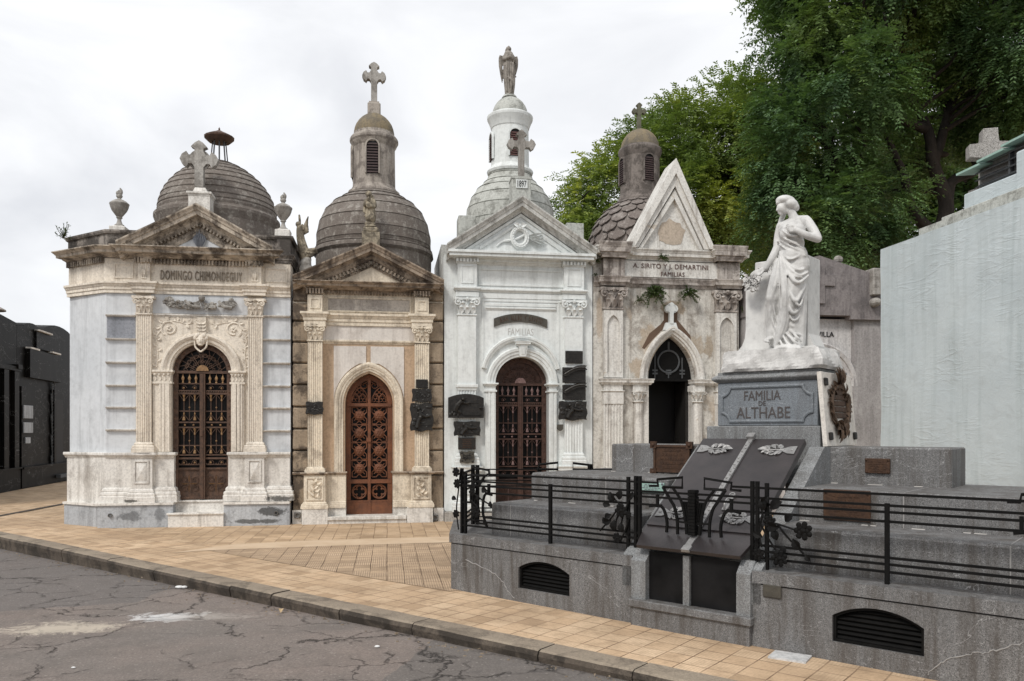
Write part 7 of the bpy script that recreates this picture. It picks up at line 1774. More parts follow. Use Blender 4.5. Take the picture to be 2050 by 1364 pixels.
    fold([(1577, 596, -.15), (1583, 620, -.16), (1591, 627, -.14), (1606, 611, -.05)], .022); fold([(1578, 622, -.13), (1586, 640, -.13), (1595, 640, -.11), (1604, 626, -.05)], .016); fold([(1577, 640, -.11), (1588, 654, -.11), (1603, 638, -.05)], .016); fold([(1576, 652, -.11), (1590, 660, -.10), (1603, 655, -.04)], .014)
    fold([(1562, 506, -.10), (1565, 540, -.17), (1570, 585, -.20), (1571, 612, -.19)], [.016, .028, .034, .026]); fold([(1566, 520, -.13), (1573, 560, -.18), (1576, 610, -.17), (1577, 652, -.13)], [.012, .018, .020, .014])
    fold([(1571, 610, -.18), (1569, 640, -.17), (1562, 665, -.17), (1552, 693, -.18)], [.034, .042, .040, .018]); fold([(1576, 610, -.16), (1575, 645, -.15), (1566, 672, -.15), (1556, 690, -.16)], [.018, .024, .022, .012])
    fold([(1560, 512, -.08), (1557, 545, -.14), (1551, 575, -.17), (1546, 596, -.165)], [.012, .022, .026, .018]); fold([(1562, 515, -.09), (1561, 560, -.17), (1562, 600, -.15), (1564, 640, -.11)], [.010, .014, .014, .010])
    fold([(1546, 594, -.16), (1535, 607, -.10), (1534, 615, -.06)], .014); fold([(1545, 598, -.15), (1541, 630, -.12), (1540, 660, -.09), (1546, 682, -.06)], [.014, .017, .018, .012])
    fold([(1547, 598, -.15), (1552, 632, -.13), (1561, 662, -.10)], .013); fold([(1543, 615, -.12), (1548, 645, -.11), (1558, 672, -.10)], .013); fold([(1541, 640, -.10), (1546, 662, -.10), (1555, 682, -.10)], .012)
    fold([(1603, 545, -.03), (1607, 590, -.03), (1603, 640, -.02), (1603, 690, -.03)], [.02, .022, .02, .022])
    for (a, c, e) in (((1572, 664, -.12), (1583, 676, -.16), (1600, 684, -.13)), ((1577, 660, -.11), (1592, 668, -.13), (1604, 672, -.06)), ((1568, 672, -.15), (1577, 688, -.20), (1590, 694, -.19)), ((1562, 682, -.17), (1568, 693, -.21), (1580, 698, -.21)), ((1580, 672, -.15), (1590, 684, -.18), (1602, 690, -.13)), ((1585, 664, -.12), (1596, 676, -.15), (1604, 684, -.09)), ((1572, 696, -.22), (1588, 699, -.22), (1603, 696, -.16))): fold((a, c, e), .018)
    ell(b, S(1580, 697, -.10), .13, .13, .035)
    ell(b, S(1558, 700, -.15), .05, .06, .02)
    for (a, c, e) in (((1560, 459, -.08), (1575, 454, -.13), (1590, 452, -.12)), ((1561, 468, -.09), (1580, 472, -.145), (1603, 480, -.09)), ((1560, 478, -.07), (1578, 484, -.12), (1600, 490, -.09)), ((1562, 472, -.10), (1576, 480, -.135), (1596, 486, -.10)), ((1559, 486, -.05), (1574, 491, -.10), (1590, 500, -.10)),
        ((1560, 463, -.075), (1568, 453, -.105), (1584, 448, -.105)), ((1560, 465, -.085), (1570, 458, -.125), (1588, 455, -.12)), ((1562, 503, -.09), (1580, 519, -.145), (1602, 512, -.09)), ((1561, 474, -.10), (1583, 484, -.125), (1610, 498, -.06)), ((1560, 490, -.075), (1582, 503, -.125), (1612, 512, -.06)), ((1562, 482, -.085), (1586, 495, -.12), (1610, 506, -.06)), ((1566, 461, -.14), (1580, 470, -.155), (1598, 473, -.13))): fold((a, c, e), .0125)
    ell(b, S(1558, 484, -.05), .015, .02, .012)
    # head turned to her right and bowed
    ell(b, S(1575, 406, -.005), .066, .078, .068, 0, -.1); ell(b, S(1565.5, 417, -.040), .045, .056, .058, 0, -.30)      # skull, face
    ell(b, S(1563.5, 428.5, -.050), .018, .020, .017); ell(b, S(1570, 423.5, -.035), .026, .034, .024)                            # chin, jaw
    limb(b, [S(1557.5, 413.5, -.062), S(1556, 421, -.078)], [.010, .0125], 8, 3); ell(b, S(1558.8, 425.6, -.066), .012, .009, .006, 0, -.3); ell(b, S(1559.8, 427.2, -.064), .011, .009, .006, 0, -.3)
    ell(b, S(1560.5, 411.6, -.070), .024, .012, .006, 0, -.25)
    ell(b, S(1563.4, 415.2, -.076), .0095, .006, .005, 0, -.3)
    figure = sculpt(b, .0068, 2, 'figure'); link('figure', figure, M['carrara'], root, smooth=180)
    # hair: cap with fringe, knot behind, lock falling on the far shoulder
    b = B()
    ell(b, S(1572.5, 402.5, -.005), .090, .100, .050, 0, .12); ell(b, S(1571, 400, .0), .075, .085, .040, 0, .0); ell(b, S(1562, 406, -.05), .042, .045, .026, 0, -.25); ell(b, S(1585, 409, -.005), .060, .082, .050, 0, .55); ell(b, S(1592, 416, .01), .034, .05, .040, 0, .8); ell(b, S(1595, 418, .03), .022, .034, .026, 0, .9)
    limb(b, [S(1574, 420, .06), S(1566, 436, .075), S(1562, 448, .06), S(1560, 457, .03)], [.02, .027, .024, .012])
    hair = sculpt(b, .0065, 10, 'hair'); link('hair', hair, M['carrara'], root, smooth=180)
    # spray of flowers
    b = B(); rr = random.Random(6)
    for i in range(80):
        t = rr.random(); px = 1503+rr.uniform(-12, 22)*(1-.4*t); py = 553+t*30; c = S(px, py, -.06-.04*rr.random())
        if rr.random() < .55: b.ball(c, rr.uniform(.010, .019), 1, .9, .9, 7, 5)
        b.leaf(c, (rr.uniform(-1,1), rr.uniform(-.7,0), rr.uniform(-1,.5)), (rr.uniform(-.5,.5), -1, .4), rr.uniform(.03,.055), .012, .3)
    for i in range(14): b.leaf(S(1528+rr.uniform(-8, 22), 547+rr.uniform(-5, 3), -.02), (rr.uniform(-1,1), -.3, rr.uniform(-.2,.8)), (0,-.6,1), .06, .016, .3)
    b.build('flower_spray', M['carrara_rock'], root)
make_woman()
# ================================================================== small roof statues
def finish(b, vox, sm, name, mat, root, dx=0): 
    me = sculpt(b, vox, sm, name); return link(name, me, mat, root, smooth=180)
def wing(b, base, tip, width, nrm, n=6, th=.02):
    base, tip = Vector(base), Vector(tip); ax = tip-base; sd = Vector(nrm).cross(ax).normalized()
    for i in range(n):
        t = i/(n-1); p = base+sd*width*(t-.2); L = 1.0-.35*t; q = base+ax*L+sd*width*(.9*t-.3); m = (p+q)/2+sd*width*.25
        limb(b, [p, m, q], [th*1.3, th*1.4, th*.5], 6, 3)
def top_angel():
    d = 1.75; dep = ROW.depth(1021, d); q = dep/F_PX; s = ROW.s_at(1020, d); z0 = EYE+(HY-195)*q
    r = empty('angel_statue', ROW.world(s, d, z0), ROW.a, 'winged angel statue with crossed arms standing on the white cupola', 'statue', 'small roof statues')
    k = q; S = lambda x, y, t=0: Vector(((x-1020)*k, t, (195-y)*k)); b = B()      # picture offsets about the statue's own axis
    ell(b, S(1020, 194), .11, .11, .03); limb(b, [S(1020, 192), S(1019, 165), S(1019, 140), S(1018, 126)], [.085, .105, .12, .105], 12); limb(b, [S(1014, 190, -.03), S(1013, 165, -.06), S(1013, 135, -.04)], [.04, .05, .06]); limb(b, [S(1025, 190, -.03), S(1026, 165, -.06), S(1024, 135, -.04)], [.035, .05, .06])
    limb(b, [S(1018, 128), S(1019, 118), S(1018, 112)], [.105, .12, .10]); limb(b, [S(1011, 115), S(1026, 115)], [.05, .05]); limb(b, [S(1018, 112), S(1019, 106)], [.04, .037]); ell(b, S(1018.5, 101, -.025), .042, .052, .058); ell(b, S(1018.5, 102, -.078), .009, .012, .016); ell(b, S(1018.5, 98, .025), .058, .055, .056); ell(b, S(1018.5, 94, .0), .018, .018, .02); limb(b, [S(1013.5, 100, .02), S(1013, 107, .02)], [.022, .018])
    limb(b, [S(1011, 115), S(1009, 122, -.04), S(1014, 122, -.12), S(1021, 117, -.13)], [.042, .04, .034, .026]); limb(b, [S(1026, 115), S(1028, 124, -.04), S(1022, 121, -.12), S(1016, 117, -.13)], [.042, .04, .034, .026])
    for x in (1013, 1017, 1022, 1026): limb(b, [S(x, 128, -.10), S(x-1, 150, -.115), S(x+.5, 186, -.08)], [.012, .018, .014], 6)
    limb(b, [S(1016, 160, -.11), S(1022, 168, -.13), S(1021, 190, -.10)], [.02, .025, .018], 7)
    for sg in (-1, 1):
        for i in range(5):
            t = i/4; limb(b, [S(1018.5+sg*7, 120+2*i, .05), S(1018.5+sg*(16.0-1.6*t), 112+4.5*i, .045), S(1018.5+sg*(16.8-3.2*t), 132+3*i, .045), S(1018.5+sg*(12.5-3.5*t), (164 if sg < 0 else 152)-4*i, .06)], [.02, .030, .028, .010], 6, 3)
    ell(b, S(1033, 151, .05), .02, .02, .015)
    finish(b, .0072, 1, 'figure', M['statue_grey'], r)
    b = B(); b.lathe((0,0,-.03), [(.16,0),(.15,.02),(.13,.05),(0,.05)], 14); b.build('pedestal', M['dome_white'], r)
top_angel()
def apex_child():
    d = .42; q = ROW.depth(741, d)/F_PX; s = ROW.s_at(741, d); z0 = EYE+(HY-456)*q
    r = empty('child_statue', ROW.world(s, d, z0), ROW.a, 'mossy stone child statue standing on the peak of the buff pediment', 'statue', 'small roof statues')
    S = lambda x, y, t=0: Vector(((x-741)*q, t, (456-y)*q)); b = B()
    ell(b, S(742, 454), .11, .09, .035); ell(b, S(741, 449), .10, .08, .05)
    limb(b, [S(738, 448, -.02), S(738, 436, -.03)], [.026, .034]); limb(b, [S(745, 448, -.02), S(746, 436, -.03)], [.026, .034])
    limb(b, [S(742, 438), S(742, 422), S(741, 404)], [.095, .085, .075], 12); limb(b, [S(742, 437, -.02), S(742, 432)], [.10, .10]); ell(b, S(738.5, 391, -.03), .052, .058, .060, .3); ell(b, S(738, 388.5, -.01), .062, .062, .052); ell(b, S(746, 396, .01), .03, .03, .05)
    limb(b, [S(733, 403), S(731, 412, -.05), S(738, 400, -.09)], [.04, .036, .028]); limb(b, [S(748, 403), S(750, 414, -.04), S(743, 416, -.10)], [.042, .038, .03]); ell(b, S(738, 414, -.10), .045, .03, .06); limb(b, [S(731, 412), S(730, 424, -.02), S(734, 430, -.04)], [.03, .03, .02])
    ell(b, S(733, 433, -.04), .05, .02, .018, 0, -.4)
    for x in (736, 741, 746): limb(b, [S(x, 418, -.07), S(x, 436, -.08)], [.012, .016], 6)
    finish(b, .0072, 1, 'figure', M['statue_lime'], r)
apex_child()
def side_angel():
    d = .42; q = ROW.depth(611, d)/F_PX; s = ROW.s_at(611, d); zb = ROW.z_at(611, 545, d)
    r = empty('angel_statue', ROW.world(s, d, zb), ROW.a, 'small stone angel with one raised arm between the first two domes', 'statue', 'small roof statues')
    S = lambda x, y, t=0: Vector(((x-611)*q, t, (545-y)*q)); b = B()
    for (x0, y0, rx, rz) in ((613, 540, .13, .10), (612, 528, .10, .10), (614, 520, .085, .06)): ell(b, S(x0, y0), rx, .10, rz)
    b2 = B(); limb(b2, [S(614, 520), S(609, 505), S(603, 482), S(601, 468), S(601, 458)], [.085, .095, .075, .065, .062], 12)
    limb(b2, [S(605, 497, -.03), S(618, 503, -.05), S(630, 500, -.02), S(634, 506, 0)], [.03, .045, .035, .014]); limb(b2, [S(607, 503, -.04), S(618, 508, -.06), S(629, 507, -.02)], [.03, .04, .02]); limb(b2, [S(609, 509, -.05), S(620, 513, -.05), S(626, 512, -.02)], [.03, .035, .02]); limb(b2, [S(602, 470, -.05), S(605, 490, -.08), S(612, 512, -.08)], [.015, .022, .02], 7)
    limb(b2, [S(601, 458), S(598, 452)], [.034, .03]); ell(b2, S(597, 450, -.01), .042, .046, .048, 0, .2); limb(b2, [S(598, 457), S(600.5, 447), S(599.5, 432)], [.03, .024, .018], 8); limb(b2, [S(605, 457), S(609, 460, -.04), S(606, 452, -.05)], [.028, .025, .018], 8)
    for i in range(5): t = i/4; limb(b2, [S(607, 460+2*i, .05), S(611+1.2*i, 448+3*i, .07), S(616-1.0*i, 432+8*i, .07)], [.02, .034, .012], 6, 3)
    finish(b2, .0072, 1, 'figure', M['statue_lime'], r)
    finish(b, .02, 2, 'rough_base', M['stone_grey'], r)
side_angel()
# ================================================================== ground, kerb, road
KERB = Frame(-7.74, 11.85, -37.9)
RZ = -.155
def tile_mat(name, rot, c1, c2, mortar, size=.2, rib=.5, loose=.5):
    s = N(name); p = s.scale(s.pos, (1,1,1), (0,0,0), (0,0,-rot))
    w = s.n('ShaderNodeTexNoise'); w.inputs['Scale'].default_value = 1.3; s.l(p, w.inputs['Vector'])
    va = s.n('ShaderNodeVectorMath', operation='MULTIPLY_ADD'); s.l(w.outputs['Color'], va.inputs[0]); va.inputs[1].default_value = (.02,.02,0); s.l(p, va.inputs[2]); pv = va.outputs[0]
    br = s.n('ShaderNodeTexBrick', offset=0.0, squash=1.0); s.l(pv, br.inputs['Vector']); br.inputs['Scale'].default_value = 1.0; br.inputs['Brick Width'].default_value = size; br.inputs['Row Height'].default_value = size
    br.inputs['Mortar Size'].default_value = .006; br.inputs['Mortar Smooth'].default_value = .35; br.inputs['Color1'].default_value = (0,0,0,1); br.inputs['Color2'].default_value = (1,1,1,1); br.inputs['Mortar'].default_value = (.5,.5,.5,1)
    rnd = br.outputs['Color']; mor = br.outputs['Fac']
    gap = s.math('MULTIPLY', mor, s.ramp(s.noise(pv, 2.2, 4, .6), [(.35, .25), (.6, 1.0)]))
    wv = s.n('ShaderNodeTexWave', bands_direction='X', wave_profile='SIN'); wv.inputs['Scale'].default_value = 12.5; wv.inputs['Distortion'].default_value = 0; s.l(pv, wv.inputs['Vector'])
    groove = s.ramp(wv.outputs['Fac'], [(.55, 0.0), (.85, 1.0)])
    msk = s.math('MULTIPLY', groove, s.math('MULTIPLY', s.ramp(rnd, [(.3, .25), (.6, 1.0)]), rib)); 
    col = s.mix(rnd, c1, c2)
    col = s.mix(s.math('MULTIPLY', s.ramp(s.noise(s.pos, .7, 6, .65), [(.35, 0.0), (.66, 1.0)]), .75), col, tuple(x*.62 for x in c1)); col = s.mix(s.math('MULTIPLY', s.math('LESS_THAN', rnd, .10), .5), col, tuple(x*.55 for x in c1))
    col = s.mix(s.math('MULTIPLY', s.ramp(s.noise(s.pos, 3.1, 7, .7), [(.48, 0.0), (.66, 1.0)]), .6), col, tuple(x*.50 for x in c1))
    col = s.mix(.5, col, s.ramp(s.noise(s.pos, 45, 5, .8), [(.3, .6), (.6, 1.05)]), 'MULTIPLY')
    col = s.mix(msk, col, tuple(x*.45 for x in c1)); col = s.mix(s.math('MULTIPLY', gap, .95), col, mortar)
    h = s.math('SUBTRACT', s.math('MULTIPLY', rnd, .15*loose), s.math('ADD', mor, s.math('MULTIPLY', msk, .6)))
    s.bsdf(col, .8, s.bump(h, .5, .01), spec=.25); return s.m
TC1, TC2, TM = (.60,.42,.265), (.72,.54,.365), (.15,.095,.058)
M['tile_kerb'] = tile_mat('vanilla_tiles_along_kerb', math.radians(-37.9), TC1, TC2, TM, .2, .22)
M['tile_row'] = tile_mat('vanilla_tiles_along_facades', math.radians(9), (.55,.39,.245), (.66,.49,.33), TM, .2, .10)
M['tile_rib'] = tile_mat('ribbed_vanilla_tiles', math.radians(9), (.53,.385,.255), (.61,.45,.31), (.075,.046,.028), .19, .75)
def _border():
    s = N('worn_tile_border'); c = s.mix(s.ramp(s.noise(s.pos, 2.5, 6, .6), [(.3,0.0),(.7,1.0)]), (.60,.47,.335), (.50,.37,.25)); s.bsdf(c, .85, s.bump(s.noise(s.pos, 30, 5, .7), .2, .01), spec=.2); return s.m
M['tile_border'] = _border()
def _asphalt():
    s = N('cracked_asphalt'); p = s.pos
    g = s.noise(p, 55, 6, .85); c = s.mix(s.ramp(s.noise(p, .55, 5, .6), [(.35,0.0),(.65,1.0)]), (.26,.212,.185), (.215,.19,.172))
    # repair patch near the left, greyer and darker
    sep = s.n('ShaderNodeSeparateXYZ'); wob = s.n('ShaderNodeVectorMath', operation='MULTIPLY_ADD'); nz = s.n('ShaderNodeTexNoise'); nz.inputs['Scale'].default_value = 2.2; s.l(p, nz.inputs['Vector']); s.l(nz.outputs['Color'], wob.inputs[0]); wob.inputs[1].default_value = (.35,.35,0); s.l(p, wob.inputs[2]); s.l(wob.outputs[0], sep.inputs[0])
    X_, Y_ = sep.outputs['X'], sep.outputs['Y']
    pa = s.math('GREATER_THAN', s.math('ADD', s.math('MULTIPLY', X_, -.42), s.math('MULTIPLY', Y_, 1.0)), 9.62)
    pa = s.math('MULTIPLY', pa, s.math('LESS_THAN', X_, -3.6)); c = s.mix(s.math('MULTIPLY', pa, .75), c, (.165,.152,.145))
    pb = s.math('GREATER_THAN', s.math('ADD', s.math('MULTIPLY', X_, 1.0), s.math('MULTIPLY', Y_, -.25)), -2.05); c = s.mix(s.math('MULTIPLY', pb, .8), c, (.165,.15,.138))
    c = s.mix(.9, c, s.ramp(g, [(.28, .4), (.52, 1.0), (.78, 1.5)]), 'MULTIPLY'); c = s.mix(s.math('MULTIPLY', s.ramp(s.noise(p, 2.6, 8, .75), [(.46, 0.0), (.66, 1.0)]), .55), c, (.135,.118,.106))
    fl = s.n('ShaderNodeTexVoronoi'); fl.inputs['Scale'].default_value = 75; s.l(p, fl.inputs['Vector']); c = s.mix(s.math('MULTIPLY', s.ramp(fl.outputs['Color'], [(.86, 0.0), (.93, 1.0)]), .5), c, (.42,.38,.35))
    # long wandering cracks
    def cracks(sc, w, thr, amt, off):
        v = s.n('ShaderNodeTexVoronoi', feature='DISTANCE_TO_EDGE'); v.inputs['Scale'].default_value = sc
        dn = s.n('ShaderNodeTexNoise'); dn.inputs['Scale'].default_value = sc*2.2; dn.inputs['Detail'].default_value = 7; dn.inputs['Roughness'].default_value = .7; s.l(p, dn.inputs['Vector'])
        m = s.n('ShaderNodeVectorMath', operation='MULTIPLY_ADD'); s.l(dn.outputs['Color'], m.inputs[0]); m.inputs[1].default_value = (.7/sc,.7/sc,0); s.l(s.scale(p, (1, 1.25, 0), off), m.inputs[2]); s.l(m.outputs[0], v.inputs['Vector'])
        e = s.ramp(v.outputs['Distance'], [(0.0, 1.0), (w, 0.0)]); gate = s.ramp(s.noise(p, .75, 4, .6, 1.0), [(thr, 0.0), (thr+.08, 1.0)]); return s.math('MULTIPLY', s.math('MULTIPLY', e, gate), amt)
    k1, k2 = cracks(.62, .012, .40, .85, (3.3, 1.2, 0)), cracks(1.7, .016, .48, .65, (1.1, 6.2, 0)); cr = s.math('MAXIMUM', k1, k2); c = s.mix(cr, c, (.025,.020,.018))
    # spilt lime and cement
    def blot(cx, cy, rx, ry, ang, col, amt, cut, cc):
        q = s.n('ShaderNodeVectorMath', operation='SUBTRACT'); s.l(p, q.inputs[0]); q.inputs[1].default_value = (cx, cy, RZ); qq = s.scale(q.outputs[0], (1/rx, 1/ry, 0), (0,0,0), (0,0,0)); r_ = s.n('ShaderNodeVectorMath', operation='LENGTH'); s.l(qq, r_.inputs[0])
        f = s.math('SUBTRACT', s.math('ADD', s.math('MULTIPLY', s.noise(p, 5.0, 10, .8, .8), 2.6), -.75), r_.outputs['Value']); return s.mix(s.math('MULTIPLY', s.ramp(f, [(cut, 0.0), (cut+.35, 1.0)]), amt), cc, col)
    c = blot(-3.95, 6.85, 1.0, .45, 0, (.56,.49,.40), .85, .0, c); c = blot(-3.18, 7.25, .6, .32, 0, (.72,.72,.72), .95, -.05, c); c = blot(-2.8, 7.25, 1.2, .4, 0, (.42,.38,.34), .6, .05, c)
    wet = s.ramp(s.noise(s.scale(p, (.8, 2.2, 1)), .9, 6, .6), [(.56, 0.0), (.60, 1.0)]); wet = s.math('MULTIPLY', wet, pb); c = s.mix(s.math('MULTIPLY', wet, .45), c, (.075,.068,.064))
    s.bsdf(c, s.math('SUBTRACT', .9, s.math('MULTIPLY', wet, .35)), s.bump(s.math('SUBTRACT', g, s.math('MULTIPLY', cr, 2.2)), .8, .014), spec=.3); return s.m
M['asphalt'] = _asphalt()
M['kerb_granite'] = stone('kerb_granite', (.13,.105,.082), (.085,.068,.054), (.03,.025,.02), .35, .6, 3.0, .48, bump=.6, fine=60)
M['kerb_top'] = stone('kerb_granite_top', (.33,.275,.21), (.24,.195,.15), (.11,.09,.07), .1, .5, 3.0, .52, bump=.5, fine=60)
M['earth'] = plain('dusty_earth', (.17,.135,.10))
def sheet(name, pts, z, mat, kind='structure', thick=None):
    b = B(); b.face([b.bm.verts.new((x, y, z)) for x, y in pts]); me = b.mesh(name)
    if me.polygons and me.polygons[0].normal.z < 0: me.flip_normals()
    o = link(name, me, mat); o['kind'] = kind; return o
sheet('ground', [(-400,-400),(400,-400),(400,400),(-400,400)], -.30, M['earth'])
kw = KERB.world
def road_z(x, y):
    s_ = (x-KERB.ox)*KERB.u[0]+(y-KERB.oy)*KERB.u[1]; return -.195+.0112*max(-8, min(13, s_))
b = B(); ks = [-60, -8] + list(range(-6, 14, 2)) + [60]; rows = []
for k_ in ks:
    row = []
    for t_ in (.1, -14):
        v = kw(k_, t_); row.append(b.bm.verts.new((v.x, v.y, road_z(v.x, v.y))))
    rows.append(row)
for p_, q_ in zip(rows, rows[1:]): b.face([p_[0], p_[1], q_[1], q_[0]])
me = b.mesh('road')
if me.polygons[0].normal.z < 0: me.flip_normals()
o = link('road', me, M['asphalt']); o['kind'] = 'structure'
bd = 1.52                                              # width of the kerbside strip of tiles
b = B(); far = [kw(-60, .2), kw(60, .2), kw(60, 60), kw(-60, 60)]
sheet('pavement', [tuple(v.xy) for v in far], -.012, M['tile_row'])
sheet('kerbside_pavement', [tuple(kw(-22, .2).xy), tuple(kw(22, .2).xy), tuple(kw(22, bd).xy), tuple(kw(-22, bd).xy)], -.007, M['tile_kerb'])
def G(px, py): 
    y = F_PX*EYE/(py-HY); return ((px-CX)/F_PX*y, y)
tri = [G(418, 1102), G(900, 1183), (.6, 8.3), (.3, 11.2), G(900, 1086), G(640, 1093)]
sheet('ribbed_pavement', tri, -.003, M['tile_rib'])
sheet('border_tiles', [G(340, 1107), G(418, 1101.5), G(640, 1093), G(900, 1085.5), (.3, 11.25), (.3, 11.75), G(900, 1074), G(640, 1081), G(470, 1089)], -.003, M['tile_border'])
sheet('gutter_joint', [G(-120, 1050), G(0, 1031), G(126, 1007.5), G(126, 1010), G(0, 1034), G(-120, 1053.5)], -.002, M['kerb_granite'])
# kerb stones: one run, joints and chipped arrises
b = B(); rr = random.Random(2); cuts = [KERB.s_at(px) for px in (214, 307, 459, 541, 677, 822, 1075, 1265)]
cuts = [cuts[0]-1.3*k for k in range(14, 0, -1)] + cuts + [cuts[-1]+1.1*k for k in range(1, 14)]
b2 = B()
import mathutils.noise as MN
for a, c in zip(cuts, cuts[1:]):
    n = max(2, int((c-a)/.12)); rows = []; o = rr.uniform(-.012, .012); zt = rr.uniform(-.006, .006)
    for i in range(n+1):
        x = a+.006+(c-a-.012)*i/n; k = .010*MN.noise(Vector((x*5, 1.3, 0))); k2 = .012*MN.noise(Vector((x*7, 5.3, 0)))
        pr = [(o+.03+k, -.30), (o+.018+k, -.12), (o+k2, -.04), (o+.014+k2, -.010+zt), (o+.04, zt+k*.3), (.235+k2, zt*.5+.002), (.24+k2, -.1)]
        rows.append([b.bm.verts.new(kw(x, y, z)) for y, z in pr])
    for A_, C_ in zip(rows, rows[1:]):
        for j in range(6): b.face([A_[j], C_[j], C_[j+1], A_[j+1]])
    b.face(rows[0]); b.face(list(reversed(rows[-1])))
bm = b.bm; bmesh.ops.recalc_face_normals(bm, faces=bm.faces)
me = bpy.data.meshes.new('kerb')
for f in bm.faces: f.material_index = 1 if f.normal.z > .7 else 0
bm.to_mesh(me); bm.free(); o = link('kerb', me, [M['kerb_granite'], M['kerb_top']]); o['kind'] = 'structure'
b = B(); rd = random.Random(31)
for i in range(260):
    s_ = rd.uniform(-2, 11); t_ = -abs(rd.gauss(0, .10))-.005; v = kw(s_, t_); z_ = road_z(v.x, v.y)
    if rd.random() < .45: b.leaf((v.x, v.y, z_+.004), (rd.uniform(-1,1), rd.uniform(-1,1), .12), (0,0,1), rd.uniform(.015,.045), rd.uniform(.004,.012), .5)
    else: b.ball((v.x, v.y, z_), rd.uniform(.004, .013), rd.uniform(.8,1.6), 1, .6, 5, 4)
M['debris'] = stone('gutter_grit', (.20,.15,.10), (.10,.08,.06), (.35,.28,.2), .1, .5, 20, .5)
o = b.build('gutter_debris', M['debris']); tag(o, 'grit and leaf crumbs along the foot of the kerb', 'debris', kind='stuff')
# little things on the ground
o = None
def litter(name, px, py, mat, label, cat, L, W, seed, z=RZ, n=1):
    x, y = G(px, py)
    for _ in range(4): z = road_z(x, y); k = (EYE-z)/EYE; x, y = G(px, py)[0]*k, G(px, py)[1]*k
    r_ = random.Random(seed); b = B()
    if cat == 'leaf':
        for i in range(n): b.leaf((r_.uniform(-.04,.04)*(n > 1), r_.uniform(-.03,.03)*(n > 1), .008), (math.cos(seed+i*2), math.sin(seed+i*2), .25), (0,0,1), L, W, .5)
    else:
        for i in range(n):
            b.ball((r_.uniform(-L,L)*.6, r_.uniform(-W,W)*.6, W*.3), W*.6, r_.uniform(.9,1.6), r_.uniform(.7,1.2), .5, 7, 5)
    o = b.build(name, mat); o.location = (x, y, z+.002); tag(o, label, cat); return o
M['dry_leaf'] = plain('dry_orange_leaf', (.32,.16,.05)); M['dry_leaf_pale'] = plain('dry_pale_leaf', (.42,.31,.18)); M['paper'] = plain('white_scrap', (.75,.75,.74))
litter('fallen_leaf', 222, 1141, M['dry_leaf'], 'curled orange dry leaves in the gutter by a kerb joint', 'leaf', .13, .04, 3, n=3)
litter('fallen_leaf', 542, 1206, M['dry_leaf_pale'], 'pale dry leaf against the kerb joint', 'leaf', .10, .035, 5, n=2)
litter('fallen_leaf', 562, 1229, M['dry_leaf_pale'], 'lone small pale leaf on asphalt a little out from the kerb', 'leaf', .07, .022, 8)
litter('paper_scrap', 366, 1178, M['paper'], 'crumpled white scrap lying on asphalt beside the kerb', 'litter', .07, .05, 4, n=3)
litter('paper_scrap', 752, 1298, M['paper'], 'tiny white scrap on the pinkish asphalt', 'litter', .03, .03, 6, n=1)
litter('paper_scrap', 150, 1338, M['paper'], 'small white scrap nearest the camera on asphalt', 'litter', .03, .02, 7, n=1)
for px, py, L, lab in ((199, 1137, .20, 'flat broken stone chip left of the orange leaves'), (298, 1161, .16, 'flat broken stone chip by the kerb nearer the white scrap')):
    b = B(); b.box(-L/2, L/2, -.05, .05, 0, .025, .008); o = b.build('stone_chip', M['kerb_top']); x, y = G(px, py); k = (EYE+.16)/EYE; o.location = (x*k, y*k, road_z(x*k, y*k)+.003); o.rotation_euler.z = -.5; tag(o, lab, 'stone')
b = B(); pa, pc = G(1537, 1309), G(1592, 1330)
sA, sB = Vector(G(1552, 1303)), Vector(G(1626, 1314)); w_ = Vector(G(1537, 1316))-sA
b.prism([tuple(sA), tuple(sB), tuple(sB+w_), tuple(sA+w_)], -.02, .006, 'z'); M['floor_plate'] = stone('white_floor_plate', (.62,.62,.61), (.5,.5,.5), (.3,.3,.3), .1, .3, 12, .5, bump=.3)
o = b.build('floor_plate', M['floor_plate']); tag(o, 'white marble slip set in the tiles at the foot of the granite tomb', 'floor plate')
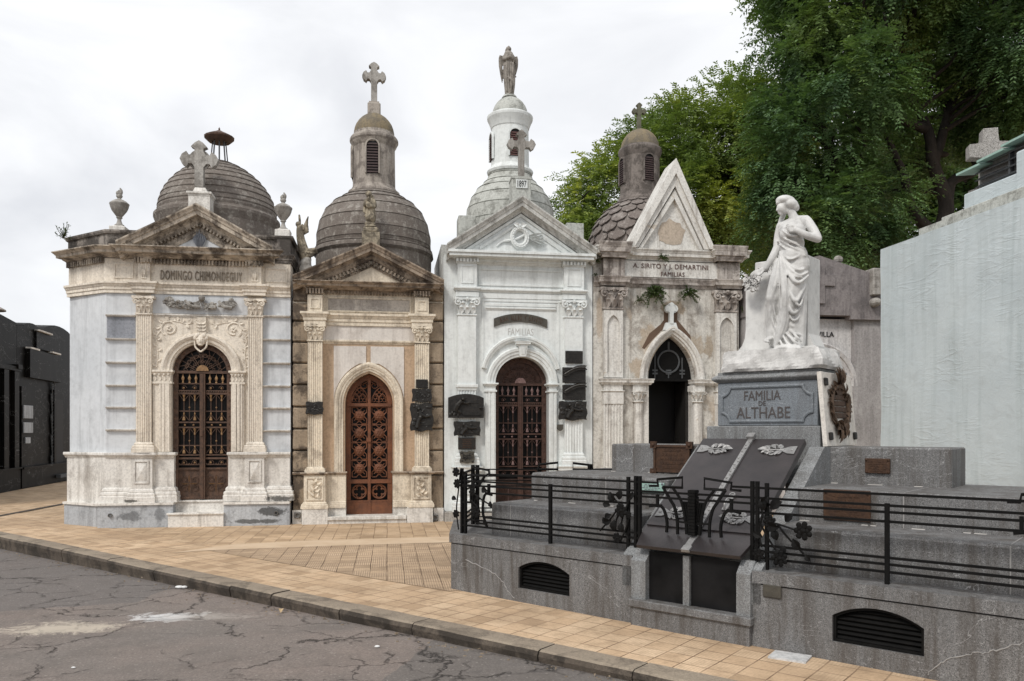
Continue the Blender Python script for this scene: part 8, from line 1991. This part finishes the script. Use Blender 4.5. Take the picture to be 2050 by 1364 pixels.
# ================================================================== trees behind the row
def crown_mesh(name, lobes, n_clump, per, seed, leaf_len=.135, leaf_w=.026, clump_r=(.45, .95), gaps=.30, zmin=None):
    """feathery foliage: clumps on the lobes' shells, drooping pinnate sprays in each clump, leaf-sized faces"""
    g = np.random.default_rng(seed); L = np.array([l[:3] for l in lobes]); R = np.array([l[3:6] for l in lobes])
    wgt = (R[:,0]*R[:,2]+R[:,0]*R[:,1]); wgt = wgt/wgt.sum(); C, Nn = [], []
    while len(C) < n_clump:
        i = g.choice(len(lobes), p=wgt); v = g.normal(size=3); v /= np.linalg.norm(v)
        if v[2] < -.75 and g.random() < .7: continue
        p = L[i] + v*R[i]*g.uniform(.72, 1.03)
        inside = (((p-L)/R)**2).sum(1) < .55
        if inside.any() and g.random() < .85: continue
        C.append(p); Nn.append(v)
    C, Nn = np.array(C), np.array(Nn)
    cr = g.uniform(*clump_r, len(C))
    V, F = [], []
    ci = np.repeat(np.arange(len(C)), per); k = len(ci)
    off = g.normal(size=(k,3)); off /= np.linalg.norm(off, axis=1)[:,None]; rad = g.random(k)**.45
    base = C[ci] + off*rad[:,None]*cr[ci][:,None]*np.array([1.0,1.0,.72])
    dirv = Nn[ci]*.9 + off*.9 + g.normal(size=(k,3))*.35; dirv[:,2] -= .25; dirv /= np.linalg.norm(dirv, axis=1)[:,None]
    Ls = g.uniform(.32, .62, k)                       # spray length
    up = np.array([0,0,1.0]); side = np.cross(dirv, up); side /= (np.linalg.norm(side, axis=1)[:,None]+1e-6); nrm = np.cross(side, dirv)
    allv = []
    m = 6
    for j in range(m):
        t = (j+.6)/m
        pos = base + dirv*(Ls*t)[:,None]; pos[:,2] -= (.30*Ls*t*t)
        for sg in (-1, 1):
            d = side*sg*.85 + dirv*.6 + nrm*g.uniform(-.35,.25,(k,1)) + g.normal(size=(k,3))*.16; d[:,2] -= .18; d /= np.linalg.norm(d, axis=1)[:,None]
            ll = leaf_len*g.uniform(.65,1.15,k)*(1-.35*abs(t-.45)); w = np.cross(d, nrm + g.normal(size=(k,3))*.3); w /= (np.linalg.norm(w, axis=1)[:,None]+1e-6); w *= leaf_w
            a = pos; c = pos+d*ll[:,None]; mid = pos+d*(ll*.45)[:,None]
            allv.append(np.stack([a, mid+w, c, mid-w], 1))
    q = np.concatenate(allv, 0).reshape(-1,3); nf = len(q)//4
    if zmin is not None: pass
    me = bpy.data.meshes.new(name); me.vertices.add(len(q)); me.vertices.foreach_set('co', q.astype(np.float32).ravel())
    me.loops.add(nf*4); me.loops.foreach_set('vertex_index', np.arange(nf*4, dtype=np.int32)); me.polygons.add(nf); me.polygons.foreach_set('loop_start', np.arange(0, nf*4, 4, dtype=np.int32)); me.polygons.foreach_set('loop_total', np.full(nf, 4, dtype=np.int32))
    me.update(calc_edges=True); return me, C
def foliage_mat(name, c1, c2, c3, sc=.55, tr=.28):
    s = N(name); n1 = s.noise(s.pos, sc, 4, .6, .5); n2 = s.noise(s.pos, 5.0, 3, .7)
    col = s.mix(s.ramp(n1, [(.36,0.0),(.60,1.0)]), c1, c2); col = s.mix(s.ramp(s.noise(s.scale(s.pos, (1,1,1), (7,3,1)), sc*.8, 3, .5), [(.54,0.0),(.70,1.0)]), col, c3); col = s.mix(.7, col, s.ramp(n2, [(.28,.45),(.70,1.65)]), 'MULTIPLY')
    d = s.bsdf(col, .5, spec=.35); t = s.n('ShaderNodeBsdfTranslucent'); s.l(s.mix(1.0, col, (1.2,1.25,.6), 'MULTIPLY'), t.inputs['Color']); m = s.n('ShaderNodeMixShader'); m.inputs[0].default_value = tr
    s.l(d.outputs[0], m.inputs[1]); s.l(t.outputs[0], m.inputs[2]); s.l(m.outputs[0], s.out.inputs['Surface']); return s.m
M['bark'] = stone('dark_bark', (.040,.032,.026), (.025,.020,.017), (.012,.010,.009), .5, .5, 3, .5, bump=.8)
def branches(b, C, trunk, forks, seed, n_tw=90, r0=.09):
    """limbs from the trunk forks, boughs from the limbs towards the leaf clumps"""
    r_ = random.Random(seed); limbs = []
    for (pts, rad) in trunk + forks:
        P = spline([Vector(p) for p in pts], 7); n = len(P); R = [rad[0]+(rad[1]-rad[0])*i/(n-1) for i in range(n)]
        Q = [p + Vector((MN.noise(p*.9)*.12, MN.noise(p*.9+Vector((5,0,0)))*.12, 0)) for p in P]; b.tube(Q, R, 9); limbs += list(zip(Q, R))
    idx = list(range(len(C))); r_.shuffle(idx)
    for i in idx[:n_tw]:
        c = Vector(C[i]); cand = sorted(limbs, key=lambda t: (t[0]-c).length + (1.5 if t[0].z > c.z else 0))[:6]; p, R = r_.choice(cand); d = c-p
        mid = p + d*.5 + Vector((r_.uniform(-.5,.5), r_.uniform(-.5,.5), -.12*d.length*r_.uniform(-.3,1))); P = spline([p, mid, c], 6); rr = min(R*.6, r0); b.tube(P, [rr*(1-.85*i/(len(P)-1))+.006 for i in range(len(P))], 5)
def tree(name, base, label, lobes, trunk, forks, n_clump, per, seed, mat, **kw_):
    root = empty(name, base, 0, label, 'tree', 'trees behind the mausoleums'); bv = Vector(base)
    ntw = kw_.pop('n_tw', 90)
    me, C = crown_mesh('crown', lobes, n_clump, per, seed, **kw_); co = np.empty(len(me.vertices)*3, dtype=np.float32); me.vertices.foreach_get('co', co); co = co.reshape(-1,3)-np.array(base, dtype=np.float32); me.vertices.foreach_set('co', co.ravel()); me.update()
    link('crown', me, mat, root)
    b = B(); branches(b, C, trunk, forks, seed, ntw); b.xf(Matrix.Translation(-bv)); b.build('trunk', M['bark'], root, smooth=60); return root
def W3(px, py, Y): return ((px-CX)/F_PX*Y, Y, EYE+(HY-py)*Y/F_PX)
def lobe(px, py, Y, rpx, rzpx=None, ry=None):
    x, y, z = W3(px, py, Y); k = Y/F_PX; rzpx = rzpx or rpx; return (x, y, z, rpx*k, ry or rpx*k, rzpx*k)
M['leaf_bright'] = foliage_mat('light_feathery_leaves', (.135,.20,.06), (.215,.285,.075), (.34,.385,.085), .5)
M['leaf_dark'] = foliage_mat('deep_green_leaves', (.066,.125,.055), (.115,.19,.07), (.20,.275,.08), .45)
M['leaf_mid'] = foliage_mat('blue_green_leaves', (.07,.13,.055), (.11,.18,.06), (.16,.22,.06), .5)
YA = 25.5
lobesA = [lobe(1245, 385, YA, 85, 75), lobe(1172, 430, YA-.5, 55, 52), lobe(1300, 335, YA, 80, 68), lobe(1385, 285, YA+.5, 85, 72), lobe(1480, 265, YA+.5, 90, 90), lobe(1330, 430, YA, 120, 95), lobe(1200, 480, YA, 95, 65), lobe(1440, 390, YA, 115, 110), lobe(1140, 495, YA, 36, 45), lobe(1530, 340, YA+.5, 100, 110), lobe(1380, 480, YA+1, 130, 75)]
tx = W3(1395, 862, YA+.8)
tree('feathery_tree', (tx[0], tx[1], 0), 'broad tree with light yellowish green feathery leaves behind the steep gable', lobesA,
     [([(tx[0], tx[1], 0), (tx[0]-.1, tx[1], 2.5), (tx[0]+.15, tx[1], 4.8)], (.34, .24))],
     [([(tx[0]+.15, tx[1], 4.6), W3(1330, 430, YA+.4), W3(1240, 370, YA)], (.2, .05)), ([(tx[0]+.15, tx[1], 4.7), W3(1400, 380, YA+.6), W3(1390, 240, YA+.5)], (.22, .05)), ([(tx[0]+.15, tx[1], 4.7), W3(1470, 400, YA+.8), W3(1510, 280, YA+.6)], (.2, .05)), ([W3(1330, 430, YA+.4), W3(1220, 440, YA), W3(1150, 420, YA-.4)], (.12, .03))], 270, 62, 21, M['leaf_bright'], clump_r=(.34,.80))
YB = 20.5
lobesB = [lobe(1640, 60, YB, 90, 110), lobe(1612, 190, YB-.4, 82, 105), lobe(1705, 20, YB, 125, 120), lobe(1620, 300, YB-.3, 105, 110), lobe(1580, 330, YB, 70, 115), lobe(1640, 420, YB, 100, 90), lobe(1560, 460, YB+.3, 60, 90), lobe(1710, 160, YB-1.2, 100, 100), lobe(1800, -30, YB, 150, 110), lobe(1930, 20, YB+.5, 150, 120), lobe(2060, 60, YB, 140, 150), lobe(2040, 220, YB+1.5, 120, 90), lobe(1750, 330, YB+1.6, 90, 80), lobe(1690, 470, YB+1.2, 80, 60), lobe(1900, 180, YB+2.0, 90, 60), lobe(2150, 100, YB, 160, 220), lobe(1730, 400, YB-.6, 75, 75), lobe(1660, 460, YB-.3, 70, 50), lobe(1740, -120, YB, 240, 120), lobe(1980, -120, YB, 240, 130)]
tx = W3(1850, 862, YB+.8)
tree('dense_tree', (tx[0], tx[1], 0), 'tall dense dark green tree with black crooked boughs overhanging the blue wall', lobesB,
     [([(tx[0], tx[1], 0), W3(1868, 620, YB+.8), W3(1880, 500, YB+.8)], (.42, .34))],
     [([W3(1880, 505, YB+.8), W3(1890, 420, YB+.8), W3(1870, 330, YB+.6), W3(1840, 220, YB+.5), W3(1790, 110, YB)], (.24, .07)), ([W3(1885, 480, YB+.8), W3(1830, 420, YB+.4), W3(1800, 330, YB+.2), W3(1760, 230, YB)], (.18, .05)), ([W3(1882, 520, YB+.8), W3(1770, 500, YB+.3), W3(1700, 490, YB-.1), W3(1630, 400, YB-.2)], (.24, .06)), ([W3(1885, 470, YB+.8), W3(1900, 370, YB+1), W3(1960, 340, YB+1.2), W3(2050, 250, YB+1.3)], (.2, .05)), ([W3(1868, 330, YB+.6), W3(1900, 230, YB+.8), W3(1960, 90, YB+.6)], (.16, .05)), ([W3(1700, 490, YB-.1), W3(1680, 330, YB-.2), W3(1600, 180, YB-.3)], (.16, .04)), ([W3(1850, 260, YB+.5), W3(1730, 190, YB-.2), W3(1640, 80, YB)], (.13, .04))], 480, 66, 33, M['leaf_dark'], clump_r=(.30,.74), n_tw=170)
YC = 34
lobesC = [lobe(1640, 330, YC, 160, 130), lobe(1780, 420, YC, 130, 110), lobe(1560, 440, YC, 140, 90), lobe(1940, 300, YC, 150, 130), lobe(2080, 260, YC, 150, 160), lobe(1860, 500, YC, 150, 60), lobe(1690, 500, YC, 150, 60)]
tx = W3(1700, 862, YC+.8)
tree('distant_tree', (tx[0], tx[1], 0), 'mid green tree glimpsed through gaps of the dense dark tree', lobesC, [([(tx[0], tx[1], 0), (tx[0], tx[1], 3), (tx[0]+.2, tx[1], 6)], (.35, .25))], [([(tx[0]+.2, tx[1], 5.8), W3(1760, 500, YC), W3(1900, 330, YC)], (.2, .05)), ([(tx[0]+.2, tx[1], 5.8), W3(1640, 450, YC), W3(1640, 300, YC)], (.2, .05))], 230, 34, 44, M['leaf_mid'], leaf_len=.30, leaf_w=.07, clump_r=(.6,1.3), n_tw=60)
# ================================================================== sky, sun, camera
w = bpy.data.worlds.new('World'); SC.world = w; w.use_nodes = True; nt = w.node_tree; nt.nodes.clear()
out = nt.nodes.new('ShaderNodeOutputWorld'); bg = nt.nodes.new('ShaderNodeBackground'); sky = nt.nodes.new('ShaderNodeTexSky')
sky.sky_type = 'NISHITA'; sky.sun_disc = False; EL, ROT = math.radians(47), math.radians(214)
sky.sun_elevation = EL; sky.sun_rotation = ROT
tc = nt.nodes.new('ShaderNodeTexCoord'); mp = nt.nodes.new('ShaderNodeMapping'); mp.inputs['Scale'].default_value = (1.0, 1.0, 2.6); nt.links.new(tc.outputs['Generated'], mp.inputs['Vector'])
n1 = nt.nodes.new('ShaderNodeTexNoise'); n1.inputs['Scale'].default_value = 2.4; n1.inputs['Detail'].default_value = 7; n1.inputs['Roughness'].default_value = .52; n1.inputs['Distortion'].default_value = .6; nt.links.new(mp.outputs[0], n1.inputs['Vector'])
rp = nt.nodes.new('ShaderNodeValToRGB'); e = rp.color_ramp.elements; SKY_K = 1.0
e[0].position = .34; e[0].color = (5.6, 5.7, 5.95, 1); e[1].position = .64; e[1].color = (7.6, 7.65, 7.75, 1)
nt.links.new(n1.outputs['Fac'], rp.inputs['Fac'])
mx = nt.nodes.new('ShaderNodeMix'); mx.data_type = 'RGBA'; mx.inputs['Factor'].default_value = .95
nt.links.new(sky.outputs[0], mx.inputs['A']); nt.links.new(rp.outputs[0], mx.inputs['B']); nt.links.new(mx.outputs['Result'], bg.inputs['Color']); bg.inputs['Strength'].default_value = .10
nt.links.new(bg.outputs[0], out.inputs['Surface'])
sun = bpy.data.lights.new('sun', 'SUN'); sun.energy = 1.5; sun.angle = math.radians(13); sun.color = (1.0, .96, .90); so = bpy.data.objects.new('sun', sun); COL.objects.link(so)
dirv = Vector((math.sin(ROT)*math.cos(EL), math.cos(ROT)*math.cos(EL), math.sin(EL)))      # towards the sun
so.rotation_euler = dirv.to_track_quat('Z', 'Y').to_euler()
cam = bpy.data.cameras.new('camera'); co = bpy.data.objects.new('camera', cam); COL.objects.link(co)
co.location = (0, 0, EYE); co.rotation_euler = (PI/2, 0, 0); cam.sensor_width = 36; cam.lens = 36*F_PX/2050; cam.shift_y = (HY-682)/2050; cam.clip_start = .05; cam.clip_end = 1500
SC.camera = co
SC.view_settings.view_transform = 'Standard'; SC.view_settings.look = 'None'; SC.view_settings.exposure = .54; SC.view_settings.gamma = 1
SC.cycles.max_bounces = 6; SC.cycles.transparent_max_bounces = 4
